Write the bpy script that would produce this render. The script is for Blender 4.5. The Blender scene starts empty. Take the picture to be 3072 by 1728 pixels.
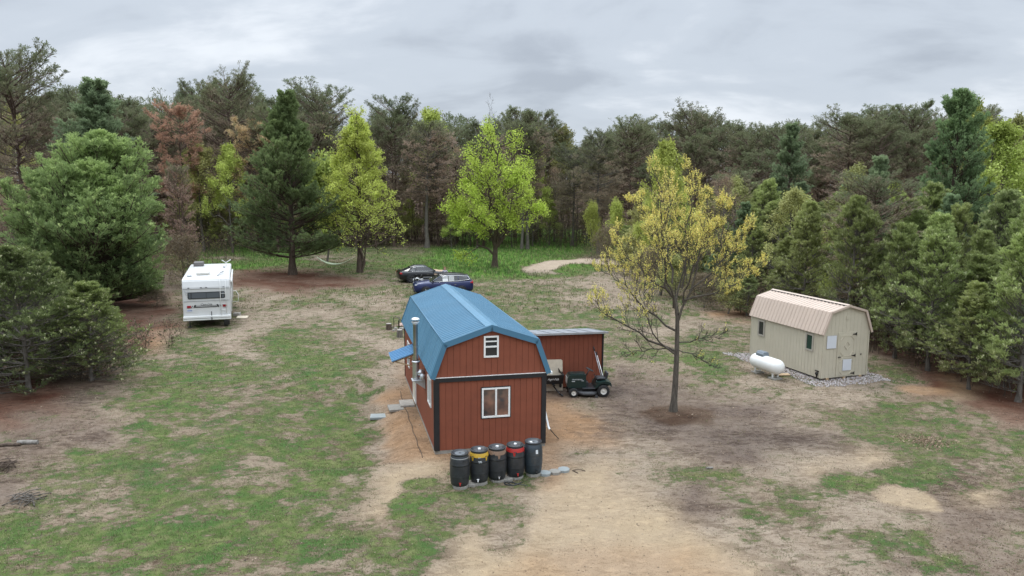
import bpy, bmesh, math, random
import numpy as np
from mathutils import Vector, Matrix
R = math.radians
SC = bpy.context.scene
COL = SC.collection

# ------------------------------------------------------------------ camera
FPX, PITCH, ROLL, CAMH = 2257.0, 0.1393, 0.0075, 8.62       # focal length in px of the 3072 wide photograph
cp, sp, cr, sr = math.cos(PITCH), math.sin(PITCH), math.cos(ROLL), math.sin(ROLL)
r0, u0, f0 = Vector((1, 0, 0)), Vector((0, sp, cp)), Vector((0, cp, -sp))
RGT, UPV = r0 * cr + u0 * sr, u0 * cr - r0 * sr
cam = bpy.data.cameras.new('camera')
camo = bpy.data.objects.new('camera', cam)
COL.objects.link(camo)
m = Matrix((RGT, UPV, -f0)).transposed().to_4x4()
m.translation = (0, 0, CAMH)
camo.matrix_world = m
cam.sensor_width = 36.0
cam.lens = 36.0 * FPX / 3072.0
cam.clip_start, cam.clip_end = 0.2, 6000
SC.camera = camo

# ------------------------------------------------------------------ exposure, sky, sun
SC.view_settings.view_transform = 'Standard'
SC.view_settings.look = 'None'
SC.view_settings.exposure = 0.12
SC.view_settings.gamma = 1.0
SC.cycles.max_bounces = 6
SC.cycles.transparent_max_bounces = 4
SC.cycles.use_denoising = True
SUN_EL, SUN_AZ = 58.0, -35.0        # degrees; azimuth measured from straight ahead towards the right
w = bpy.data.worlds.new('World')
SC.world = w
w.use_nodes = True
nt = w.node_tree
nt.nodes.clear()
N = nt.nodes.new
out = N('ShaderNodeOutputWorld')
bg = N('ShaderNodeBackground')
bg.inputs['Strength'].default_value = 0.1
sky = N('ShaderNodeTexSky')
sky.sky_type = 'NISHITA'
sky.sun_disc = False
sky.sun_elevation = R(SUN_EL)
sky.sun_rotation = R(SUN_AZ)
tc = N('ShaderNodeTexCoord')
sep = N('ShaderNodeSeparateXYZ')
nt.links.new(tc.outputs['Generated'], sep.inputs[0])
def wmath(op, a, b=None, c=None, clamp=False):
    n = N('ShaderNodeMath'); n.operation = op; n.use_clamp = clamp
    for i, v in enumerate((a, b, c)):
        if v is None: continue
        if isinstance(v, (int, float)): n.inputs[i].default_value = v
        else: nt.links.new(v, n.inputs[i])
    return n.outputs[0]
el = wmath('MAXIMUM', sep.outputs[2], 0.0)
den = wmath('ADD', el, 0.27)
cx = wmath('DIVIDE', sep.outputs[0], den)
cy = wmath('DIVIDE', sep.outputs[1], den)
comb = N('ShaderNodeCombineXYZ')
nt.links.new(cx, comb.inputs[0]); nt.links.new(cy, comb.inputs[1])
def wnoise(scale, detail, rough, off, sx=1, sy=1, dist=0.0, rot=0):
    mp = N('ShaderNodeMapping')
    mp.inputs['Location'].default_value = off
    mp.inputs['Scale'].default_value = (sx, sy, 1)
    mp.inputs['Rotation'].default_value = (0, 0, R(rot))
    nt.links.new(comb.outputs[0], mp.inputs[0])
    n = N('ShaderNodeTexNoise')
    n.inputs['Scale'].default_value = scale
    n.inputs['Detail'].default_value = detail
    n.inputs['Roughness'].default_value = rough
    n.inputs['Distortion'].default_value = dist
    nt.links.new(mp.outputs[0], n.inputs['Vector'])
    return n.outputs[0]
n1 = wnoise(1.25, 6, 0.52, (5.1, 1.7, 0), 0.8, 1.0, 0.6, 14)
n2 = wnoise(3.4, 6, 0.55, (9.3, 4.2, 0), 0.7, 1.0, 0.5, 14)
cl = wmath('ADD', wmath('MULTIPLY', n1, 0.72), wmath('MULTIPLY', n2, 0.28))
rmp = N('ShaderNodeValToRGB')
nt.links.new(cl, rmp.inputs[0])
rmp.color_ramp.interpolation = 'EASE'
e = rmp.color_ramp.elements
e[0].position, e[0].color = 0.36, (0.84, 0.89, 0.955, 1)
e[1].position, e[1].color = 0.64, (0.445, 0.495, 0.57, 1)
x = rmp.color_ramp.elements.new(0.50); x.color = (0.59, 0.65, 0.73, 1)
# overcast, brighter towards the zenith; steep rise higher up added to light the ground
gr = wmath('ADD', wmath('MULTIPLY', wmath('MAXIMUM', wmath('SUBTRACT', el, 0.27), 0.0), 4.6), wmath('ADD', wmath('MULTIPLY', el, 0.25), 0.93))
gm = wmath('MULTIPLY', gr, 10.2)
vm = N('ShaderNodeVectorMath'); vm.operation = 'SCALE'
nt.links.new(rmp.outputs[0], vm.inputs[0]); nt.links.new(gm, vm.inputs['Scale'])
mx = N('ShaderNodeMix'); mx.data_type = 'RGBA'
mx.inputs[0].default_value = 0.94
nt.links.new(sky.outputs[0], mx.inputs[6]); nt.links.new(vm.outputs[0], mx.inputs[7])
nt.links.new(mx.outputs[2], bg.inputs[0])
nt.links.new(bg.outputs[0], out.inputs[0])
sun = bpy.data.lights.new('sun', 'SUN')
sun.energy = 1.1
sun.angle = R(18)
sun.color = (1.0, 0.96, 0.9)
suno = bpy.data.objects.new('sun', sun)
COL.objects.link(suno)
sd = Vector((math.sin(R(SUN_AZ)) * math.cos(R(SUN_EL)), math.cos(R(SUN_AZ)) * math.cos(R(SUN_EL)), math.sin(R(SUN_EL))))
suno.rotation_euler = (-sd).to_track_quat('-Z', 'Y').to_euler()
suno.location = sd * 200

# ------------------------------------------------------------------ picking points: V = pixel of a 2576 px wide copy of the photograph
VS = 3072 / 2576.0
def ray(vx, vy):
    a = (vx * VS - 1536) / FPX; b = -(vy * VS - 864) / FPX
    return f0 + RGT * a + UPV * b
def at(vx, vy, z=0.0):
    d = ray(vx, vy); t = (z - CAMH) / d.z
    return Vector((d.x * t, d.y * t, z))
def at_y(vx, vy, Y):
    d = ray(vx, vy); t = Y / d.y
    return Vector((d.x * t, Y, CAMH + d.z * t))
def to_v(P):
    P = np.asarray(P, float) - np.array([0, 0, CAMH])
    d = P @ np.array(f0); X = P @ np.array(RGT); U = P @ np.array(UPV)
    d = np.where(d < 0.5, 0.5, d)
    return (1536 + FPX * X / d) / VS, (864 - FPX * U / d) / VS, d

# ------------------------------------------------------------------ value noise in numpy
def vnoise(x, y, seed=0):
    xi = np.floor(x).astype(np.int64); yi = np.floor(y).astype(np.int64)
    xf = x - xi; yf = y - yi
    xf = xf * xf * (3 - 2 * xf); yf = yf * yf * (3 - 2 * yf)
    def h(a, b):
        n = (a * 374761393 + b * 668265263 + seed * 2147483647 + 1013904223) & 0x7fffffff
        n = ((n ^ (n >> 13)) * 1274126177) & 0x7fffffff
        return ((n ^ (n >> 16)) & 0xffff) / 65535.0
    return (h(xi, yi) * (1 - xf) + h(xi + 1, yi) * xf) * (1 - yf) + (h(xi, yi + 1) * (1 - xf) + h(xi + 1, yi + 1) * xf) * yf
def fbm(x, y, s, oct=4, seed=0):
    v = 0; a = 0.5; t = 0
    for i in range(oct):
        v = v + a * vnoise(x * s + 17.3 * i, y * s - 9.1 * i, seed + i); t += a; a *= 0.55; s *= 2.03
    return v / t

# ------------------------------------------------------------------ materials
def newmat(name):
    mt = bpy.data.materials.new(name); mt.use_nodes = True
    return mt, mt.node_tree, mt.node_tree.nodes['Principled BSDF']
def mat(name, c, rough=0.6, metal=0.0, var=0.12, vscale=3.0, bump=0.0, bscale=40.0, spec=0.5, dirt=None, dscale=1.2, coat=0.0):
    mt, t, p = newmat(name)
    tcn = t.nodes.new('ShaderNodeTexCoord')
    nz = t.nodes.new('ShaderNodeTexNoise'); nz.inputs['Scale'].default_value = vscale; nz.inputs['Detail'].default_value = 6
    nz.inputs['Roughness'].default_value = 0.65
    t.links.new(tcn.outputs['Object'], nz.inputs['Vector'])
    rp = t.nodes.new('ShaderNodeValToRGB')
    rp.color_ramp.elements[0].position = 0.3; rp.color_ramp.elements[1].position = 0.7
    rp.color_ramp.elements[0].color = tuple(max(0, v * (1 - var)) for v in c) + (1,)
    rp.color_ramp.elements[1].color = tuple(min(1, v * (1 + var)) for v in c) + (1,)
    t.links.new(nz.outputs[0], rp.inputs[0])
    src = rp.outputs[0]
    if dirt:
        n2 = t.nodes.new('ShaderNodeTexNoise'); n2.inputs['Scale'].default_value = dscale; n2.inputs['Detail'].default_value = 8
        n2.inputs['Roughness'].default_value = 0.7
        t.links.new(tcn.outputs['Object'], n2.inputs['Vector'])
        r2 = t.nodes.new('ShaderNodeValToRGB'); r2.color_ramp.elements[0].position = 0.52; r2.color_ramp.elements[1].position = 0.75
        r2.color_ramp.elements[0].color = (0, 0, 0, 1); r2.color_ramp.elements[1].color = (dirt[3],) * 3 + (1,)
        t.links.new(n2.outputs[0], r2.inputs[0])
        m2 = t.nodes.new('ShaderNodeMix'); m2.data_type = 'RGBA'
        t.links.new(r2.outputs[0], m2.inputs[0]); t.links.new(src, m2.inputs[6]); m2.inputs[7].default_value = tuple(dirt[:3]) + (1,)
        src = m2.outputs[2]
    t.links.new(src, p.inputs['Base Color'])
    p.inputs['Roughness'].default_value = rough; p.inputs['Metallic'].default_value = metal
    p.inputs['Specular IOR Level'].default_value = spec
    p.inputs['Coat Weight'].default_value = coat; p.inputs['Coat Roughness'].default_value = 0.08
    if bump:
        nb = t.nodes.new('ShaderNodeTexNoise'); nb.inputs['Scale'].default_value = bscale; nb.inputs['Detail'].default_value = 5
        t.links.new(tcn.outputs['Object'], nb.inputs['Vector'])
        bn = t.nodes.new('ShaderNodeBump'); bn.inputs['Strength'].default_value = bump; bn.inputs['Distance'].default_value = 0.01
        t.links.new(nb.outputs[0], bn.inputs['Height']); t.links.new(bn.outputs[0], p.inputs['Normal'])
    return mt
def foliage_mat(name, trans=0.3, jitter=0.10):
    mt, t, p = newmat(name)
    o = t.nodes['Material Output']
    at_ = t.nodes.new('ShaderNodeAttribute'); at_.attribute_name = 'tint'
    oi = t.nodes.new('ShaderNodeObjectInfo')
    hs = t.nodes.new('ShaderNodeHueSaturation')
    def mr(lo, hi):
        q = t.nodes.new('ShaderNodeMapRange'); q.inputs['To Min'].default_value = lo; q.inputs['To Max'].default_value = hi
        return q
    q1 = mr(0.5 - 0.012, 0.5 + 0.012); t.links.new(oi.outputs['Random'], q1.inputs['Value']); t.links.new(q1.outputs[0], hs.inputs['Hue'])
    mu = t.nodes.new('ShaderNodeMath'); mu.operation = 'MULTIPLY'; mu.inputs[1].default_value = 7.31
    fr = t.nodes.new('ShaderNodeMath'); fr.operation = 'FRACT'
    t.links.new(oi.outputs['Random'], mu.inputs[0]); t.links.new(mu.outputs[0], fr.inputs[0])
    q2 = mr(1 - 2 * jitter, 1 + 2 * jitter); t.links.new(fr.outputs[0], q2.inputs['Value']); t.links.new(q2.outputs[0], hs.inputs['Value'])
    t.links.new(at_.outputs['Color'], hs.inputs['Color'])
    t.links.new(hs.outputs[0], p.inputs['Base Color'])
    p.inputs['Roughness'].default_value = 0.6; p.inputs['Specular IOR Level'].default_value = 0.25
    tr = t.nodes.new('ShaderNodeBsdfTranslucent'); t.links.new(hs.outputs[0], tr.inputs[0])
    ms = t.nodes.new('ShaderNodeMixShader'); ms.inputs[0].default_value = trans
    t.links.new(p.outputs[0], ms.inputs[1]); t.links.new(tr.outputs[0], ms.inputs[2])
    t.links.new(ms.outputs[0], o.inputs['Surface'])
    return mt
FOL = foliage_mat('foliage', 0.35)
NEEDLE = foliage_mat('needles', 0.48)
def bark(name, a, b, sc=6.0):
    mt, t, p = newmat(name)
    tcn = t.nodes.new('ShaderNodeTexCoord')
    mp = t.nodes.new('ShaderNodeMapping'); mp.inputs['Scale'].default_value = (1, 1, 0.22)
    t.links.new(tcn.outputs['Object'], mp.inputs[0])
    nz = t.nodes.new('ShaderNodeTexNoise'); nz.inputs['Scale'].default_value = sc * 2; nz.inputs['Detail'].default_value = 7; nz.inputs['Roughness'].default_value = 0.7
    t.links.new(mp.outputs[0], nz.inputs['Vector'])
    rp = t.nodes.new('ShaderNodeValToRGB')
    rp.color_ramp.elements[0].position = 0.33; rp.color_ramp.elements[0].color = a + (1,)
    rp.color_ramp.elements[1].position = 0.68; rp.color_ramp.elements[1].color = b + (1,)
    t.links.new(nz.outputs[0], rp.inputs[0]); t.links.new(rp.outputs[0], p.inputs['Base Color'])
    p.inputs['Roughness'].default_value = 0.9; p.inputs['Specular IOR Level'].default_value = 0.15
    bn = t.nodes.new('ShaderNodeBump'); bn.inputs['Strength'].default_value = 0.6; bn.inputs['Distance'].default_value = 0.03
    t.links.new(nz.outputs[0], bn.inputs['Height']); t.links.new(bn.outputs[0], p.inputs['Normal'])
    return mt
BARK_GREY = bark('bark_grey', (0.075, 0.065, 0.055), (0.20, 0.18, 0.155))
BARK_RED = bark('bark_reddish', (0.075, 0.05, 0.038), (0.185, 0.135, 0.11))
BARK_BROWN = bark('bark_brown', (0.05, 0.038, 0.03), (0.14, 0.105, 0.08))
BARK_PALE = bark('bark_pale', (0.16, 0.145, 0.125), (0.33, 0.31, 0.28))

# ------------------------------------------------------------------ numpy mesh building
def np_mesh(name, V, T=None, Q=None, mats=(), tmi=None, qmi=None, tint=None, smooth=False):
    V = np.ascontiguousarray(V, dtype=np.float32)
    T = np.zeros((0, 3), np.int32) if T is None else np.asarray(T, np.int32).reshape(-1, 3)
    Q = np.zeros((0, 4), np.int32) if Q is None else np.asarray(Q, np.int32).reshape(-1, 4)
    me = bpy.data.meshes.new(name)
    nl = len(T) * 3 + len(Q) * 4
    me.vertices.add(len(V)); me.loops.add(nl); me.polygons.add(len(T) + len(Q))
    me.vertices.foreach_set('co', V.ravel())
    me.loops.foreach_set('vertex_index', np.concatenate([T.ravel(), Q.ravel()]).astype(np.int32))
    st = np.concatenate([np.arange(len(T)) * 3, len(T) * 3 + np.arange(len(Q)) * 4]).astype(np.int32)
    me.polygons.foreach_set('loop_start', st)
    mi = np.concatenate([np.zeros(len(T), np.int32) if tmi is None else tmi, np.zeros(len(Q), np.int32) if qmi is None else qmi]).astype(np.int32)
    me.polygons.foreach_set('material_index', mi)
    if smooth:
        me.polygons.foreach_set('use_smooth', np.ones(len(mi), bool))
    for mt in mats: me.materials.append(mt)
    me.update(calc_edges=True)
    if tint is not None:
        a = me.color_attributes.new('tint', 'FLOAT_COLOR', 'POINT')
        c = np.ones((len(V), 4), np.float32); c[:, :3] = tint
        a.data.foreach_set('color', c.ravel())
    me.validate()
    return me
def norm(a):
    return a / np.maximum(np.linalg.norm(a, axis=-1, keepdims=True), 1e-9)
def tubes(P, rad, sides):
    """P (N,K,3) polylines, rad (N,K) -> verts, quads"""
    Nn, K, _ = P.shape
    tg = np.empty_like(P)
    tg[:, 1:-1] = P[:, 2:] - P[:, :-2]; tg[:, 0] = P[:, 1] - P[:, 0]; tg[:, -1] = P[:, -1] - P[:, -2]
    tg = norm(tg)
    ov = norm(P[:, -1] - P[:, 0])
    ref = np.where(np.abs(ov[:, 2:3]) > 0.8, np.array([[1.0, 0, 0]]), np.array([[0, 0, 1.0]]))
    u = norm(np.cross(tg, ref[:, None, :])); v = np.cross(tg, u)
    a = np.arange(sides) * 2 * math.pi / sides
    ring = u[:, :, None, :] * np.cos(a)[None, None, :, None] + v[:, :, None, :] * np.sin(a)[None, None, :, None]
    V = P[:, :, None, :] + ring * rad[:, :, None, None]
    idx = np.arange(Nn * K * sides).reshape(Nn, K, sides)
    i0 = idx[:, :-1]; i1 = idx[:, 1:]
    Q = np.stack([i0, np.roll(i0, -1, 2), np.roll(i1, -1, 2), i1], -1).reshape(-1, 4)
    return V.reshape(-1, 3), Q
class Wood:
    def __init__(s): s.V = []; s.Q = []; s.n = 0
    def add(s, P, rad, sides=4):
        if len(P) == 0: return
        V, Q = tubes(np.asarray(P, float), np.asarray(rad, float), sides)
        s.V.append(V); s.Q.append(Q + s.n); s.n += len(V)
    def mesh(s, name, mt):
        return np_mesh(name, np.concatenate(s.V), Q=np.concatenate(s.Q), mats=[mt], smooth=True)
def needles(rng, P, D, k, ln, wd, spread, col, cvar=0.12, up=0.0):
    """brush of k needle bundles at each point P along direction D; narrow at the base, wide at the tip"""
    n = len(P)
    D = np.repeat(norm(D), k, 0)
    rd = norm(rng.normal(size=(n * k, 3)))
    d = norm(D + rd * spread + np.array([0, 0, up]))
    B = np.repeat(P, k, 0) + rng.normal(size=(n * k, 3)) * ln * 0.12
    l = ln * rng.uniform(0.65, 1.15, (n * k, 1))
    s = norm(np.cross(d, rng.normal(size=(n * k, 3))))
    tip = B + d * l
    V = np.stack([B, tip + s * wd, tip - s * wd], 1).reshape(-1, 3)
    T = np.arange(len(V)).reshape(-1, 3)
    c = np.repeat(np.asarray(col) * np.ones((n, 3)), k, 0) * rng.uniform(1 - cvar, 1 + cvar, (n * k, 1))
    return V, T, np.repeat(c, 3, 0)
def leaves(rng, P, k, size, scatter, col, cvar=0.15, droop=0.0):
    n = len(P) * k
    C = np.repeat(P, k, 0) + rng.normal(size=(n, 3)) * scatter
    a = norm(rng.normal(size=(n, 3)) + np.array([0, 0, -droop])); b = norm(np.cross(a, rng.normal(size=(n, 3))))
    s = size * rng.uniform(0.6, 1.25, (n, 1))
    V = np.stack([C - a * s * 0.5, C + b * s * 0.34, C + a * s * 0.5, C - b * s * 0.34], 1).reshape(-1, 3)
    Q = np.arange(len(V)).reshape(-1, 4)
    c = np.repeat(np.asarray(col) * np.ones((len(P), 3)), k, 0) * rng.uniform(1 - cvar, 1 + cvar, (n, 1))
    return V, Q, np.repeat(c, 4, 0)

# ------------------------------------------------------------------ object helpers
def tag(o, label=None, cat=None, group=None, kind=None):
    if label: o['label'] = label
    if cat: o['category'] = cat
    if group: o['group'] = group
    if kind: o['kind'] = kind
    return o
def link(name, me, parent=None):
    o = bpy.data.objects.new(name, me); COL.objects.link(o)
    if parent: o.parent = parent
    return o
def thing(name, label, cat, loc=(0, 0, 0), rz=0.0, group=None):
    o = link(name, None); o.location = loc; o.rotation_euler = (0, 0, rz); o.empty_display_size = 0.3
    return tag(o, label, cat, group)
class MB:
    """collects shapes into ONE mesh; a shape can take its own material slot"""
    def __init__(s): s.v = []; s.f = []; s.mi = []; s.sm = []
    def add(s, vs, fs, mi=0, smooth=False):
        n = len(s.v); s.v += [tuple(v) for v in vs]
        for f in fs: s.f.append([i + n for i in f]); s.mi.append(mi); s.sm.append(smooth)
        return s
    def xf(s, M, start=0):
        for i in range(start, len(s.v)): s.v[i] = tuple(M @ Vector(s.v[i]))
        return s
    def bx(s, c, d, rz=0, ry=0, rx=0, mi=0, bev=0.0):
        bm = bmesh.new(); bmesh.ops.create_cube(bm, size=1)
        bmesh.ops.scale(bm, vec=d, verts=bm.verts)
        if bev: bmesh.ops.bevel(bm, geom=bm.edges[:], offset=bev, segments=2, affect='EDGES', profile=0.5)
        M = Matrix.Translation(c) @ Matrix.Rotation(rz, 4, 'Z') @ Matrix.Rotation(ry, 4, 'Y') @ Matrix.Rotation(rx, 4, 'X')
        bm.verts.index_update()
        s.add([M @ v.co for v in bm.verts], [[v.index for v in f.verts] for f in bm.faces], mi, False); bm.free()
        return s
    def tube(s, pts, r, n=8, mi=0, cap=True, smooth=True):
        pts = [Vector(p) for p in pts]; k = len(pts)
        rs = r if isinstance(r, (list, tuple)) else [r] * k
        vs = []; fs = []
        pu = None
        for i, p in enumerate(pts):
            t = (pts[min(i + 1, k - 1)] - pts[max(i - 1, 0)]).normalized()
            if pu is None: pu = t.orthogonal().normalized()
            u = (pu - t * pu.dot(t)).normalized(); pu = u; v = t.cross(u)
            for j in range(n):
                a = 2 * math.pi * j / n
                vs.append(p + (u * math.cos(a) + v * math.sin(a)) * rs[i])
        for i in range(k - 1):
            for j in range(n):
                fs.append([i * n + j, i * n + (j + 1) % n, (i + 1) * n + (j + 1) % n, (i + 1) * n + j])
        s.add(vs, fs, mi, smooth)
        if cap:
            b = len(s.v) - len(vs)
            s.f.append([b + j for j in range(n)][::-1]); s.mi.append(mi); s.sm.append(False)
            s.f.append([b + (k - 1) * n + j for j in range(n)]); s.mi.append(mi); s.sm.append(False)
        return s
    def lathe(s, prof, n=24, c=(0, 0, 0), M=None, mi=0, smooth=True, cap=False):
        """prof: (r, z) from bottom to top, about Z"""
        vs = []; fs = []; k = len(prof); M = M or Matrix.Identity(4); c = Vector(c)
        for r, z in prof:
            for j in range(n):
                a = 2 * math.pi * j / n
                vs.append(c + (M @ Vector((r * math.cos(a), r * math.sin(a), z))))
        for i in range(k - 1):
            for j in range(n):
                fs.append([i * n + j, i * n + (j + 1) % n, (i + 1) * n + (j + 1) % n, (i + 1) * n + j])
        if cap and prof[0][0] > 1e-4: fs.append([j for j in range(n)][::-1])
        if cap and prof[-1][0] > 1e-4: fs.append([(k - 1) * n + j for j in range(n)])
        return s.add(vs, fs, mi, smooth)
    def prism(s, poly, d, M=None, mi=0, inset=None):
        """poly: list of (a, b); extruded from 0 to d along the third axis; M maps (a, b, c)"""
        M = M or Matrix.Identity(4); n = len(poly)
        vs = [M @ Vector((a, b, 0)) for a, b in poly] + [M @ Vector((a, b, d)) for a, b in (inset or poly)]
        fs = [list(range(n))[::-1], [n + i for i in range(n)]] + [[i, (i + 1) % n, n + (i + 1) % n, n + i] for i in range(n)]
        return s.add(vs, fs, mi)
    def build(s, name, mats, parent=None, fix=True):
        me = bpy.data.meshes.new(name)
        me.from_pydata(s.v, [], s.f)
        mats = mats if isinstance(mats, (list, tuple)) else [mats]
        for mt in mats: me.materials.append(mt)
        me.polygons.foreach_set('material_index', s.mi)
        me.polygons.foreach_set('use_smooth', s.sm)
        if fix:
            bm = bmesh.new(); bm.from_mesh(me)
            bmesh.ops.recalc_face_normals(bm, faces=bm.faces[:]); bm.to_mesh(me); bm.free()
        me.update()
        return link(name, me, parent)
XZ = Matrix(((1, 0, 0, 0), (0, 0, 1, 0), (0, 1, 0, 0), (0, 0, 0, 1)))       # (a,b,c) -> (a, c, b): a polygon in x-z, extruded along y
YZ = Matrix(((0, 0, 1, 0), (1, 0, 0, 0), (0, 1, 0, 0), (0, 0, 0, 1)))       # (a,b,c) -> (c, a, b): a polygon in y-z, extruded along x
def text_mesh(s, size, mt, name, parent, M, depth=0.002, shear=0.0):
    cu = bpy.data.curves.new('lettering', 'FONT'); cu.body = s; cu.size = size; cu.extrude = depth; cu.align_x = 'CENTER'; cu.align_y = 'CENTER'; cu.shear = shear
    to = bpy.data.objects.new('lettering', cu)
    me = bpy.data.meshes.new_from_object(to)
    bpy.data.objects.remove(to); bpy.data.curves.remove(cu)
    me.transform(M); me.materials.clear(); me.materials.append(mt); me.name = name
    return link(name, me, parent)

# ------------------------------------------------------------------ ground
BX, BY, BYAW, BLEN = -0.6437, 23.53, 0.2378, 9.75           # barn: front middle of the base, turn, length
cb_, sb_ = math.cos(BYAW), math.sin(BYAW)
def barn_pt(x, y, z=0.0):
    return Vector((BX + x * cb_ - y * sb_, BY + x * sb_ + y * cb_, z))
def sstep(a, b, x):
    t = np.clip((x - a) / (b - a), 0, 1); return t * t * (3 - 2 * t)
def terrain(x, y):
    x = np.asarray(x, float); y = np.asarray(y, float)
    z = (fbm(x, y, 0.11, 3, 5) - 0.5) * 0.22 + (fbm(x, y, 0.6, 3, 9) - 0.5) * 0.07
    lx = (x - BX) * cb_ + (y - BY) * sb_; ly = -(x - BX) * sb_ + (y - BY) * cb_
    # pad around the barn: level by the walls, a sand bank falling away on the left
    inb = np.maximum(np.maximum(-1.83 - lx, lx - 1.83), np.maximum(-ly, ly - BLEN))
    k = 1 - sstep(0.3, 2.4, inb)
    left = sstep(0.45, 1.7, -1.83 - lx) * sstep(-0.8, 0.6, ly) * (1 - sstep(8.2, 10.5, ly)) * (1 - sstep(2.2, 7, -1.83 - lx))
    z = z * (1 - k) - 0.02 * k - 0.36 * left
    z = z + 0.18 * np.exp(-(((x - 13.5) ** 2 + (y - 35) ** 2) / 36.0))
    z = z + 0.9 * sstep(130, 260, y) 
    return z
def gz(x, y): return float(terrain(np.array([x]), np.array([y]))[0])
def on(vx, vy):
    p = at(vx, vy); p.z = gz(p.x, p.y); return p
MAPY = [560, 590, 610, 630, 650, 670, 690, 710, 730, 760, 790, 820, 860, 900, 940, 980, 1020, 1060, 1100, 1150, 1200, 1250, 1300, 1350, 1400, 1449]
MAP = [
    'fffffffffffffffffffffffffffffffff',
    'ffffffffffffffgGGGGffffffffffffff',
    'fffffffgGgmmmllGGGGmfffffffffffff',
    'ffffffgGGGgggmGGGGGmlffffffffffff',
    'ffffffGsgGsmggGGGGgsSffffffffffff',
    'ffffffGGGggggGGGGGGsmllffffffffff',
    'ffffflmmnnnmmmGGGGgssmlffffffffff',
    'ffffflmnnnnnmmmmmsssmmlffffffffff',
    'ffffflmmsnmmmmmmmmmssmlffffffffff',
    'ffffnnmmsmmssmmmmmsssmmlnnnffffff',
    'ffffnnmmsssmmmgmmmmmmmmonnnffffff',
    'ffffnnmmsmmsmgmmmmmmmssmmonnnffff',
    'ffffnommsgmsssmmmmmmmsmmmmnnnffff',
    'ffffmmmgsgggssoommmmmggmssmmnnnff',
    'ffffmggggmgmsoommmmmdmgmsssmmnnff',
    'fnnlmggmmmgmsoooooddddmsssssmnonn',
    'nnnlmggsmgggsoooooomdddddsssmgmnn',
    'nlllmgmssggggooooooommdddssmmggmn',
    'llldmgmgggggsooooooossdddddsmgggm',
    'llmgmsmgsgggsSoooossssdddssSmmgmm',
    'lmmmsmmssggsSSgmmoSSsmmmssSsgglmm',
    'dmmsmgmmgggmSgmmmSSSSsdmmsssgglSl',
    'mgmmggmgggmmSgmmsSSSSSddmmsssmlll',
    'ggggggggmggmmmmSsSSSSSSssssmmmllm',
    'ggggggggggmgggmSSooooooSsssslmmll',
    'ggggggggmmmmmmSSooooooooSssssslll']
KINDS_ = {  # soil colour, share of grass, lushness, how crusted and littered the soil is
    'G': ((0.22, 0.17, 0.11), 0.97, 1.0, 0.6), 'g': ((0.35, 0.285, 0.21), 0.60, 0.26, 0.8), 'h': ((0.35, 0.285, 0.21), 0.53, 0.16, 0.9), 'm': ((0.38, 0.315, 0.235), 0.49, 0.12, 0.8),
    's': ((0.44, 0.37, 0.285), 0.29, 0.05, 0.72), 'S': ((0.45, 0.365, 0.25), 0.03, 0.0, 0.28), 'o': ((0.40, 0.262, 0.155), 0.02, 0.0, 0.45),
    'p': ((0.43, 0.318, 0.205), 0.02, 0.0, 0.35),
    'n': ((0.165, 0.075, 0.048), 0.05, 0.1, 0.6), 'd': ((0.225, 0.18, 0.15), 0.10, 0.1, 0.9), 'l': ((0.275, 0.22, 0.175), 0.24, 0.1, 1.0),
    'k': ((0.115, 0.072, 0.048), 0.10, 0.1, 0.8), 'f': ((0.12, 0.075, 0.052), 0.06, 0.2, 0.7)}
KINDS_ = {k: ((v[0][0] * (0.80 if k in 'Sop' else 0.725), v[0][1] * (0.765 if k in 'Sop' else 0.705), v[0][2] * (0.73 if k in 'Sop' else 0.69)), v[1], v[2], v[3]) for k, v in KINDS_.items()}
MAP = [''.join('m' if (c == 's' and i >= 15 and j <= 9) else 'h' if (c == 'g' and j >= 25) else 'p' if (c == 'o' and i >= 23) else c for j, c in enumerate(r)) for i, r in enumerate(MAP)]
MAPA = np.array([[KINDS_[c][0] + KINDS_[c][1:] for c in r[:33].ljust(33, r[-1])] for r in MAP])
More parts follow.
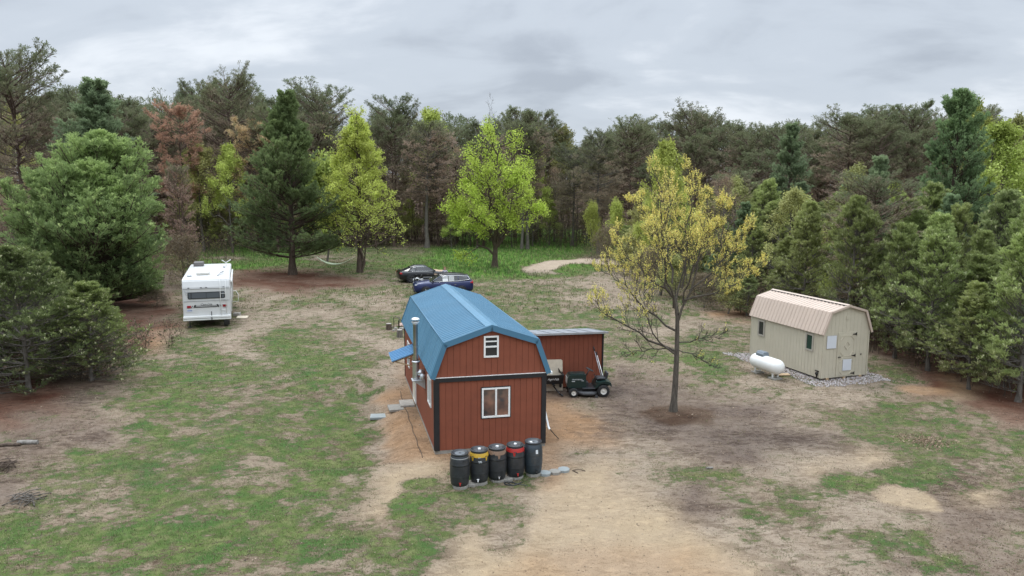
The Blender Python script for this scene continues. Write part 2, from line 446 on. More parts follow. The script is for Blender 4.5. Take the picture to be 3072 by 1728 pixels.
def ground_at(x, y):
    """soil colour, grass share and lushness of the ground at world points"""
    jx = (fbm(x, y, 0.35, 3, 31) - 0.5) * 3.4; jy = (fbm(x, y, 0.35, 3, 57) - 0.5) * 3.4
    sc_ = np.clip(y / 40, 0.35, 1.2)
    vx, vy, d = to_v(np.stack([x + jx * sc_, y + jy * sc_, np.zeros_like(x)], -1))
    fx = np.clip(vx / 80.0, 0, 31.999); iy = np.interp(vy, MAPY, np.arange(len(MAPY))); iy = np.clip(iy, 0, len(MAPY) - 1.001)
    x0 = fx.astype(int); y0 = iy.astype(int); fx = (fx - x0)[:, None]; fy = (iy - y0)[:, None]
    A = (MAPA[y0, x0] * (1 - fx) + MAPA[y0, x0 + 1] * fx) * (1 - fy) + (MAPA[y0 + 1, x0] * (1 - fx) + MAPA[y0 + 1, x0 + 1] * fx) * fy
    A = A.copy()
    def blob(px, py, rx, ry, kind, edge=0.5, rot=0.0):
        wob = 1 + (fbm(x, y, 1.4, 3, 77) - 0.5) * 0.9
        dx = x - px; dy = y - py
        c, s = math.cos(rot), math.sin(rot); dx, dy = dx * c + dy * s, -dx * s + dy * c
        q = np.sqrt((dx / rx) ** 2 + (dy / ry) ** 2) * wob
        k = (1 - sstep(1 - edge, 1 + edge * 0.5, q))[:, None]
        A[:] = A * (1 - k) + np.array(KINDS_[kind][0] + KINDS_[kind][1:]) * k
    A[:, 3] += (fbm(x, y, 0.75, 4, 71) - 0.5) * 0.55 * (A[:, 3] > 0.1) * (1 - 0.6 * A[:, 4]) + (fbm(x, y, 3.1, 3, 83) - 0.5) * 0.65 * (A[:, 3] > 0.1)
    b = at(1693, 1040); blob(b.x + 0.3, b.y - 1.0, 3.0, 3.2, 'd'); blob(b.x + 0.2, b.y, 1.65, 1.35, 'k', 0.28)
    b = at(745, 702); blob(b.x + 1.0, b.y - 2.0, 7.0, 4.2, 'n', 0.6)
    b = at(2270, 1253); blob(b.x, b.y, 0.95, 0.95, 'S', 0.25)
    b = at(2130, 1215); blob(b.x, b.y, 1.1, 0.9, 'g', 0.6)
    b = at(2210, 1090); blob(b.x, b.y, 1.8, 3.0, 'h', 0.8)
    b = at(2320, 985); blob(b.x, b.y, 1.3, 0.7, 'o', 0.5)
    b = at(1015, 1270); blob(b.x, b.y, 0.45, 1.5, 'g', 0.5)
    b = at(1240, 1275); blob(b.x, b.y, 1.5, 0.8, 'm', 0.6)
    b = at(1050, 1215); blob(b.x, b.y, 0.7, 0.5, 'g', 0.4)
    # the sand track coming out of the wood
    tr_ = [at(a_, b_) for a_, b_ in ((1640, 662), (1480, 657), (1400, 662), (1352, 676), (1385, 698), (1360, 722), (1330, 745), (1400, 770))]
    dm = np.full(len(x), 1e9)
    wob = (fbm(x, y, 0.5, 3, 14) - 0.5) * 1.6
    for p_, q_ in zip(tr_[:-1], tr_[1:]):
        vx_, vy_ = q_.x - p_.x, q_.y - p_.y; t_ = np.clip(((x - p_.x) * vx_ + (y - p_.y) * vy_) / (vx_ ** 2 + vy_ ** 2), 0, 1)
        dm = np.minimum(dm, np.hypot(x - p_.x - t_ * vx_, (y - p_.y - t_ * vy_) * 0.55))
    k = ((1 - sstep(1.0, 2.2, dm + wob)) * sstep(66, 76, y))[:, None]
    A[:] = A * (1 - k) + np.array([0.46, 0.375, 0.285, 0.05, 0.0, 0.3]) * k
    # soft path of bare sand by the barn's left wall
    lx = (x - BX) * cb_ + (y - BY) * sb_; ly = -(x - BX) * sb_ + (y - BY) * cb_
    k = ((1 - sstep(1.0, 1.75, -1.83 - lx + (fbm(x, y, 0.9, 3, 3) - 0.5) * 1.2)) * sstep(-0.6, 0.2, -1.83 - lx + 0.6) * sstep(-1.0, 0.2, ly) * (1 - sstep(7.2, 9.2, ly)))[:, None]
    A[:] = A * (1 - k) + np.array(KINDS_['o'][0] + KINDS_['o'][1:]) * k
    return A
def axis(lo, hi, step, far, fine=None):
    c = list(np.arange(lo, hi, step)); s = step
    a = hi
    while a < far[1]: c.append(a); s *= 1.25; a += s
    c.append(far[1]); a = lo - step; s = step
    while a > far[0]: c.insert(0, a); s *= 1.25; a -= s
    c.insert(0, far[0]); return np.array(c)
gx = axis(-24, 27, 0.16, (-2500, 2500)); gy = np.concatenate([axis(14, 46, 0.16, (-300, 46.05))[:-1], axis(46, 135, 0.5, (45.9, 3000))[1:]])
XX, YY = np.meshgrid(gx, gy); fxx, fyy = XX.ravel(), YY.ravel()
GA = ground_at(fxx, fyy)
nx, ny = len(gx), len(gy)
ii = np.arange(nx * ny).reshape(ny, nx)
gq = np.stack([ii[:-1, :-1], ii[:-1, 1:], ii[1:, 1:], ii[1:, :-1]], -1).reshape(-1, 4)
gm_ = np_mesh('ground', np.stack([fxx, fyy, terrain(fxx, fyy)], 1), Q=gq, tint=GA[:, :3], smooth=True)
a = gm_.color_attributes.new('cover', 'FLOAT_COLOR', 'POINT')
cc = np.zeros((len(fxx), 4), np.float32); cc[:, 0] = GA[:, 3]; cc[:, 1] = GA[:, 4]; cc[:, 2] = GA[:, 5]; cc[:, 3] = 1
a.data.foreach_set('color', cc.ravel())
def ground_mat():
    mt, t, p = newmat('ground'); L = t.links.new; NN = t.nodes.new
    tcn = NN('ShaderNodeTexCoord'); soil = NN('ShaderNodeAttribute'); soil.attribute_name = 'tint'
    cov = NN('ShaderNodeAttribute'); cov.attribute_name = 'cover'
    sepc = NN('ShaderNodeSeparateColor'); L(cov.outputs['Color'], sepc.inputs[0])
    def nz(scale, det=6, rough=0.6, dist=0.0, sx=1, sy=1, rot=0):
        mp = NN('ShaderNodeMapping'); mp.inputs['Scale'].default_value = (sx, sy, 1); mp.inputs['Rotation'].default_value = (0, 0, R(rot))
        L(tcn.outputs['Object'], mp.inputs[0])
        n = NN('ShaderNodeTexNoise'); n.inputs['Scale'].default_value = scale; n.inputs['Detail'].default_value = det
        n.inputs['Roughness'].default_value = rough; n.inputs['Distortion'].default_value = dist
        L(mp.outputs[0], n.inputs['Vector']); return n.outputs[0]
    def mth(op, a, b=None, clamp=False):
        n = NN('ShaderNodeMath'); n.operation = op; n.use_clamp = clamp
        for i, v in enumerate((a, b)):
            if v is None: continue
            if isinstance(v, (int, float)): n.inputs[i].default_value = v
            else: L(v, n.inputs[i])
        return n.outputs[0]
    def ss(v, lo, hi, tmin=0.0, tmax=1.0):
        n = NN('ShaderNodeMapRange'); n.interpolation_type = 'SMOOTHSTEP'
        n.inputs['From Min'].default_value = lo; n.inputs['From Max'].default_value = hi
        n.inputs['To Min'].default_value = tmin; n.inputs['To Max'].default_value = tmax
        L(v, n.inputs['Value']); return n.outputs[0]
    def mixc(f, a, b, mode='MIX'):
        n = NN('ShaderNodeMix'); n.data_type = 'RGBA'; n.blend_type = mode
        for i, v in ((0, f), (6, a), (7, b)):
            if isinstance(v, tuple): n.inputs[i].default_value = v + (1,)
            elif isinstance(v, (int, float)): n.inputs[i].default_value = v
            else: L(v, n.inputs[i])
        return n.outputs[2]
    fine = nz(9, 8, 0.72); mid = nz(1.6, 6, 0.62, 0.4); grit = nz(34, 5, 0.7); crack = nz(2.6, 8, 0.66, 1.2, 0.55, 1.5, 12)
    big = nz(0.35, 5, 0.6)
    def cr_(v): return mth('MULTIPLY', v, sepc.outputs[2])
    # soil: mottled, with darker crusts and pale dry scabs
    clump = nz(4.2, 6, 0.68, 0.6, 0.75, 1.25, 8); scab = nz(2.1, 10, 0.74, 1.4, 0.6, 1.3, 15); wide = nz(0.22, 4, 0.55)
    s = mixc(ss(big, 0.35, 0.65, 0.0, 0.30), soil.outputs['Color'], (0.33, 0.265, 0.20))
    s = mixc(cr_(ss(mid, 0.36, 0.64, 0.0, 0.6)), s, mixc(1.0, s, (0.62, 0.57, 0.53), 'MULTIPLY'))
    s = mixc(ss(clump, 0.50, 0.36, 0.0, 0.55), s, mixc(1.0, s, (1.30, 1.29, 1.27), 'MULTIPLY'))
    s = mixc(cr_(ss(mth('ADD', scab, mth('MULTIPLY', mth('SUBTRACT', wide, 0.5), 0.5)), 0.515, 0.58, 0.0, 0.72)), s, mixc(1.0, s, (0.44, 0.395, 0.37), 'MULTIPLY'))
    s = mixc(cr_(ss(fine, 0.53, 0.64, 0.15, 0.85)), s, mixc(1.0, s, (0.42, 0.36, 0.32), 'MULTIPLY'))
    s = mixc(cr_(ss(crack, 0.56, 0.62, 0.0, 0.6)), s, mixc(1.0, s, (0.44, 0.40, 0.38), 'MULTIPLY'))
    s = mixc(ss(grit, 0.55, 0.66, 0.0, 0.75), s, mixc(1.0, s, (0.40, 0.34, 0.30), 'MULTIPLY'))
    # grass: threshold of the cover against several sizes of noise
    gn = mth('ADD', mth('ADD', mth('MULTIPLY', mid, 0.24), mth('MULTIPLY', clump, 0.34)), mth('ADD', mth('MULTIPLY', fine, 0.26), mth('MULTIPLY', grit, 0.16)))
    thr = mth('ADD', mth('MULTIPLY', sepc.outputs[0], 0.36), 0.325)
    df = mth('SUBTRACT', thr, gn)
    g = ss(df, -0.05, 0.05)
    dry = mixc(ss(nz(2.2, 5, 0.6, 0.5), 0.42, 0.62), (0.074, 0.092, 0.032), (0.150, 0.140, 0.070))
    dry = mixc(ss(nz(0.8, 4, 0.6), 0.45, 0.62), dry, (0.052, 0.090, 0.030))
    lush = mixc(ss(nz(1.1, 5, 0.6, 0.3), 0.40, 0.62), (0.085, 0.19, 0.030), (0.145, 0.235, 0.045))
    gc = mixc(sepc.outputs[1], dry, lush)
    gc = mixc(ss(grit, 0.45, 0.65, 0.0, 0.55), gc, mixc(1.0, gc, (0.5, 0.52, 0.5), 'MULTIPLY'))
    gc = mixc(ss(fine, 0.50, 0.36, 0.0, 0.5), gc, mixc(1.0, gc, (1.4, 1.3, 1.4), 'MULTIPLY'))
    gc = mixc(ss(clump, 0.50, 0.64, 0.0, 0.6), gc, mixc(1.0, gc, (0.62, 0.66, 0.62), 'MULTIPLY'))
    L(mixc(g, s, gc), p.inputs['Base Color'])
    p.inputs['Roughness'].default_value = 0.95; p.inputs['Specular IOR Level'].default_value = 0.1
    h = mth('ADD', mth('ADD', mth('MULTIPLY', fine, 0.7), mth('MULTIPLY', mid, 0.8)), mth('ADD', mth('MULTIPLY', grit, 0.25), mth('MULTIPLY', g, 0.5)))
    bn = NN('ShaderNodeBump'); bn.inputs['Strength'].default_value = 0.7; bn.inputs['Distance'].default_value = 0.09
    L(h, bn.inputs['Height']); L(bn.outputs[0], p.inputs['Normal'])
    return mt
gm_.materials.append(ground_mat())
tag(link('ground', gm_), kind='structure')

# grass blades, denser where the ground is greener
rg = np.random.default_rng(4)
def grass_blades():
    VV, TT, CC = [], [], []; nn = 0
    for (y0, y1, cnt, hgt, wid, kk) in ((15.5, 30, 120000, 0.06, 0.011, 3), (30, 50, 90000, 0.08, 0.020, 3), (50, 112, 70000, 0.20, 0.045, 3)):
        y = rg.uniform(y0, y1, cnt); x = rg.uniform(-1, 1, cnt) * (y * 0.70 + 1)
        A = ground_at(x, y)
        cl = fbm(x, y, 1.6, 3, 11) * 0.4 + fbm(x, y, 5.0, 2, 19) * 0.6
        keep = (A[:, 3] * 0.75 + 0.16) > cl + rg.uniform(-0.28, 0.28, cnt)
        lx = (x - BX) * cb_ + (y - BY) * sb_; ly = -(x - BX) * sb_ + (y - BY) * cb_
        keep &= ~((np.abs(lx) < 1.95) & (ly > -0.05) & (ly < BLEN + 0.1)) & (A[:, 3] > 0.08)
        x, y, A = x[keep], y[keep], A[keep]; n = len(x)
        P = np.stack([x, y, terrain(x, y) - 0.01], 1)
        dry = np.array([0.108, 0.114, 0.050]); lus = np.array([0.100, 0.168, 0.045])
        k = np.clip(A[:, 4:5] + (fbm(x, y, 0.5, 2, 41)[:, None] - 0.5) * 0.7, 0, 1)
        c = dry * (1 - k) + lus * k
        straw = (rg.random(n) < 0.46 * (1 - 0.7 * A[:, 4]))[:, None]; c = np.where(straw, np.array([0.30, 0.25, 0.15]), c)
        hh = hgt * (0.7 + 0.9 * A[:, 4:5])
        for j in range(kk):
            a = rg.uniform(0, 6.283, n); b = P + np.stack([np.cos(a * 3.1), np.sin(a * 3.1), 0 * a], 1) * 0.04 * (hgt / 0.07)
            s = np.stack([np.cos(a), np.sin(a), 0 * a], 1) * wid * 0.5
            ln = np.stack([-np.sin(a), np.cos(a), 0 * a], 1) * hh * rg.uniform(-0.8, 0.8, (n, 1))
            tip = b + ln + np.array([0, 0, 1]) * hh * rg.uniform(0.6, 1.2, (n, 1))
            VV.append(np.stack([b - s, b + s, tip], 1).reshape(-1, 3)); TT.append(np.arange(n * 3).reshape(-1, 3) + nn); nn += n * 3
            CC.append(np.repeat(c * rg.uniform(0.75, 1.25, (n, 1)), 3, 0))
    return np_mesh('grass', np.concatenate(VV), T=np.concatenate(TT), mats=[FOL], tint=np.concatenate(CC))
tag(link('grass', grass_blades()), kind='stuff')

# ------------------------------------------------------------------ trees
def rotz(D, a):
    c, s = np.cos(a), np.sin(a)
    return np.stack([D[..., 0] * c - D[..., 1] * s, D[..., 0] * s + D[..., 1] * c, D[..., 2]], -1)
def pine(seed, H, cb, R0, prof, whorl=0.6, nb=5, el=(10, 50), curve=0.06, tw=7, twl=0.42, tws=0.25, tk=7, tl=0.22, twd=0.02, tspread=0.55,
         col_lo=(0.05, 0.09, 0.04), col_hi=(0.07, 0.13, 0.05), tip=None, tr=0.2, dead=None, barkm=None, tuft_n=3, lean=0.0, gap=0.0, up=0.15, tipn=5, stems=1, brown=None, irr=0.72):
    """a pine: tapered trunk, whorls of limbs with side twigs (trunk mesh) and needle brushes (crown mesh)"""
    rng = np.random.default_rng(seed); W = Wood(); PV, PT, PC = [], [], []; n0 = 0
    offs = [np.zeros(2)] if stems == 1 else [np.array([math.cos(i * 2.4), math.sin(i * 2.4)]) * rng.uniform(0.5, 1.0) * R0 * 0.42 for i in range(stems)]
    for si, off in enumerate(offs):
        h_ = H if si == 0 else H * rng.uniform(0.72, 0.95)
        k = 14; t = np.linspace(0, 1, k)
        wob = np.cumsum(rng.normal(size=(k, 2)) * 0.012 * h_ / k * 3, 0)
        spine = np.stack([off[0] * np.minimum(t * 2.2, 1) + wob[:, 0] + lean * h_ * t * t, off[1] * np.minimum(t * 2.2, 1) + wob[:, 1], t * h_ - 0.15], 1)
        trr = tr * (1 if si == 0 else 0.75)
        W.add(spine[None], (trr * (1 - t) ** 0.85 + 0.012)[None] * (1 + 0.55 * np.exp(-t * 30))[None], 8)
        hs = []
        z = cb * h_
        while z < h_ * 0.985:
            hs.append(z); z += whorl * rng.uniform(0.7, 1.3) * (1 - 0.45 * (z / h_))
        hs = np.array(hs); q = (hs / h_ - cb) / (1 - cb)
        cnt = np.maximum(3, np.round(nb * rng.uniform(0.75, 1.25, len(hs))).astype(int))
        bz = np.repeat(hs, cnt); bq = np.repeat(q, cnt); Nb = len(bz)
        if gap: 
            keep = rng.random(Nb) > gap * (1 - bq); bz, bq = bz[keep], bq[keep]; Nb = len(bz)
        az = rng.uniform(0, 6.283, Nb)
        lobe = 0.82 + 0.3 * np.sin(az * 2 + seed) * np.sin(bq * 7 + seed * 1.7)
        L = R0 * prof(bq) * rng.uniform(irr, 1.14, Nb) * lobe + 0.12
        elv = np.radians(el[0] + (el[1] - el[0]) * bq + rng.normal(size=Nb) * 7)
        K = 6; s = np.linspace(0, 1, K)[None]
        r = L[:, None] * s * np.cos(elv)[:, None]
        zz = bz[:, None] + L[:, None] * s * np.sin(elv)[:, None] + curve * L[:, None] * s ** 2
        aa = az[:, None] + (rng.normal(size=(Nb, 1)) * 0.25) * s
        ix = np.stack([np.interp(bz, spine[:, 2], spine[:, j]) for j in (0, 1)], 1)
        B = np.stack([ix[:, :1] + r * np.cos(aa), ix[:, 1:] + r * np.sin(aa), zz], -1)
        br = np.clip(L * 0.016, 0.012, trr * 0.5)
        W.add(B, br[:, None] * (1 - 0.8 * s), 4)
        # side twigs
        m = tw
        st = rng.uniform(tws, 0.97, (Nb, m)); side = np.where(rng.random((Nb, m)) < 0.5, -1, 1)
        f = st * (K - 1); i = np.minimum(f.astype(int), K - 2); fr = (f - i)[..., None]
        bi = np.arange(Nb)[:, None]
        base = B[bi, i] * (1 - fr) + B[bi, i + 1] * fr
        bd = norm(B[bi, i + 1] - B[bi, i])
        ta = side * np.radians(rng.uniform(25, 62, (Nb, m)))
        d = rotz(bd, ta); d[..., 2] += rng.normal(size=(Nb, m)) * 0.16 + up; d = norm(d)
        tlx = (L[:, None] * (1 - st) * twl * 1.4 + R0 * 0.10 + 0.12) * rng.uniform(0.6, 1.2, (Nb, m))
        base = base.reshape(-1, 3); d = d.reshape(-1, 3); tlx = tlx.reshape(-1); tq = np.repeat(bq, m); ts = st.reshape(-1)
        e2 = base + d * tlx[:, None] + np.array([0, 0, 1]) * (0.08 * tlx[:, None])
        TWp = np.stack([base, (base + e2) / 2 - np.array([0, 0, 0.03]) * tlx[:, None], e2], 1)
        W.add(TWp, np.stack([np.full(len(tlx), 0.011 + 0.006 * tr), np.full(len(tlx), 0.009), np.full(len(tlx), 0.005)], 1) * (0.7 + H / 18), 3)
        # needle brushes
        P, D, Q_, S_ = [], [], [], []
        for j in range(tuft_n):
            u = (j + rng.uniform(0.1, 0.9, len(tlx))) / tuft_n * 0.75 + 0.28
            P.append(base + (e2 - base) * u[:, None]); D.append(d + np.array([0, 0, up])); Q_.append(tq); S_.append(ts)
        P.append(e2); D.append(d + np.array([0, 0, up * 1.3])); Q_.append(tq); S_.append(ts + 0.3)
        for j in range(tipn):
            u = np.full(Nb, 1 - j * 0.10); f = u * (K - 1); i = np.minimum(f.astype(int), K - 2); fr = (f - i)[:, None]
            bb = B[np.arange(Nb), i] * (1 - fr) + B[np.arange(Nb), i + 1] * fr
            P.append(bb); D.append(norm(B[:, -1] - B[:, -2]) + np.array([0, 0, up])); Q_.append(bq); S_.append(u)
        tz = np.linspace(0.86, 1.0, 8); lead = np.stack([np.interp(tz * h_, spine[:, 2], spine[:, j]) for j in range(3)], 1)
        P.append(lead); D.append(np.tile([0, 0, 1.0], (8, 1))); Q_.append(np.ones(8)); S_.append(np.ones(8))
        P = np.concatenate(P); D = np.concatenate(D); Q_ = np.concatenate(Q_); S_ = np.concatenate(S_)
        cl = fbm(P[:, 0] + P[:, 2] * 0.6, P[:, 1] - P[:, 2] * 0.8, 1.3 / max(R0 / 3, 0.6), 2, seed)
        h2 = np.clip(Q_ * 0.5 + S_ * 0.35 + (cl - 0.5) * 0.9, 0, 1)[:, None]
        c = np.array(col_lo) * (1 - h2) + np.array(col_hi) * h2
        if brown is not None:     # older twigs low in the crown carry dead brown needles
            pb = np.clip((brown[1] - Q_) / 0.3 + (cl - 0.5) * 3.0, 0, 1)[:, None] * (rng.random(len(P)) < 0.93)[:, None]
            c = c * (1 - pb) + np.array(brown[0]) * pb
        if dead is not None:
            kp = rng.random(len(P)) > dead * (1 - Q_)
            P, D, c = P[kp], D[kp], c[kp]
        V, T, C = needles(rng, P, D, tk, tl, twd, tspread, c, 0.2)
        PV.append(V); PT.append(T + n0); PC.append(C); n0 += len(V)
        if tip is not None:       # pale new candles at the shoot ends
            kk = rng.random(len(e2)) < tip[1] * (0.25 + 0.75 * tq)
            pts = np.concatenate([e2[kk], B[:, -1], lead[-1:]])
            V, T, C = needles(rng, pts, np.tile([0, 0, 1.0], (len(pts), 1)), 4, tl * 0.72, twd * 1.5, 0.30, tip[0], 0.15)
            PV.append(V); PT.append(T + n0); PC.append(C); n0 += len(V)
    nm = 'pine'; zm = max(float(v[:, 2].max()) for v in PV)
    for v in PV + W.V: v[:, 2] *= H / zm
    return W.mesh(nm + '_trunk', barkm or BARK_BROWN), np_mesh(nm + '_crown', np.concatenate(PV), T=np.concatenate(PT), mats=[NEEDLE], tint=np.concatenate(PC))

def spawn(rng, Pp, m, s0, s1, ang, ratio, K=5, up=0.3, wob=0.12, lens=None, azg=True):
    """m children on every parent polyline"""
    Nn, Kp, _ = Pp.shape
    s = s0 + (s1 - s0) * (np.arange(m)[None] + rng.uniform(0.1, 0.9, (Nn, m))) / m
    f = s * (Kp - 1); i = np.minimum(f.astype(int), Kp - 2); fr = (f - i)[..., None]; bi = np.arange(Nn)[:, None]
    base = Pp[bi, i] * (1 - fr) + Pp[bi, i + 1] * fr; d = norm(Pp[bi, i + 1] - Pp[bi, i])
    u = norm(np.cross(d, np.array([0.31, 0.17, 0.93]))); v = np.cross(d, u)
    az = rng.uniform(0, 6.283, (Nn, 1)) + np.arange(m)[None] * 2.4 + rng.normal(size=(Nn, m)) * 0.35
    a = np.radians(rng.uniform(ang[0], ang[1], (Nn, m)))
    nd = d * np.cos(a)[..., None] + (u * np.cos(az)[..., None] + v * np.sin(az)[..., None]) * np.sin(a)[..., None]
    pl = np.linalg.norm(Pp[:, -1] - Pp[:, 0], axis=-1)[:, None] if lens is None else lens
    L = pl * ratio * (1 - 0.45 * (s - s0) / (s1 - s0 + 1e-6)) * rng.uniform(0.75, 1.2, (Nn, m))
    base = base.reshape(-1, 3); nd = nd.reshape(-1, 3); L = L.reshape(-1)
    t = np.linspace(0, 1, K)
    path = base[:, None] + nd[:, None] * (L[:, None] * t)[..., None]
    path[..., 2] += up * L[:, None] * t ** 2
    wb = np.cumsum(rng.normal(size=path.shape) * wob, 1) * (L[:, None, None] / K); wb[:, 0] = 0
    return path + wb
def broadleaf(seed, trunk, tr, limbs, env=None, nl=(5, 5, 4), ang=((35, 60), (30, 60), (25, 65)), ratio=(0.55, 0.55, 0.5), up=(0.25, 0.2, 0.15), s0=(0.25, 0.2, 0.2),
              leaf=0.12, lk=6, lsc=0.16, cols=((0.2, 0.3, 0.04),), barkm=None, lvis=1.0, clump=0.0, twig_r=0.006, leaf_lo=None):
    """a broad-leaved tree: given trunk and main limbs (polylines), then three orders of branches, leaves on the last two"""
    rng = np.random.default_rng(seed); W = Wood()
    trunk = np.asarray(trunk, float)
    t = np.linspace(0, 1, len(trunk)); W.add(trunk[None], (tr * (1 - 0.62 * t) * (1 + 0.5 * np.exp(-t * 14)))[None], 10)
    lv = [np.asarray(l, float) for l in limbs]
    K = 7
    def res(p):
        d = np.concatenate([[0], np.cumsum(np.linalg.norm(np.diff(p, axis=0), axis=1))]); q = np.linspace(0, d[-1], K)
        return np.stack([np.interp(q, d, p[:, j]) for j in range(3)], 1)
    L0 = np.stack([res(p) for p in lv])
    L0[:, 1:-1] += rng.normal(size=(len(L0), K - 2, 3)) * 0.025 * np.linalg.norm(L0[:, -1] - L0[:, 0], axis=1)[:, None, None]
    r0_ = np.clip(np.linalg.norm(L0[:, -1] - L0[:, 0], axis=1) * 0.021, 0.02, tr * 0.66)
    tt = np.linspace(0, 1, K)[None]
    W.add(L0, r0_[:, None] * (1 - 0.78 * tt), 7)
    cur, rad, lev = L0, r0_, []
    for j in range(3):
        ch = spawn(rng, cur, nl[j], s0[j], 1.0, ang[j], ratio[j], 5, up[j], 0.13)
        if env is not None:
            e = env(ch[:, -1, 2]); ok = np.hypot(ch[:, -1, 0], ch[:, -1, 1]) < e * rng.uniform(0.85, 1.1, len(ch)); pr = np.repeat(rad, nl[j])[ok]; ch = ch[ok]
        else: pr = np.repeat(rad, nl[j])
        rad = np.clip(pr * 0.45, twig_r, 1)
        W.add(ch, rad[:, None] * (1 - 0.7 * np.linspace(0, 1, 5))[None], 5 if j == 0 else 3)
        lev.append(ch); cur = ch
    pts = [lev[2][:, 2], lev[2][:, 3], lev[2][:, 4], lev[1][:, 4]]
    if leaf_lo is None: pts += [L0[:, -1]]
    P = np.concatenate(pts)
    if clump:
        c = fbm(P[:, 0] + P[:, 2] * 0.7 + 50, P[:, 1] - P[:, 2] * 0.7 + 50, 0.9, 2, seed); P = P[c > clump * rng.uniform(0.75, 1.1, len(c))]
    if lvis < 1: P = P[rng.random(len(P)) < lvis]
    if leaf_lo is not None: P = P[rng.random(len(P)) < sstep(leaf_lo[0], leaf_lo[1], P[:, 2]) + 0.12]
    ca = np.array(cols[0]); cb2 = np.array(cols[-1])
    kk = np.clip((fbm(P[:, 0] + P[:, 2] + 90, P[:, 1] + 90, 0.7, 2, seed + 3)[:, None] - 0.5) * 2.4 + 0.5, 0, 1)
    V, Q, C = leaves(rng, P, lk, leaf, lsc, ca * (1 - kk) + cb2 * kk, 0.18)
    return W.mesh('broadleaf_trunk', barkm or BARK_GREY), np_mesh('broadleaf_crown', V, Q=Q, mats=[FOL], tint=C)
def tree(name, meshes, p, label, cat, rz=0.0, sc=1.0, group=None, scz=None):
    o = thing(name, label, cat, p, rz, group)
    s = sc if isinstance(sc, (tuple, list)) else (sc, sc, scz or sc)
    o.scale = s
    link('trunk', meshes[0], o); link('crown', meshes[1], o)
    return o

def P_wide(q): return np.clip(np.where(q < 0.12, 0.80 + 1.6 * q, 1.0 * (1 - (q - 0.12) / 0.88) ** 1.05), 0.06, 1.1)
def P_white(q): return np.clip(np.where(q < 0.18, 0.82 + q, 1.02 * (1 - (q - 0.18) / 0.82) ** 0.78), 0.06, 1.1)
def P_round(q): return np.clip(np.where(q < 0.28, 0.84 + 0.57 * q, np.maximum(1 - (np.maximum(q - 0.28, 0) / 0.72) ** 1.35, 0) ** 0.85), 0.1, 1)
def P_red(q): return np.clip(0.60 + 0.85 * q - 1.95 * np.maximum(q - 0.5, 0) ** 1.5, 0.16, 1)
def P_young(q): return np.clip(np.where(q < 0.2, 0.8 + q, 1.0 * (1 - (q - 0.2) / 0.8) ** 0.62), 0.1, 1)
WGRN, WGRN2 = (0.042, 0.088, 0.045), (0.085, 0.165, 0.075)
# the trees that stand free or show large
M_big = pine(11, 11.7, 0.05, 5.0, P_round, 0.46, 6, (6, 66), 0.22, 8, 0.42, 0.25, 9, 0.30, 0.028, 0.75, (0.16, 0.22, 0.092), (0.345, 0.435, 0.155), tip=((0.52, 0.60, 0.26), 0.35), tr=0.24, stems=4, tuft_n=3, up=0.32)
p = on(225, 778); tree('white_pine', M_big, p, 'broad rounded light green white pine left of the white camper', 'pine tree', 0.6, (1.14, 1.14, 1.02))
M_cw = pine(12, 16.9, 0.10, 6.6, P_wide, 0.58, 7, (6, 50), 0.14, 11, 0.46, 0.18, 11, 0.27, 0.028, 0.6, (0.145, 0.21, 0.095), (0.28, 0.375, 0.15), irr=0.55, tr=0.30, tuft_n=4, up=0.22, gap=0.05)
p = on(738, 690); tree('white_pine', M_cw, p, 'tall dark green white pine standing on red needle litter, hammock tied to it', 'pine tree', 1.9)
M_w2 = pine(13, 17.5, 0.08, 4.4, P_white, 0.8, 6, (8, 52), 0.12, 9, 0.45, 0.2, 9, 0.30, 0.032, 0.62, (0.15, 0.20, 0.115), (0.27, 0.345, 0.185), irr=0.55, tr=0.28, tuft_n=3, up=0.2)
p = at_y(245, 600, 64); tree('white_pine', M_w2, (p.x, 64, gz(p.x, 64)), 'blue green white pine rising behind the broad rounded pine', 'pine tree', 0.4, (1.3, 1.3, 0.98))
p = at_y(1985, 600, 78); tree('white_pine', M_w2, (p.x, 78, gz(p.x, 78)), 'blue green white pine above the young pines, right of the yellow budding tree', 'pine tree', 2.9, (0.84, 0.84, 0.86))
M_w3 = pine(14, 18.0, 0.08, 5.6, P_white, 0.72, 6, (10, 56), 0.14, 10, 0.46, 0.2, 10, 0.27, 0.028, 0.6, (0.13, 0.19, 0.095), (0.23, 0.32, 0.145), irr=0.55, tr=0.3, tuft_n=4, up=0.22)
p = at_y(2385, 600, 62); tree('white_pine', M_w3, (p.x, 62, gz(p.x, 62)), 'tallest dark green white pine on the right, its top above the treeline', 'pine tree', 1.0, (0.92, 0.92, 0.91))

def stem(p0, p1, k=6, bow=(0, 0, 0)):
    t = np.linspace(0, 1, k)[:, None]
    return np.array(p0) * (1 - t) + np.array(p1) * t + np.array(bow) * (4 * t * (1 - t))
# lime green cone shaped maple, three stems
rr = np.random.default_rng(21)
def cone_limbs(H, z0, R0, n, e0=5, e1=60, pw=0.8, rng=rr, spine=None, rec=0.0):
    out = []
    for i in range(n):
        q = (i + rng.uniform(0, 0.8)) / n; z = z0 + (H - z0) * q * 0.94; a = i * 2.399 + rng.normal() * 0.3
        L = R0 * (1 - q) ** pw * rng.uniform(0.8, 1.1) + 0.35; e = R(e0 + (e1 - e0) * q)
        b = np.array([0.0, 0, z]) if spine is None else spine(z)
        d = np.array([math.cos(a) * math.cos(e), math.sin(a) * math.cos(e), math.sin(e)])
        out.append(stem(b, b + d * L, 6, (0, 0, -0.03 * L)))
    return out
H = 14.8
lm = cone_limbs(H, 2.4, 4.4, 58, 8, 66, 0.75) + [stem((0.25, 0.1, 0), (1.1, 0.3, 4.5), 6), stem((0.12, -0.2, 0), (0.5, -0.7, 6), 6), stem((0, 0, 9), (0, 0, H), 6)]
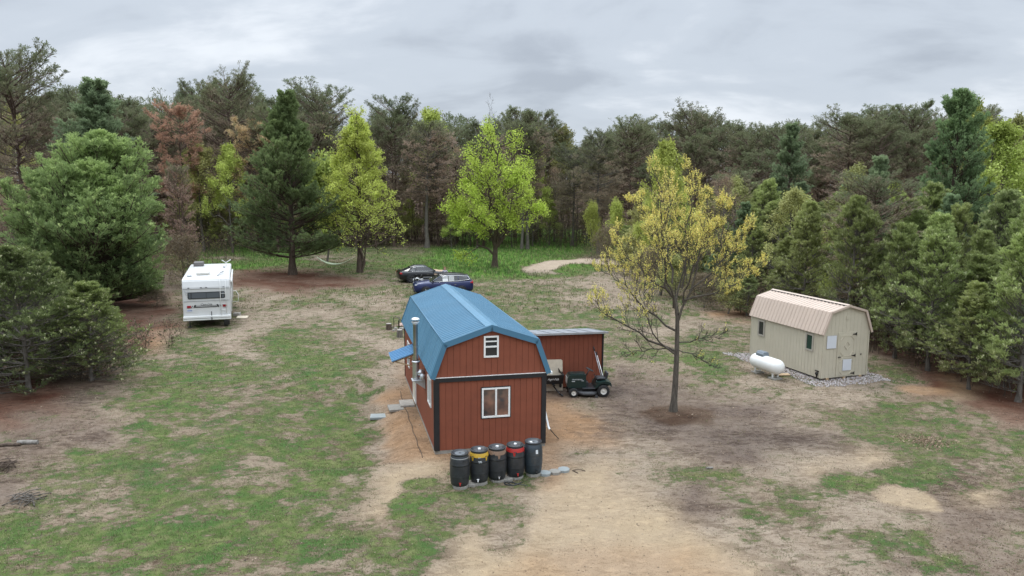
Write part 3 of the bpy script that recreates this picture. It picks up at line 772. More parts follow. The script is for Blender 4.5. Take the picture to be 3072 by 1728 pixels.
M_lime = broadleaf(22, stem((0, 0, -0.15), (0.05, 0, H - 0.6), 9, (0.1, 0.05, 0)), 0.24, lm, nl=(6, 5, 3), ratio=(0.42, 0.5, 0.5), up=(0.1, 0.1, 0.1), leaf=0.15, lk=3, lsc=0.13,
                   cols=((0.46, 0.52, 0.12), (0.60, 0.70, 0.16)), barkm=BARK_BROWN, leaf_lo=(2.5, 9.0), clump=0.30, twig_r=0.007)
p = on(905, 686); tree('maple_tree', M_lime, p, 'lime green cone shaped maple with three stems, hammock tied to it', 'tree', 0.3)
# bright green broad tree behind the cars
lm = [stem((0, 0, 1.3), (-3.9, 0.6, 6.2), 6, (-0.6, 0, 0.1)), stem((0.05, 0, 1.6), (0.6, -0.4, 12.8), 7), stem((0.1, 0.1, 2.2), (-1.8, 1.6, 11.4), 6), stem((0, 0, 1.9), (2.6, 0.4, 10.2), 6, (0.5, 0, 0)),
      stem((0, 0, 1.5), (1.9, -2.6, 7.5), 6), stem((0.1, 0.1, 2.8), (4.1, 0.5, 7.0), 6, (0.3, 0, -0.4)), stem((-0.4, 0, 4.2), (-4.6, -0.6, 7.0), 6), stem((0.2, 0, 5), (-1.0, -2.6, 10.0), 6), stem((0.3, 0, 6.0), (2.0, 2.0, 11.6), 6),
      stem((0.1, 0, 2.6), (0.6, -3.4, 5.6), 6), stem((0.1, 0, 3.0), (-2.4, -2.2, 6.0), 6), stem((0.4, -0.2, 8), (-0.9, 0.2, 13.4), 6), stem((0.2, 0, 3), (2.2, -1.4, 5.2), 6), stem((0.3, 0, 7), (3.3, -0.4, 9.6), 6), stem((0.1, 0, 6), (-3.2, 0.4, 9.6), 6)]
M_grn = broadleaf(23, stem((0, 0, -0.15), (0.35, -0.1, 8.0), 8), 0.31, lm, nl=(6, 5, 5), ratio=(0.40, 0.52, 0.52), up=(0.12, 0.1, 0.05), leaf=0.20, lk=6, lsc=0.26,
                  cols=((0.36, 0.42, 0.065), (0.55, 0.63, 0.12)), barkm=BARK_BROWN, clump=0.54)
p = on(1244, 674); tree('leafy_tree', M_grn, p, 'bright green forked broadleaf tree behind the parked cars', 'tree', 0.0, (0.93, 0.93, 0.96))
# budding tree with yellow catkins in the foreground
lm = [stem((0, 0, 2.35), (-4.2, 0.5, 4.4), 7, (-0.2, 0, -0.25)), stem((0, 0, 2.2), (-1.9, -0.9, 5.4), 6, (-0.55, 0, -0.2)), stem((0.05, 0, 3.6), (-1.0, 0.3, 9.2), 7, (-0.35, 0, 0.2)),
      stem((0.08, 0, 3.6), (1.35, 0.2, 8.7), 7, (0.3, 0, -0.1)), stem((0.6, 0, 4.9), (3.4, 0.4, 7.3), 6, (0.2, 0, -0.1)), stem((0.35, 0, 4.5), (3.9, -0.6, 5.9), 7, (0.1, 0, -0.2)), stem((0.1, 0, 2.7), (2.6, 0.3, 3.15), 7, (0.2, 0, -0.1)),
      stem((-0.1, 0, 2.3), (-2.7, 0.4, 2.2), 6, (0, 0, 0.12)), stem((0.1, 0, 2.4), (2.0, -0.6, 1.7), 6, (0, 0, 0.12)), stem((-0.2, 0, 4.6), (-3.3, 0.2, 7.2), 6, (-0.3, 0, -0.1)), stem((-0.3, 0, 5.2), (-0.5, 1.8, 9.0), 6), stem((0.3, 0, 4.4), (0.7, -2.2, 7.6), 6),
      stem((0.2, 0, 5.0), (0.6, 0.2, 9.4), 6), stem((0.1, 0.1, 3.9), (1.0, 2.6, 7.6), 6), stem((-0.2, -0.1, 4.2), (-1.6, -2.2, 7.4), 6), stem((0, 0, 3.2), (-3.6, 1.0, 5.8), 6, (-0.2, 0, -0.2)), stem((0.7, 0, 5.6), (2.4, 0.2, 8.4), 6), stem((-0.5, 0, 6), (-2.2, 0.3, 8.6), 6)]
rb = np.random.default_rng(77)
def budding(seed, lm):
    rng = np.random.default_rng(seed); W = Wood()
    tk_ = stem((0, 0, -0.15), (0.03, 0, 3.75), 8, (0.05, 0, 0)); t = np.linspace(0, 1, 8)
    W.add(tk_[None], (0.145 * (1 - 0.42 * t) * (1 + 0.6 * np.exp(-t * 16)))[None], 12)
    K = 8; L0 = []
    for p in lm:
        d = np.concatenate([[0], np.cumsum(np.linalg.norm(np.diff(p, axis=0), axis=1))]); q = np.linspace(0, d[-1], K)
        L0.append(np.stack([np.interp(q, d, p[:, j]) for j in range(3)], 1))
    L0 = np.stack(L0); ln = np.linalg.norm(L0[:, -1] - L0[:, 0], axis=1)
    L0[:, 1:-1] += rng.normal(size=(len(L0), K - 2, 3)) * 0.022 * ln[:, None, None]
    L0 = L0 * np.array([0.82, 0.82, 0.90]) + np.array([0, 0, 0.24])
    W.add(L0, np.clip(ln * 0.0110, 0.020, 0.062)[:, None] * (1 - 0.8 * np.linspace(0, 1, K))[None], 7)
    c1 = spawn(rng, L0, 9, 0.25, 1.0, (25, 52), 0.26, 6, 0.22, 0.12); W.add(c1, np.full((len(c1), 1), 0.017) * (1 - 0.6 * np.linspace(0, 1, 6))[None], 4)
    c2 = spawn(rng, c1, 6, 0.2, 1.0, (25, 55), 0.52, 5, 0.3, 0.12); W.add(c2, np.full((len(c2), 1), 0.0085) * (1 - 0.5 * np.linspace(0, 1, 5))[None], 3)
    c3 = spawn(rng, c2, 4, 0.3, 1.0, (20, 50), 0.5, 4, 0.35, 0.1); W.add(c3, np.full((len(c3), 1), 0.0055) * np.ones((1, 4)), 3)
    # catkin sprigs: upright plumes on the outer twigs, thicker high in the crown
    P = np.concatenate([c3[:, 3], c3[:, 2], c2[:, 4], c2[:, 3]]); D = np.concatenate([c3[:, 3] - c3[:, 2], c3[:, 2] - c3[:, 1], c2[:, 4] - c2[:, 3], c2[:, 3] - c2[:, 2]])
    rad = np.hypot(P[:, 0], P[:, 1]); pr = sstep(3.3, 5.6, P[:, 2] + 0.22 * rad) * (0.25 + 0.75 * sstep(0.6, 2.6, rad + np.maximum(P[:, 2] - 6.0, 0) * 1.6))
    k = rng.random(len(P)) < pr * 0.60 + 0.010; P, D = P[k], norm(D[k]) + np.array([0, 0, 0.9])
    V, Q, C = leaves(rng, np.concatenate([P + norm(D) * u for u in (0.0, 0.045, 0.09, 0.135)]), 2, 0.055, 0.022, (0.80, 0.675, 0.215), 0.25)
    g = rng.random(len(C) // 4) < 0.25; C = np.where(np.repeat(g, 4)[:, None], C * np.array([0.72, 0.86, 0.7]), C)
    return W.mesh('budding_trunk', bark('bark_budding', (0.05, 0.043, 0.035), (0.15, 0.13, 0.105))), np_mesh('budding_crown', V, Q=Q, mats=[FOL], tint=C)
p = on(1693, 1034); tree('budding_tree', budding(31, lm), p, 'half bare tree with yellow catkins standing in bare soil right of the red barn', 'tree', 0.0, (0.88, 0.88, 1.0))

# ------------------------------------------------------------------ the forest: variants first, then every tree placed
RLO, RHI, RBR = (0.22, 0.205, 0.12), (0.165, 0.195, 0.098), (0.40, 0.31, 0.225)
def red_pine(seed, H=20.0, cb=0.26, R0=3.9, brown=RBR, bl=0.58, lo=RLO, hi=RHI, gap=0.16, el=(-6, 42), tk=8):
    return pine(seed, H, cb, R0, P_red, 0.78, 5, el, 0.10, 8, 0.44, 0.30, tk, 0.32, 0.030, 0.95, lo, hi, tr=0.19, tuft_n=2, up=0.25, tipn=3, gap=gap, dead=0.25, barkm=BARK_RED, brown=(brown, bl))
RED = [red_pine(101), red_pine(102, cb=0.2, R0=4.4, bl=0.66), red_pine(103, cb=0.34, R0=3.8, bl=0.5), red_pine(104, cb=0.24, R0=4.7, bl=0.7, gap=0.25, el=(2, 36)), red_pine(105, cb=0.28, R0=3.9, gap=0.28)]
RED_BARE = [red_pine(111, cb=0.16, R0=4.2, bl=0.98, brown=(0.42, 0.305, 0.23), gap=0.08, tk=5), red_pine(112, cb=0.18, R0=4.3, bl=0.85, brown=(0.38, 0.295, 0.215), tk=5)]
RUST = [red_pine(121, H=17, cb=0.42, R0=3.3, bl=1.6, brown=(0.52, 0.335, 0.215), gap=0.2, tk=7), red_pine(122, H=15, cb=0.45, R0=3.0, bl=1.5, brown=(0.48, 0.35, 0.20), gap=0.2, tk=7)]
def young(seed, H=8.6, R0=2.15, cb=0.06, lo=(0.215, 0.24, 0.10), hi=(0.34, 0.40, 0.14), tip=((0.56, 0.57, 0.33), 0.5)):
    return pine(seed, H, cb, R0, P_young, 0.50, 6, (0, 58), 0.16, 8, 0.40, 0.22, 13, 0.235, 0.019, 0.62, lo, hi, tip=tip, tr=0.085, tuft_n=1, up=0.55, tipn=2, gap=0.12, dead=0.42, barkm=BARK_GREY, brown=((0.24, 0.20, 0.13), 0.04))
YNG = [young(201), young(202, R0=2.35), young(203, H=8.0, R0=1.95, cb=0.10), young(204, R0=2.2, lo=(0.19, 0.23, 0.105), hi=(0.29, 0.35, 0.145)), young(205, H=9, R0=2.1, cb=0.16)]
YNG_D = [young(206, R0=2.9, cb=0.02, lo=(0.125, 0.15, 0.065), hi=(0.20, 0.245, 0.085)), young(207, R0=3.1, cb=0.02, lo=(0.12, 0.15, 0.06), hi=(0.22, 0.275, 0.085))]
def P_def(H, z0, R0, n, seed):
    return cone_limbs(H, z0, R0, n, 25, 68, 0.55, np.random.default_rng(seed))
def hardwood(seed, H, R0, cols, leaf=0.17, lk=4, n=15, lvis=1.0, clump=0.38, z0=0.25, barkm=None, tr=0.11):
    return broadleaf(seed, stem((0, 0, -0.15), (0.2, 0.1, H * 0.86), 8, (0.15, 0, 0)), tr, P_def(H, H * z0, R0, n, seed), nl=(5, 4, 4), ratio=(0.42, 0.5, 0.5), leaf=leaf, lk=lk, lsc=0.2, cols=cols, barkm=barkm or BARK_GREY, lvis=lvis, clump=clump)
LIMEC, OLIVEC, BROWNC = ((0.34, 0.39, 0.09), (0.52, 0.59, 0.16)), ((0.30, 0.295, 0.115), (0.43, 0.43, 0.16)), ((0.34, 0.245, 0.175), (0.42, 0.32, 0.20))
HARD_L = [hardwood(301, 9, 2.4, LIMEC), hardwood(302, 10, 2.9, LIMEC, clump=0.46)]
HARD_O = [hardwood(303, 9, 2.6, OLIVEC, lk=3, clump=0.42), hardwood(304, 10, 2.8, OLIVEC, lk=2, clump=0.45)]
HARD_B = [hardwood(305, 10, 2.8, BROWNC, leaf=0.09, lk=2, n=22, clump=0.0, lvis=0.6), hardwood(306, 9, 2.6, BROWNC, leaf=0.08, lk=1, n=22, clump=0.0)]
SHRUB = [hardwood(307, 3.0, 1.2, OLIVEC, leaf=0.10, lk=3, n=12, z0=0.05, tr=0.04), hardwood(308, 2.6, 1.3, ((0.22, 0.17, 0.11), (0.27, 0.23, 0.12)), leaf=0.07, lk=2, n=14, z0=0.04, clump=0.0, tr=0.035)]
SHRUB_L = [hardwood(309, 3.4, 1.3, LIMEC, leaf=0.13, lk=4, n=12, z0=0.15, tr=0.04)]
TALL = [pine(131, 20.0, 0.46, 3.9, P_red, 0.72, 5, (-12, 40), 0.10, 9, 0.44, 0.25, 6, 0.32, 0.030, 0.95, RLO, RHI, tr=0.27, tuft_n=2, up=0.2, tipn=3, gap=0.12, dead=0.35, barkm=BARK_GREY, brown=((0.42, 0.31, 0.23), 0.9), lean=-0.03),
        pine(132, 20.0, 0.42, 4.2, P_red, 0.72, 5, (-14, 38), 0.10, 9, 0.44, 0.25, 7, 0.32, 0.030, 0.95, RLO, RHI, tr=0.22, tuft_n=2, up=0.2, tipn=3, gap=0.12, dead=0.3, barkm=BARK_GREY, brown=((0.36, 0.29, 0.20), 0.7))]
SNAG = hardwood(310, 20, 2.2, BROWNC, leaf=0.05, lk=1, n=14, lvis=0.05, z0=0.45, tr=0.16)

SKY = [(-400, 60), (0, 100), (60, 110), (110, 215), (180, 200), (240, 168), (330, 230), (420, 215), (480, 215), (510, 170), (560, 152), (620, 200), (660, 235), (760, 195), (830, 232), (860, 300), (920, 290), (980, 235),
       (1050, 300), (1120, 270), (1200, 285), (1290, 270), (1330, 268), (1390, 300), (1440, 345), (1490, 340), (1560, 290), (1620, 292), (1680, 300), (1740, 248), (1800, 285), (1900, 300), (2000, 288), (2060, 312), (2130, 268),
       (2200, 268), (2290, 258), (2400, 250), (2470, 265), (2530, 315), (2576, 305), (2900, 280)]
SKX, SKYY = zip(*SKY)
HBASE = {'red': 20.0}
rf = np.random.default_rng(8)
placed = []
def free(x, y, d):
    return all((x - a) ** 2 + (y - b) ** 2 > d * d for a, b in placed)
def top_height(vx, vtop, Y):
    return at_y(vx, vtop, Y).z
def plant(name, meshes, Hm, x, y, h, label, cat, group=None, wid=1.0):
    k = h / Hm; placed.append((x, y))
    return tree(name, meshes, (x, y, gz(x, y)), label, cat, rf.uniform(0, 6.28), (k ** 0.6 * wid, k ** 0.6 * wid, k), group)
ZN = [(-9999, 420, 'behind the broad left pine'), (420, 880, 'behind camper and dark white pine'), (880, 1130, 'behind the lime green maple'), (1130, 1480, 'behind the bright green forked tree'),
      (1480, 1900, 'behind the yellow budding tree'), (1900, 2300, 'above the tan shed'), (2300, 9999, 'behind the young pines at the right edge')]
def zone(vx):
    for a, b, t in ZN:
        if a <= vx < b: return t
# single trees that stand out in the treeline:  kind, vx, top vy, Y, label
ONE = [
    ('red', 30, 100, 66, 'tallest red pine at the far left, top above the treeline', RED[1], 1.15),
    ('red', 562, 152, 100, 'tall open red pine with airy dark top behind the camper', RED[3], 1.0),
    ('rust', 443, 248, 90, 'dying rust orange pine above the broad rounded pine', RUST[0], 1.05),
    ('rust', 628, 292, 92, 'smaller orange brown dying pine beside the dark white pine', RUST[1], 1.0),
    ('red', 790, 195, 104, 'broad dark red pine rising over the dark white pine', RED[1], 1.25),
    ('red', 992, 232, 106, 'tall narrow red pine right of the lime green maple', RED[0], 1.0),
    ('bare', 1072, 300, 99, 'leaning grey trunked pine with reddish brown twigs left of the bright green tree', TALL[0], 1.15),
    ('snag', 1234, 228, 112, 'bare dead snag sticking out above the bright green forked tree', SNAG, 0.8),
    ('lime', 1085, 288, 122, 'yellow green treetop peeping over the brown pines', HARD_L[0], 1.2),
    ('red', 1300, 266, 118, 'dark red pine right above the bright green forked tree', RED[2], 1.1),
    ('bare', 1316, 300, 98, 'left one of two close pale pine trunks right of the bright green tree', TALL[1], 0.9),
    ('bare', 1331, 305, 98.6, 'right one of two close pale pine trunks right of the bright green tree', TALL[0], 0.9),
    ('red', 1352, 270, 116, 'dark red pine with a flat top left of the dip in the treeline', RED[4], 1.1),
    ('red', 1445, 355, 104, 'brown pine with bare lower trunk at the dip in the treeline', TALL[1], 1.1),
    ('red', 1512, 320, 92, 'grey brown pine with straight bare trunk at the bend of the sand track', TALL[1], 1.0),
    ('red', 1592, 285, 99, 'dense dark pine just right of the dip in the treeline', RED[1], 1.2),
    ('red', 1745, 245, 108, 'flat topped red pine highest behind the yellow budding tree', RED[3], 1.15),
    ('red', 2150, 264, 96, 'rounded red pine with bare grey limbs above the young pines', RED[3], 1.35),
    ('red', 2215, 262, 104, 'dark red pine close right of the rounded one above the tan shed', RED[0], 1.1),
    ('red', 2300, 250, 100, 'dark red pine just left of the tallest white pine', RED[2], 1.1),
    ('red', 2475, 262, 90, 'dark leaning red pine right of the tallest white pine', RED[4], 1.0),
    ('lime', 1675, 372, 58, 'lime green tree half hidden behind the yellow budding tree', HARD_L[1], 0.75),
    ('lime', 2515, 325, 66, 'bright lime green tree at the right edge below the treeline', HARD_L[0], 1.2),
    ('olive', 2572, 305, 72, 'pale twiggy tree at the right edge of the treeline', HARD_O[1], 1.0),
    ('lime', 2440, 270, 74, 'yellow green tree showing through beside the tallest white pine', HARD_L[1], 0.9),
    ('lime', 1345, 335, 110, 'pale lime tree between dark pines right of the bright green tree', HARD_L[0], 0.8),
    ('lime', 1420, 330, 116, 'pale green treetop in the dip of the treeline', HARD_O[0], 1.0),
    ('olive', 500, 345, 92, 'yellow olive spring tree behind the camper', HARD_O[0], 1.15),
    ('lime', 575, 375, 90, 'lime green sapling between camper and dark white pine', HARD_L[1], 0.8),
    ('lime', 470, 390, 95, 'lime green sapling left of the yellow olive tree', HARD_L[0], 0.8),
    ('olive', 1828, 420, 60, 'pale bare twiggy tree right behind the yellow budding tree', HARD_B[1], 0.9),
    ('dark', 446, 400, 62, 'thin brown half dead pine just behind the camper', RED_BARE[0], 0.55),
    ('shrub', 1490, 528, 88, 'small lime shrub at the bend of the sand track', SHRUB_L[0], 0.6),
    ('shrub', 1551, 525, 84, 'small lime shrub left of the yellow budding tree', SHRUB_L[0], 0.6),
    ('shrub', 815, 425, 80, 'lime bush peeping between dark pine and maple', SHRUB_L[0], 1.2)]
NAMES = {'red': ('red_pine', 'pine tree', 20.0), 'rust': ('dying_pine', 'pine tree', 17.0), 'bare': ('brown_pine', 'pine tree', 20.0), 'snag': ('dead_tree', 'tree', 20.0), 'lime': ('spring_tree', 'tree', 9.0), 'olive': ('spring_tree', 'tree', 10.0), 'dark': ('brown_pine', 'pine tree', 20.0), 'shrub': ('shrub', 'shrub', 3.4)}
for kind, vx, vt, Y, lab, ms, wd in ONE:
    nm, cat, Hm = NAMES[kind]
    if ms is RUST[1]: Hm = 15.0
    if ms in (HARD_O[1], HARD_L[1]): Hm = 10.0
    P = at_y(vx, vt, Y); g = gz(P.x, Y)
    plant(nm, ms, Hm, P.x, Y, P.z - g, lab, cat, None, wd)
# the forest wall behind the clearing
KEEP = [(443, 70, 90), (628, 50, 92), (562, 45, 100), (1072, 45, 99), (1445, 40, 104), (1512, 30, 92), (500, 40, 92), (1323, 28, 98), (1340, 30, 98)]
def blocks(vx, py): return any(abs(vx - a) < wd and py < Y + 1 for a, wd, Y in KEEP)
def forest_row(Y, step, xlo, xhi, drop, jit=2.0, mix=(0.62, 0.16, 0.08, 0.06, 0.08), only=None):
    x = xlo + rf.uniform(0, step)
    while x < xhi:
        px = x + rf.normal() * step * 0.18; py = Y + rf.uniform(-jit, jit)
        vx = float(to_v([[px, py, 0]])[0][0]); x += step * rf.uniform(0.75, 1.25)
        if not (-130 < vx < 2700) or not free(px, py, 2.3) or blocks(vx, py): continue
        vt = float(np.interp(vx, SKX, SKYY)) + rf.uniform(*drop)
        h = top_height(vx, vt, py) - gz(px, py)
        k = rf.random(); zt = zone(vx); c = np.cumsum(mix)
        if k < c[0]: plant('red_pine', RED[rf.integers(5)], 20.0, px, py, h, 'tall dark red pine in the forest ' + zt, 'pine tree', 'tall red pines ' + zt)
        elif k < c[1]: plant('brown_pine', RED_BARE[rf.integers(2)], 20.0, px, py, h * 0.94, 'brown twiggy pine in the forest ' + zt, 'pine tree', 'brown pines ' + zt)
        elif k < c[2]: plant('bare_tree', HARD_B[rf.integers(2)], 9.5, px, py, h * rf.uniform(0.6, 0.85), 'bare brown hardwood in the forest ' + zt, 'tree', 'bare hardwoods ' + zt)
        elif k < c[3]: plant('spring_tree', HARD_L[rf.integers(2)], 9.5, px, py, h * rf.uniform(0.4, 0.72), 'lime green young tree in the forest ' + zt, 'tree', 'lime green trees ' + zt)
        else: plant('spring_tree', HARD_O[rf.integers(2)], 9.5, px, py, h * rf.uniform(0.4, 0.7), 'olive budding tree in the forest ' + zt, 'tree', 'olive trees ' + zt)
forest_row(101, 4.2, -62, 4, (20, 130), 3.0, (0.38, 0.22, 0.16, 0.10, 0.14))
forest_row(108, 4.6, -66, 12, (10, 90), 3.0, (0.50, 0.2, 0.14, 0.06, 0.10))
def understory(Y, step, xlo, xhi):
    x = xlo
    while x < xhi:
        px = x + rf.normal() * 0.7; py = Y + rf.uniform(-2, 2); x += step * rf.uniform(0.7, 1.3)
        vx = float(to_v([[px, py, 0]])[0][0])
        if not (-100 < vx < 2680) or not free(px, py, 1.3) or (vx > 1000 and blocks(vx, py)): continue
        k = rf.random(); h = rf.uniform(3.5, 8.0); zt = zone(vx)
        if k < 0.22: plant('bare_tree', HARD_B[rf.integers(2)], 9.5, px, py, h, 'thin brown bare sapling at the forest edge ' + zt, 'tree', 'brown saplings ' + zt)
        elif k < 0.52: plant('spring_tree', HARD_O[rf.integers(2)], 9.5, px, py, h, 'olive sapling in bud at the forest edge ' + zt, 'tree', 'olive saplings ' + zt)
        elif k < 0.86: plant('spring_tree', HARD_L[rf.integers(2)], 9.5, px, py, h * 0.85, 'lime green sapling at the forest edge ' + zt, 'tree', 'lime saplings ' + zt)
        else: plant('red_pine', RED_BARE[rf.integers(2)], 20.0, px, py, h * 1.5, 'short brown pine at the forest edge ' + zt, 'pine tree', 'short brown pines ' + zt)
understory(97, 2.6, -56, -24)
understory(100, 2.8, -58, 6)
understory(104, 3.4, -60, 10)
understory(111, 3.6, -62, 14)
forest_row(118, 4.4, -82, 84, (6, 60), 3.5, (0.66, 0.22, 0.06, 0.02, 0.04))
forest_row(128, 4.6, -90, 92, (2, 40), 3.5, (0.80, 0.16, 0.02, 0.01, 0.01))
forest_row(78, 4.4, -56, -26, (10, 90), 4.0, (0.6, 0.2, 0.05, 0.05, 0.10))
forest_row(92, 4.6, -64, -30, (5, 60), 4.0, (0.65, 0.2, 0.05, 0.04, 0.06))
forest_row(95, 4.6, 13, 72, (30, 110), 4.0, (0.55, 0.25, 0.1, 0.03, 0.07))
forest_row(106, 4.6, 14, 78, (8, 55), 4.0, (0.7, 0.2, 0.05, 0.02, 0.03))
# young pine plantation on the right
EDGE_Y = [24, 28.6, 37, 42, 47.8, 52.4, 62, 75, 90]; EDGE_X = [20.0, 19.8, 18.4, 16.6, 15.6, 13.8, 13.0, 11.5, 11.0]
def young_pine(px, py, h, where, grp, wd=1.0, ms=None):
    if ms is not None: return plant('young_pine', ms, 8.6, px, py, h, where, 'pine tree', grp, wd)
    i = rf.integers(5); Hm = (8.6, 8.6, 8.0, 8.6, 9.0)[i]
    plant('young_pine', YNG[i], Hm, px, py, h, where, 'pine tree', grp, wd)
for (vx, vy, vt, lab, wd) in ((2250, 905, 560, 'young pine with thin twin trunk right behind the tan shed', 1.0), (2445, 950, 640, 'dense low young pine at the wood edge right of the tan shed', 1.35), (2560, 1012, 560, 'young pine nearest the camera at the right edge', 1.15), (2330, 915, 600, 'slender young pine between the tan shed and the dense low one', 1.0)):
    P = at(vx, vy); young_pine(P.x, P.y, top_height(vx, vt, P.y), lab, None, wd)
YZ_ = ((0, 1900, 'young pine beside the bend of the sand track'), (1900, 2180, 'young pine left behind the tan shed'), (2180, 2400, 'young pine right behind the tan shed'), (2400, 9999, 'young pine at the right edge of the photograph'))
for y0 in np.arange(31, 88, 2.7):
    for x0 in np.arange(10, 64, 2.5):
        px = x0 + rf.normal() * 0.45; py = y0 + rf.normal() * 0.6
        ex = float(np.interp(py, EDGE_Y, EDGE_X))
        vx = float(to_v([[px, py, 0]])[0][0])
        if px < ex or vx > 2680 or (py > 52 and rf.random() < 0.35) or not free(px, py, 1.7): continue
        if px > ex + 15 and py < 60: continue
        dd = px - ex
        h = rf.uniform(4.6, 9.3) * (0.85 + 0.15 * min(dd / 5, 1))
        if py > 48 and dd < 3: h *= 0.62
        far_ = 'in the front ranks' if dd < 5 else 'deep in the plantation'
        lab = [t for a, b, t in YZ_ if a <= vx < b][0] + ', ' + far_
        k = rf.random(); side = 'beside the sand track' if vx < 1900 else 'left behind the tan shed' if vx < 2180 else 'right behind the tan shed' if vx < 2400 else 'at the right edge'
        if k < 0.10: plant('white_pine', M_w2, 17.5, px, py, h * 1.15, 'small blue green white pine among the young pines ' + side, 'pine tree', 'small white pines ' + side, 0.8)
        elif k < 0.18 and dd > 2: plant('spring_tree', HARD_L[rf.integers(2)], 9.5, px, py, h * 0.95, 'lime green leafy tree among the young pines ' + side, 'tree', 'lime trees among pines ' + side)
        elif k < 0.29 and dd > 1.5: plant('spring_tree', HARD_O[rf.integers(2)], 9.5, px, py, h * 1.05, 'olive budding tree among the young pines ' + side, 'tree', 'olive trees among pines ' + side)
        elif k < 0.35 and dd > 2: plant('brown_pine', RED_BARE[rf.integers(2)], 20.0, px, py, h * 1.2, 'brown twiggy pine among the young pines ' + side, 'pine tree', 'brown pines among young ones ' + side)
        else: young_pine(px, py, h, lab, 'plantation: ' + lab, rf.uniform(0.8, 1.25))
# young pines in the left foreground
for (vx, vy, vt, lab, wd) in ((70, 985, 612, 'nearest young pine at the left edge, dark with bare lower twigs', 1.45), (232, 958, 705, 'bushy young pine with bright shoots in the left foreground', 1.45), (-40, 960, 640, 'young pine cut by the left edge of the photograph', 1.3), (150, 905, 668, 'young pine squeezed between the two left foreground pines', 1.1), (30, 880, 640, 'dark young pine behind the nearest left one', 1.2), (175, 950, 745, 'low bushy young pine filling the gap between the two left front pines', 1.5), (5, 945, 735, 'low young pine at the foot of the left edge group', 1.5), (270, 900, 765, 'low young pine right behind the bushy left one', 1.2)):
    P = at(vx, vy); young_pine(P.x, P.y, top_height(vx, vt, P.y) - gz(P.x, P.y), lab, None, wd * 0.92, YNG_D[1 if 'b' in lab[:2] else 0])
# brush along the edge of the wood
for i, (vx, vy, vt, ms, lab) in enumerate(((1590, 690, 590, SHRUB[0], 'olive brush at the wood edge left of the yellow budding tree'), (1530, 668, 585, SHRUB[1], 'brown brush where the sand track enters the wood'), (1640, 725, 640, SHRUB[1], 'brown brush behind the lower twigs of the budding tree'), (1770, 775, 700, SHRUB[1], 'brown brush right behind the trunk of the budding tree'), (1830, 790, 715, SHRUB[0], 'olive brush left of the tan shed'), (1700, 750, 655, SHRUB[0], 'olive brush in the wood edge behind the budding tree'), (395, 772, 735, SHRUB[1], 'low brown bush beside the camper'), (462, 720, 610, SHRUB[1], 'brown twiggy bush behind the camper'), (520, 600, 520, SHRUB[0], 'olive bush at the forest edge behind the camper'), (670, 604, 540, SHRUB[1], 'brown bush at the forest edge left of the dark pine'), (960, 600, 540, SHRUB[1], 'brown bush below the lime maple'), (1030, 604, 560, SHRUB[0], 'olive bush at the forest edge right of the maple'), (200, 945, 820, SHRUB[1], 'bare grey brush under the left foreground pines'))):
    P = at(vx, vy); plant('shrub', ms, (3.0, 2.6)[SHRUB.index(ms)], P.x, P.y, top_height(vx, vt, P.y) - gz(P.x, P.y), lab, 'shrub', None, 1.25)

# the wood floor: saplings, twigs and dead stems too many to count
def undergrowth():
    rng = np.random.default_rng(55); W = Wood(); VV, QQ, CC = [], [], []; nn = 0
    def strip(n, fx, hmin, hmax, tint):
        nonlocal nn
        pts = fx(n); x, y = pts[:, 0], pts[:, 1]; h = rng.uniform(hmin, hmax, n); z = terrain(x, y) - 0.05
        top = np.stack([x + rng.normal(size=n) * 0.25 * h * 0.4, y + rng.normal(size=n) * 0.25 * h * 0.4, z + h], 1); b = np.stack([x, y, z], 1)
        mid = (b + top) / 2 + rng.normal(size=(n, 3)) * 0.06 * h[:, None]
        P = np.stack([b, mid, top], 1); W.add(P, (0.010 + 0.004 * h)[:, None] * np.array([[1, 0.7, 0.3]]), 3)
        tw = spawn(rng, P, 5, 0.25, 1.0, (30, 75), 0.42, 3, 0.15, 0.15); W.add(tw, np.full((len(tw), 1), 0.008) * np.array([[1, 0.8, 0.4]]), 3)
        t2 = spawn(rng, tw, 3, 0.2, 1.0, (30, 70), 0.5, 3, 0.1, 0.15); W.add(t2, np.full((len(t2), 3), 0.006), 3)
        q = np.concatenate([t2[:, 2], tw[:, 2]]); k = rng.random(len(q)) < 0.55; q = q[k]
        col = np.array(tint)[rng.integers(0, len(tint), len(q))]
        V, Q, C = leaves(rng, q, 2, 0.12, 0.10, col, 0.25); VV.append(V); QQ.append(Q + nn); CC.append(C); nn += len(V)
    br = ((0.30, 0.23, 0.16), (0.26, 0.19, 0.13), (0.28, 0.27, 0.10), (0.34, 0.38, 0.08), (0.18, 0.20, 0.08))
    def back(n): return np.stack([rng.uniform(-72, 14, n), rng.uniform(99, 126, n)], 1)
    def leftw(n): return np.stack([rng.uniform(-58, -29, n), rng.uniform(60, 98, n)], 1)
    def right(n):
        y = rng.uniform(29, 96, n) ; ex = np.interp(y, EDGE_Y, EDGE_X); return np.stack([ex + rng.exponential(5.0, n) + 0.3, y], 1)
    def leftf(n): return np.stack([rng.uniform(-27, -17.5, n), rng.uniform(31, 40, n)], 1)
    strip(1500, back, 1.2, 4.5, br); strip(700, back, 3.0, 7.0, ((0.30, 0.31, 0.12), (0.38, 0.42, 0.12), (0.28, 0.22, 0.15))); strip(500, leftw, 1.0, 4.0, br)
    strip(1300, right, 0.5, 2.4, ((0.27, 0.20, 0.14), (0.24, 0.20, 0.12), (0.28, 0.31, 0.11), (0.25, 0.31, 0.11))); strip(160, leftf, 0.5, 1.6, ((0.17, 0.13, 0.09), (0.12, 0.13, 0.06)))
    o1 = W.mesh('undergrowth', BARK_BROWN)
    o2 = np_mesh('undergrowth_leaves', np.concatenate(VV), Q=np.concatenate(QQ), mats=[FOL], tint=np.concatenate(CC))
    return o1, o2
u1, u2 = undergrowth()
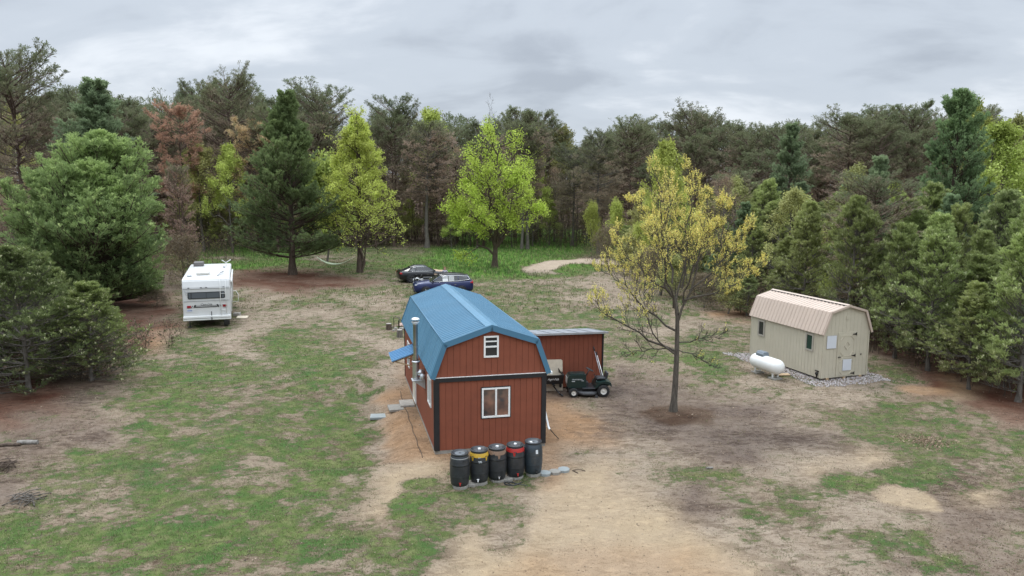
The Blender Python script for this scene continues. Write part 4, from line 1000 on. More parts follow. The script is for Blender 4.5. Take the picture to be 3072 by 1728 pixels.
uo = tag(link('undergrowth', u1), kind='stuff'); tag(link('foliage', u2, uo), kind='stuff')
# the wood going on far behind: one mass of distant crowns and stems
def far_wood():
    rng = np.random.default_rng(66); VV, TT, CC = [], [], []; nn = 0; W = Wood()
    n = 420; x = rng.uniform(-150, 150, n); y = rng.uniform(138, 190, n)
    vx, _, _ = to_v(np.stack([x, y, 0 * x], 1)); sk = np.interp(vx, SKX, SKYY) + rng.uniform(15, 60, n)
    h = np.array([top_height(a, b, c) for a, b, c in zip(vx, sk, y)]); h = np.clip(h, 8, 30); z = terrain(x, y)
    t = np.linspace(0, 1, 4)[None]
    P = np.stack([x[:, None] + 0 * t, y[:, None] + 0 * t, z[:, None] + h[:, None] * t], -1); W.add(P, 0.17 * (1 - 0.8 * t) * np.ones((n, 1)), 4)
    m = 130; u = rng.random((n, m)) ** 0.8 * 0.72 + 0.28; r = 3.1 * (1.15 - u) ** 0.5 * np.sqrt(rng.random((n, m))) * 1.25; a = rng.uniform(0, 6.283, (n, m))
    Q = np.stack([x[:, None] + r * np.cos(a), y[:, None] + r * np.sin(a), z[:, None] + h[:, None] * u], -1).reshape(-1, 3)
    D = np.stack([np.cos(a), np.sin(a), 0.6 + 0 * a], -1).reshape(-1, 3)
    c = np.where((u.reshape(-1, 1) > 0.6), np.array(RHI), np.array(RBR))
    V, T, C = needles(rng, Q, D, 5, 0.75, 0.085, 0.9, c, 0.2)
    return W.mesh('distant_wood', BARK_RED), np_mesh('distant_crowns', V, T=T, mats=[NEEDLE], tint=C)
w1, w2 = far_wood()
wo = tag(link('distant_wood', w1), kind='stuff'); tag(link('foliage', w2, wo), kind='stuff')

# ------------------------------------------------------------------ materials of the built things
RED_P = mat('red_siding', (0.225, 0.070, 0.040), 0.75, var=0.10, vscale=2.0, bump=0.15, bscale=60, dirt=(0.16, 0.055, 0.038, 0.5), spec=0.25)
BLACK_P = mat('black_trim', (0.022, 0.021, 0.022), 0.6, var=0.15, spec=0.3)
BLUE_M = mat('blue_roof_metal', (0.090, 0.215, 0.315), 0.42, 0.0, var=0.07, vscale=0.8, spec=0.45, dirt=(0.125, 0.235, 0.315, 0.45), dscale=0.6)
BLUE_T = mat('blue_roof_trim', (0.062, 0.170, 0.265), 0.42, var=0.06, vscale=1.0, spec=0.45)
WHITE_V = mat('white_vinyl', (0.78, 0.78, 0.76), 0.45, var=0.03, spec=0.4)
GLASS_D, _t, _p = newmat('dark_glass')
_p.inputs['Base Color'].default_value = (0.02, 0.024, 0.027, 1); _p.inputs['Roughness'].default_value = 0.06; _p.inputs['Specular IOR Level'].default_value = 0.7
ROOM = mat('curtain_brown', (0.11, 0.08, 0.065), 0.7, var=0.4, vscale=3.0)
STEEL = mat('stainless_steel', (0.56, 0.56, 0.57), 0.33, 0.9, var=0.1, vscale=5)
GALV = mat('galvanized_metal', (0.46, 0.48, 0.50), 0.45, 0.6, var=0.12, vscale=4)
CONC = mat('concrete', (0.27, 0.255, 0.225), 0.9, var=0.16, vscale=6, bump=0.3, dirt=(0.22, 0.20, 0.17, 0.6), dscale=3)
CONC_B = mat('blue_grey_concrete', (0.27, 0.295, 0.29), 0.9, var=0.12, vscale=6, bump=0.3, dirt=(0.25, 0.24, 0.20, 0.5), dscale=5)
WOOD = mat('bare_timber', (0.46, 0.33, 0.20), 0.8, var=0.15, vscale=9)
PLY = mat('pale_plywood', (0.60, 0.52, 0.40), 0.8, var=0.10, vscale=7, dirt=(0.45, 0.37, 0.27, 0.5), dscale=4)
WEATH = mat('weathered_board', (0.34, 0.31, 0.275), 0.9, var=0.22, vscale=8, dirt=(0.2, 0.18, 0.15, 0.5))
BROWN_D = mat('door_cream', (0.60, 0.57, 0.48), 0.5, var=0.04)
TAN_S = mat('tan_siding', (0.490, 0.445, 0.345), 0.75, var=0.05, vscale=2, bump=0.12, bscale=60, dirt=(0.41, 0.365, 0.28, 0.4), dscale=1.5, spec=0.25)
TAN_R = mat('tan_roof_metal', (0.50, 0.40, 0.325), 0.5, 0.0, var=0.05, vscale=1.5, spec=0.4, dirt=(0.52, 0.42, 0.36, 0.4))
TAN_T = mat('greyish_trim', (0.36, 0.33, 0.275), 0.7, var=0.08)
WHITE_P = mat('white_panel', (0.60, 0.62, 0.655), 0.5, var=0.03)
WHITE_E = mat('white_enamel', (0.76, 0.76, 0.73), 0.35, var=0.04, vscale=2, dirt=(0.60, 0.58, 0.52, 0.25), dscale=2, spec=0.5)
GREY_PL = mat('blue_grey_plastic', (0.16, 0.19, 0.215), 0.45, var=0.08)
BLACK_PL = mat('black_plastic', (0.026, 0.029, 0.033), 0.42, var=0.35, vscale=5, spec=0.5, dirt=(0.12, 0.105, 0.085, 0.4), dscale=3)
RUBBER = mat('tyre_rubber', (0.022, 0.022, 0.022), 0.85, var=0.2)
BLACK_G = mat('black_gloss', (0.012, 0.012, 0.013), 0.3, var=0.1, spec=0.5)
GREEN_H = mat('dark_green_paint', (0.007, 0.024, 0.022), 0.3, var=0.08, spec=0.5)
DARK_G = mat('dark_steel', (0.07, 0.07, 0.072), 0.5, 0.3, var=0.2)
YEL = mat('yellow_paint', (0.52, 0.32, 0.03), 0.5, var=0.12)
REDP = mat('red_paint', (0.38, 0.022, 0.018), 0.45, var=0.12)
BRN = mat('brown_paint', (0.22, 0.14, 0.095), 0.7, var=0.2)
LABEL = mat('pale_label', (0.62, 0.66, 0.68), 0.6, var=0.05)
BLUE_PL = mat('blue_plastic', (0.05, 0.09, 0.42), 0.4, var=0.05)

# ------------------------------------------------------------------ gambrel buildings
def gambrel_top(pts, x):
    xs = [p[0] for p in pts]; zs = [p[1] for p in pts]
    return float(np.interp(x, xs, zs))
def plank_wall(mb, x0, x1, z0, topf, breaks, pitch, gap, y, thick, holes=()):
    """vertical board siding as separate boards with grooves; the wall stands in the x-z plane and its face looks to -y"""
    xs = []; x = x0
    while x < x1 - 1e-4:
        e = min(x + pitch, x1); xs.append((x + gap / 2, e - gap / 2)); x = e
    for a, b in xs:
        cuts = [a] + [c for c in sorted(breaks) if a + 1e-3 < c < b - 1e-3] + [b]
        poly = [(a, z0), (b, z0)] + [(c, topf(c)) for c in reversed(cuts)]
        mb.prism(poly, thick, Matrix.Translation((0, y, 0)) @ XZ)
def slope_sheet(mb, p0, p1, y0, y1, th, mi=0):
    """roof sheet between the x-z points p0 and p1, from y0 to y1; thickness outward below"""
    d = Vector((p1[0] - p0[0], 0, p1[1] - p0[1])); n = Vector((-d.z, 0, d.x)).normalized()
    if n.z < 0: n = -n
    q = [(p0[0], p0[1]), (p1[0], p1[1]), (p1[0] - n.x * th, p1[1] - n.z * th), (p0[0] - n.x * th, p0[1] - n.z * th)]
    mb.prism(q, y1 - y0, Matrix.Translation((0, y0, 0)) @ XZ, mi)
    return d.normalized(), n
def ribs(mb, p0, p1, ys, wd, ht, trim=0.0, mi=0):
    d = Vector((p1[0] - p0[0], 0, p1[1] - p0[1])); L = d.length; d.normalize(); n = Vector((-d.z, 0, d.x))
    if n.z < 0: n = -n
    a = Vector((p0[0], 0, p0[1])) + d * trim; b = a + d * (L - 2 * trim)
    for y in ys:
        vs = []
        for e in (a, b):
            for (dy, h) in ((-wd / 2, 0.001), (wd / 2, 0.001), (wd / 4, ht), (-wd / 4, ht)):
                vs.append(e + n * h + Vector((0, y + dy, 0)))
        mb.add(vs, [[0, 1, 2, 3], [4, 5, 6, 7], [0, 1, 5, 4], [1, 2, 6, 5], [2, 3, 7, 6], [3, 0, 4, 7]], mi)
def frame_xz(mb, x0, x1, z0, z1, wd, y0, y1, mi=0):
    """a rectangular frame in the x-z plane, between y0 and y1"""
    cy, dy = (y0 + y1) / 2, y1 - y0
    mb.bx((x0 + wd / 2, cy, (z0 + z1) / 2), (wd, dy, z1 - z0), mi=mi); mb.bx((x1 - wd / 2, cy, (z0 + z1) / 2), (wd, dy, z1 - z0), mi=mi)
    mb.bx(((x0 + x1) / 2, cy, z0 + wd / 2), (x1 - x0 - 2 * wd, dy, wd), mi=mi); mb.bx(((x0 + x1) / 2, cy, z1 - wd / 2), (x1 - x0 - 2 * wd, dy, wd), mi=mi)
TURN_L = Matrix.Rotation(R(-90), 4, 'Z')        # a thing drawn facing -y, turned to face -x

# ---- the red barn with its blue roof
barn = thing('barn', 'red gambrel barn with bright blue metal roof and black trim, barrels at its front', 'barn', (BX, BY, 0), BYAW)
OUTL = [(-1.95, 2.49), (-1.545, 3.60), (0, 4.11), (1.545, 3.60), (1.95, 2.49)]
INN = [(-1.83, 2.72), (-1.50, 3.545), (0, 4.045), (1.50, 3.545), (1.83, 2.72)]
fT = lambda x: gambrel_top(INN, x)
b = MB()
plank_wall(b, -1.68, 1.68, 0.10, lambda x: 2.345, [], 0.2035, 0.009, 0.0, 0.03)
plank_wall(b, -1.83, 1.83, 2.50, fT, [-1.5, 0, 1.5], 0.2035, 0.009, 0.0, 0.03)
b.prism([(-1.80, 0.1), (1.80, 0.1), (1.80, 2.74)] + [(p[0] * 0.98, p[1] - 0.02) for p in reversed(INN[1:4])] + [(-1.80, 2.74)], 0.04, Matrix.Translation((0, 0.026, 0)) @ XZ)
b.prism([(-1.83, 0.1), (1.83, 0.1), (1.83, 2.72)] + list(reversed(INN[1:4])) + [(-1.83, 2.72)], 0.06, Matrix.Translation((0, BLEN - 0.06, 0)) @ XZ)
for sd_ in (-1, 1):
    y = 0.15
    while y < BLEN - 0.15:
        e = min(y + 0.2035, BLEN - 0.12); b.bx((sd_ * 1.815, (y + e) / 2, 1.36), (0.03, e - y - 0.013, 2.52)); y = e
    b.bx((sd_ * 1.785, BLEN / 2, 1.36), (0.026, BLEN - 0.14, 2.52))
b.build('siding', RED_P, barn)
t = MB()
for sd_ in (-1, 1):
    t = MB(); t.bx((sd_ * 1.76, -0.012, 1.26), (0.155, 0.05, 2.32)); t.bx((sd_ * 1.838, 0.072, 1.26), (0.03, 0.11, 2.32)); t.build('corner_trim', BLACK_P, barn)
    t = MB(); t.bx((sd_ * 1.838, BLEN - 0.06, 1.26), (0.03, 0.12, 2.32)); t.build('corner_trim', BLACK_P, barn)
t = MB(); t.bx((0, -0.014, 2.415), (3.70, 0.055, 0.14)); t.bx((0, -0.018, 2.491), (3.72, 0.07, 0.012), mi=1); t.build('band_trim', [BLACK_P, WHITE_V], barn)
t = MB(); t.bx((0, 0.06, 0.02), (3.66, 0.10, 0.16)); t.bx((-1.79, BLEN / 2 + 0.06, 0.02), (0.08, BLEN - 0.12, 0.16)); t.bx((1.79, BLEN / 2 + 0.06, 0.02), (0.08, BLEN - 0.12, 0.16)); t.build('foundation_sill', CONC, barn)
ys = list(np.arange(0.02, BLEN, 0.2286))
for i in range(4):
    m_ = MB(); slope_sheet(m_, OUTL[i], OUTL[i + 1], -0.05, BLEN + 0.05, 0.03); ribs(m_, OUTL[i], OUTL[i + 1], ys, 0.085, 0.045 if i in (1, 2) else 0.02, 0.01)
    if i in (0, 3): 
        for yy in np.arange(0.02, BLEN, 0.9144): ribs(m_, OUTL[i], OUTL[i + 1], [yy + 0.06], 0.05, 0.026, 0.01)
    m_.build('roof_panel', BLUE_M, barn)
c = MB()
for i, (a_, b_) in enumerate((((-0.19, 4.047 + 0.042), (0, 4.152)), ((0, 4.152), (0.19, 4.047 + 0.042)))): slope_sheet(c, a_, b_, -0.06, BLEN + 0.06, 0.012)
for sx in (-0.19, 0.19): c.bx((sx, BLEN / 2, 4.083), (0.02, BLEN + 0.12, 0.035))
c.build('ridge_cap', BLUE_M, barn)
def rake(y0, y1, nm):
    c = MB(); ov = OUTL
    for i in range(4):
        a_, b_ = Vector((ov[i][0], 0, ov[i][1])), Vector((ov[i + 1][0], 0, ov[i + 1][1])); d = (b_ - a_).normalized(); n = Vector((-d.z, 0, d.x)); n = n if n.z > 0 else -n
        up_ = 0.035; dn = 0.15 if i in (1, 2) else 0.13
        q = [(p.x + n.x * k, p.z + n.z * k) for p, k in ((a_, up_), (b_, up_), (b_, -dn), (a_, -dn))]
        c.prism(q, y1 - y0 + (0.004 if i in (1, 2) else 0), Matrix.Translation((0, y0, 0)) @ XZ)
    c.build(nm, BLUE_T, barn)
rake(-0.095, -0.052, 'rake_trim'); rake(BLEN + 0.052, BLEN + 0.09, 'rake_trim')
for sx in (-1, 1):
    c = MB(); c.tube([(sx * 0.985 * 1.545 + sx * 0.02, -0.06, 3.625), (sx * 1.545 * 0.985 + sx * 0.02, BLEN + 0.06, 3.625)], 0.028, 6); c.build('bend_flashing', BLUE_T, barn)
# windows: frame with sashes, pane a sub-part
def window(parent, x0, x1, z0, z1, y, kind, blackrim=True, M=None, glass=GLASS_D, fm=WHITE_V, wd=0.055):
    f = MB()
    frame_xz(f, x0, x1, z0, z1, wd, y - 0.035, y + 0.02)
    xm, zm = (x0 + x1) / 2, (z0 + z1) / 2
    if kind == 'slider': f.bx((xm, y - 0.018, zm), (wd, 0.05, z1 - z0 - 2 * wd)); 
    if kind == 'hung':
        f.bx((xm, y - 0.018, zm), (x1 - x0 - 2 * wd, 0.045, 0.05)); f.bx((xm, y - 0.012, zm + 0.17), (x1 - x0 - 2 * wd, 0.03, 0.04))
    if blackrim: frame_xz(f, x0 - 0.03, x1 + 0.03, z0 - 0.03, z1 + 0.03, 0.03, y - 0.02, y + 0.015, 1)
    if M: f.xf(M)
    o = f.build('window', [fm, BLACK_P], parent)
    g = MB(); g.bx((xm, y + 0.004, zm), (x1 - x0 - 2 * wd + 0.01, 0.012, z1 - z0 - 2 * wd + 0.01))
    if M: g.xf(M)
    g.build('pane', glass, o)
    return o
GLASS_W, _t, _p = newmat('curtained_glass')       # glass with a brown curtain close behind
_n = _t.nodes.new('ShaderNodeTexNoise'); _n.inputs['Scale'].default_value = 2.2; _c = _t.nodes.new('ShaderNodeTexCoord'); _t.links.new(_c.outputs['Object'], _n.inputs['Vector'])
_r = _t.nodes.new('ShaderNodeValToRGB'); _r.color_ramp.elements[0].position = 0.38; _r.color_ramp.elements[0].color = (0.045, 0.036, 0.034, 1); _r.color_ramp.elements[1].position = 0.66; _r.color_ramp.elements[1].color = (0.26, 0.13, 0.085, 1)
_t.links.new(_n.outputs[0], _r.inputs[0]); _t.links.new(_r.outputs[0], _p.inputs['Base Color']); _p.inputs['Roughness'].default_value = 0.5; _p.inputs['Coat Weight'].default_value = 1.0; _p.inputs['Coat Roughness'].default_value = 0.04
window(barn, -0.31, 0.62, 1.09, 2.08, 0.0, 'slider', glass=GLASS_W)
window(barn, -0.25, 0.235, 3.08, 3.78, 0.0, 'hung', False)
ML = Matrix.Translation((-1.83, 0, 0)) @ TURN_L   # local x -> -y
def wall_left(y0, y1, z0, z1, kind): return window(barn, -y1, -y0, z0, z1, 0.0, kind, False, M=ML)
wall_left(0.80, 1.62, 1.28, 2.22, 'slider'); wall_left(7.65, 8.4, 0.92, 1.98, 'hung')
d = MB(); d.bx((-5.75, -0.012, 1.08), (0.86, 0.035, 1.92)); frame_xz(d, -6.22, -5.28, 0.10, 2.09, 0.045, -0.04, 0.012, 1); d.xf(ML)
do = d.build('door', [BROWN_D, WHITE_V], barn)
h = MB(); h.tube([(-5.42, -0.03, 1.05), (-5.42, -0.09, 1.05)], 0.028, 8); h.tube([(-5.42, -0.09, 1.05), (-5.52, -0.09, 1.05)], 0.014, 6); h.xf(ML); h.build('handle', STEEL, do)
# blue awning over the door, on timber braces
aw = MB(); A0, A1, AO = (-1.84, 2.22), (-2.78, 1.90), (4.95, 6.5)
slope_sheet(aw, A1, A0, AO[0], AO[1], 0.02); ribs(aw, A1, A0, list(np.arange(AO[0] + 0.03, AO[1], 0.2286)), 0.06, 0.035, 0.005)
awo = aw.build('awning', mat('bright_blue_metal', (0.095, 0.24, 0.41), 0.4, var=0.06, spec=0.45), barn)
for yy in (5.05, 6.4):
    k = MB(); k.tube([(-1.85, yy, 1.62), (-2.70, yy, 1.885)], 0.032, 4, smooth=False); k.tube([(-1.86, yy, 2.14), (-2.74, yy, 1.85)], 0.028, 4, smooth=False); k.build('brace', WOOD, awo)
k = MB(); k.bx((-2.72, 5.725, 1.855), (0.04, 1.44, 0.07)); k.build('fascia_board', WOOD, awo)
# stainless stove pipe
ch = MB(); ch.lathe([(0.085, 1.95), (0.085, 3.75), (0.10, 3.75), (0.10, 3.80), (0.085, 3.82), (0.085, 3.86)], 20, (-2.14, 2.5, 0)); ch.lathe([(0.092, 2.98), (0.092, 3.01)], 20, (-2.14, 2.5, 0))
cho = ch.build('stove_pipe', STEEL, barn)
k = MB(); k.lathe([(0.13, 3.83), (0.135, 3.86), (0.13, 3.87)], 20, (-2.14, 2.5, 0)); k.lathe([(0.15, 3.935), (0.152, 3.95), (0.10, 3.99), (0.0, 4.005)], 20, (-2.14, 2.5, 0))
for a_ in range(4): k.tube([(-2.14 + 0.1 * math.cos(a_ * 1.57), 2.5 + 0.1 * math.sin(a_ * 1.57), 3.86), (-2.14 + 0.1 * math.cos(a_ * 1.57), 2.5 + 0.1 * math.sin(a_ * 1.57), 3.94)], 0.008, 4)
k.build('rain_cap', mat('bright_steel', (0.75, 0.75, 0.75), 0.35, 0.6), cho)
k = MB(); k.lathe([(0.14, 2.42), (0.15, 2.44), (0.15, 2.47), (0.12, 2.49)], 20, (-2.14, 2.5, 0)); k.lathe([(0.115, 1.85), (0.115, 2.42)], 20, (-2.14, 2.5, 0)); k.tube([(-2.14, 2.5, 2.05), (-1.82, 2.5, 2.05)], 0.11, 16); k.build('wall_tee', STEEL, cho)
k = MB(); k.bx((-2.08, 2.42, 1.83), (0.44, 0.40, 0.025)); k.prism([(-1.85, 1.83), (-2.26, 1.83), (-1.85, 1.52)], 0.03, Matrix.Translation((0, 2.26, 0)) @ XZ); k.prism([(-1.85, 1.83), (-2.26, 1.83), (-1.85, 1.52)], 0.03, Matrix.Translation((0, 2.56, 0)) @ XZ); k.lathe([(0.07, 0), (0.09, 0.03), (0.09, 0.16), (0.0, 0.2)], 12, (-1.95, 2.18, 1.9)); k.build('bracket', GALV, cho)
# gutter and down pipe on the right
g = MB(); g.bx((1.99, BLEN / 2, 2.47), (0.09, BLEN + 0.1, 0.075)); g.build('gutter', WHITE_V, barn)
g = MB(); g.tube([(1.985, 0.55, 2.44), (1.94, 0.5, 2.25), (1.875, 0.45, 2.05), (1.88, 0.42, 1.3), (1.95, 0.05, 0.62), (1.97, -0.02, 0.55)], 0.04, 4, smooth=False); g.build('downspout', WHITE_V, barn)

# ---- red lean-to shed behind the barn
pl = at_y(1519, 835, 31.3)
ls = thing('storage_shed', 'low red shed with flat grey roof behind the barn and lawn tractor', 'shed', (pl.x, pl.y, 0), 0.2)
SW_, SH_, SD_ = 4.75, 2.36, 2.5
b = MB(); plank_wall(b, -SW_, -0.06, 0.06, lambda x: SH_, [], 0.2035, 0.010, 0.0, 0.03); b.bx((-SW_ / 2, 0.04, SH_ / 2 + 0.03), (SW_ - 0.14, 0.03, SH_ - 0.10))
b.prism([(0.03, 0.06), (SD_, 0.06), (SD_, SH_ - 0.36), (0.03, SH_)], 0.03, Matrix.Translation((-0.04, 0, 0)) @ YZ); b.prism([(0.03, 0.06), (SD_, 0.06), (SD_, SH_ - 0.36), (0.03, SH_)], 0.03, Matrix.Translation((-SW_, 0, 0)) @ YZ)
b.bx((-SW_ / 2, SD_, (SH_ - 0.32) / 2 + 0.03), (SW_ - 0.08, 0.03, SH_ - 0.44)); b.build('wall', RED_P, ls)
t = MB(); t.bx((-0.03, -0.008, SH_ / 2), (0.06, 0.04, SH_ - 0.1)); t.bx((-SW_ / 2, -0.012, SH_ - 0.02), (SW_ + 0.04, 0.045, 0.07)); t.build('trim', BLACK_P, ls)
rf_ = MB(); rf_.prism([(-0.18, SH_ + 0.06), (SD_ + 0.12, SH_ - 0.33), (SD_ + 0.12, SH_ - 0.37), (-0.18, SH_ + 0.02)], SW_ + 0.26, Matrix.Translation((-SW_ - 0.13, 0, 0)) @ YZ); rf_.bx((-SW_ / 2, -0.19, SH_ + 0.035), (SW_ + 0.28, 0.03, 0.085), mi=1)
for xx in np.arange(-SW_, 0.1, 0.6): rf_.prism([(-0.17, SH_ + 0.062), (SD_ + 0.1, SH_ - 0.328), (SD_ + 0.1, SH_ - 0.31), (-0.17, SH_ + 0.08)], 0.03, Matrix.Translation((xx, 0, 0)) @ YZ)
rf_.build('roof', [mat('grey_roofing', (0.22, 0.23, 0.245), 0.7, var=0.25, vscale=3), GALV], ls)

# ---- tan shed
SX, SY, SYAW, SZ = 14.683, 32.394, 0.3328, 0.18
ts = thing('garden_shed', 'tan barn shaped shed with pinkish metal roof beside the propane tank', 'shed', (SX, SY, SZ), SYAW)
w2_, SL = 1.256, 5.0
TOUT = [(-1.347, 2.01), (-0.96, 2.985), (0, 3.251), (0.96, 2.985), (1.347, 2.01)]
TIN = [(-w2_, 2.16), (-0.925, 2.94), (0, 3.20), (0.925, 2.94), (w2_, 2.16)]
b = MB()
plank_wall(b, -w2_, w2_, 0.06, lambda x: gambrel_top(TIN, x), [-0.925, 0, 0.925], 0.2035, 0.007, 0.0, 0.028)
b.prism([(-w2_ + 0.02, 0.06), (w2_ - 0.02, 0.06), (w2_ - 0.02, 2.15)] + [(p[0] * 0.98, p[1] - 0.02) for p in reversed(TIN[1:4])] + [(-w2_ + 0.02, 2.15)], 0.03, Matrix.Translation((0, 0.026, 0)) @ XZ)
b.prism([(-w2_, 0.06), (w2_, 0.06), (w2_, 2.16)] + list(reversed(TIN[1:4])) + [(-w2_, 2.16)], 0.05, Matrix.Translation((0, SL - 0.05, 0)) @ XZ)
for sd_ in (-1, 1):
    y = 0.03
    while y < SL - 0.06:
        e_ = min(y + 0.2035, SL - 0.05); b.bx((sd_ * (w2_ - 0.015), (y + e_) / 2, 1.10), (0.028, e_ - y - 0.012, 2.08)); y = e_
    b.bx((sd_ * (w2_ - 0.045), SL / 2, 1.10), (0.03, SL - 0.12, 2.06))
b.build('siding', TAN_S, ts)
for i in range(4):
    m_ = MB(); slope_sheet(m_, TOUT[i], TOUT[i + 1], -0.07, SL + 0.07, 0.025); ribs(m_, TOUT[i], TOUT[i + 1], list(np.arange(0.0, SL + 0.03, 0.2286)), 0.05, 0.020, 0.01); m_.build('roof_panel', TAN_R, ts)
c = MB(); slope_sheet(c, (-0.13, 3.26), (0, 3.295), -0.08, SL + 0.08, 0.012); slope_sheet(c, (0, 3.295), (0.13, 3.26), -0.08, SL + 0.08, 0.012)
for yy in np.arange(0.12, SL, 0.2286): c.bx((-0.15, yy, 3.238), (0.05, 0.11, 0.035), mi=1)
c.build('ridge_vent', [TAN_R, DARK_G], ts)
c = MB()
for i in range(4):
    a_, b_ = Vector((TOUT[i][0], 0, TOUT[i][1])), Vector((TOUT[i + 1][0], 0, TOUT[i + 1][1])); dd = (b_ - a_).normalized(); n_ = Vector((-dd.z, 0, dd.x)); n_ = n_ if n_.z > 0 else -n_
    c.prism([(p.x + n_.x * k, p.z + n_.z * k) for p, k in ((a_, 0.025), (b_, 0.025), (b_, -0.07), (a_, -0.07))], 0.035 + (0.003 if i in (1, 2) else 0), Matrix.Translation((0, -0.108, 0)) @ XZ)
c.build('rake_trim', TAN_R, ts)
for sd_ in (-1, 1):
    c = MB(); c.bx((sd_ * (w2_ - 0.03), -0.012, 1.08), (0.06, 0.03, 2.04)); c.bx((sd_ * (w2_ + 0.004), 0.05, 1.08), (0.016, 0.09, 2.04)); c.build('corner_trim', TAN_S, ts)
ML2 = Matrix.Translation((-w2_, 0, 0)) @ TURN_L
GREENG, _t, _p = newmat('green_screen_glass'); _p.inputs['Base Color'].default_value = (0.018, 0.045, 0.036, 1); _p.inputs['Roughness'].default_value = 0.15
window(ts, -1.06, -0.56, 1.14, 1.92, 0.0, 'plain', False, M=ML2, glass=GREENG, fm=TAN_T, wd=0.075)
window(ts, -4.42, -3.92, 1.14, 1.92, 0.0, 'plain', False, M=ML2, glass=GLASS_D, fm=TAN_T, wd=0.075)
# door with diamond and corner trim, strap hinges
D0, D1, DZ0, DZ1 = -0.40, 0.47, 0.10, 1.98
d = MB(); d.bx(((D0 + D1) / 2, -0.022, (DZ0 + DZ1) / 2), (D1 - D0, 0.03, DZ1 - DZ0))
for (z0_, z1_) in ((DZ0 + 0.04, 0.93), (0.99, DZ1 - 0.06)):
    frame_xz(d, D0 + 0.05, D1 - 0.05, z0_, z1_, 0.028, -0.048, -0.036)
    for (sx, ex) in ((D0 + 0.05, 1), (D1 - 0.05, -1)):
        for (sz, ez) in ((z0_, 1), (z1_, -1)): d.tube([(sx + ex * 0.02, -0.045, sz + ez * 0.20), (sx + ex * 0.20, -0.045, sz + ez * 0.02)], 0.02, 4, smooth=False)
xm = (D0 + D1) / 2
for k in range(4):
    a0, a1 = k * 1.5708, (k + 1) * 1.5708
    d.tube([(xm + 0.15 * math.cos(a0), -0.045, 1.46 + 0.19 * math.sin(a0)), (xm + 0.15 * math.cos(a1), -0.045, 1.46 + 0.19 * math.sin(a1))], 0.018, 4, smooth=False)
frame_xz(d, D0 - 0.07, D1 + 0.07, DZ0 - 0.03, DZ1 + 0.07, 0.07, -0.03, -0.004)
do = d.build('door', TAN_S, ts)
for z_ in (DZ0 + 0.10, 1.0, DZ1 - 0.02):
    k = MB(); k.prism([(D1 + 0.05, z_ - 0.075), (D1 + 0.05, z_ + 0.075), (D1 - 0.02, z_ + 0.03), (D1 - 0.17, z_ + 0.012), (D1 - 0.17, z_ - 0.012), (D1 - 0.02, z_ - 0.03)], 0.012, Matrix.Translation((0, -0.062, 0)) @ XZ); k.build('hinge', BLACK_G, do)
k = MB(); k.bx((D0 + 0.03, -0.06, 0.97), (0.12, 0.02, 0.03)); k.tube([(D0 + 0.07, -0.06, 0.97), (D0 + 0.07, -0.10, 0.97)], 0.022, 8); k.build('latch', BLACK_G, do)
k = MB(); k.bx((xm + 0.04, -0.060, 0.60), (0.46, 0.02, 0.50)); tag(k.build('white_panel', WHITE_P, do), 'white panel covering the lower half of the door')
k = MB(); k.bx((-0.80, -0.012, 1.66), (0.50, 0.03, 0.56)); frame_xz(k, -1.07, -0.53, 1.36, 1.96, 0.03, -0.02, 0.004, 1); tag(k.build('white_panel', [WHITE_P, TAN_T], ts), 'white panel where a window was, left of the door')
k = MB(); k.bx((0.0, -0.01, 2.70), (0.16, 0.02, 0.16)); k.build('gable_vent', TAN_S, ts)
k = MB(); k.lathe([(0.0, 0), (0.03, 0.004), (0.03, 0.03), (0, 0.034)], 10, M=Matrix.Rotation(R(90), 4, 'X'), c=(0.86, 0.0, 1.02)); k.build('cable_knob', BLACK_G, ts)
k = MB(); k.lathe([(0.06, 0), (0.075, 0.02), (0.075, 0.05), (0.06, 0.07)], 12, M=Matrix.Rotation(R(-90), 4, 'Y'), c=(-w2_, 0.22, 0.24)); k.bx((-w2_ - 0.03, 0.22, 0.36), (0.04, 0.22, 0.04)); k.bx((-w2_ - 0.03, 0.22, 0.15), (0.04, 0.05, 0.14)); k.build('hose_bracket', BLACK_G, ts)
k = MB()
for xx in (-0.9, 0.0, 0.9): k.bx((xx, SL / 2, 0.0), (0.12, SL + 0.06, 0.13))
k.build('skid', WOOD, ts)

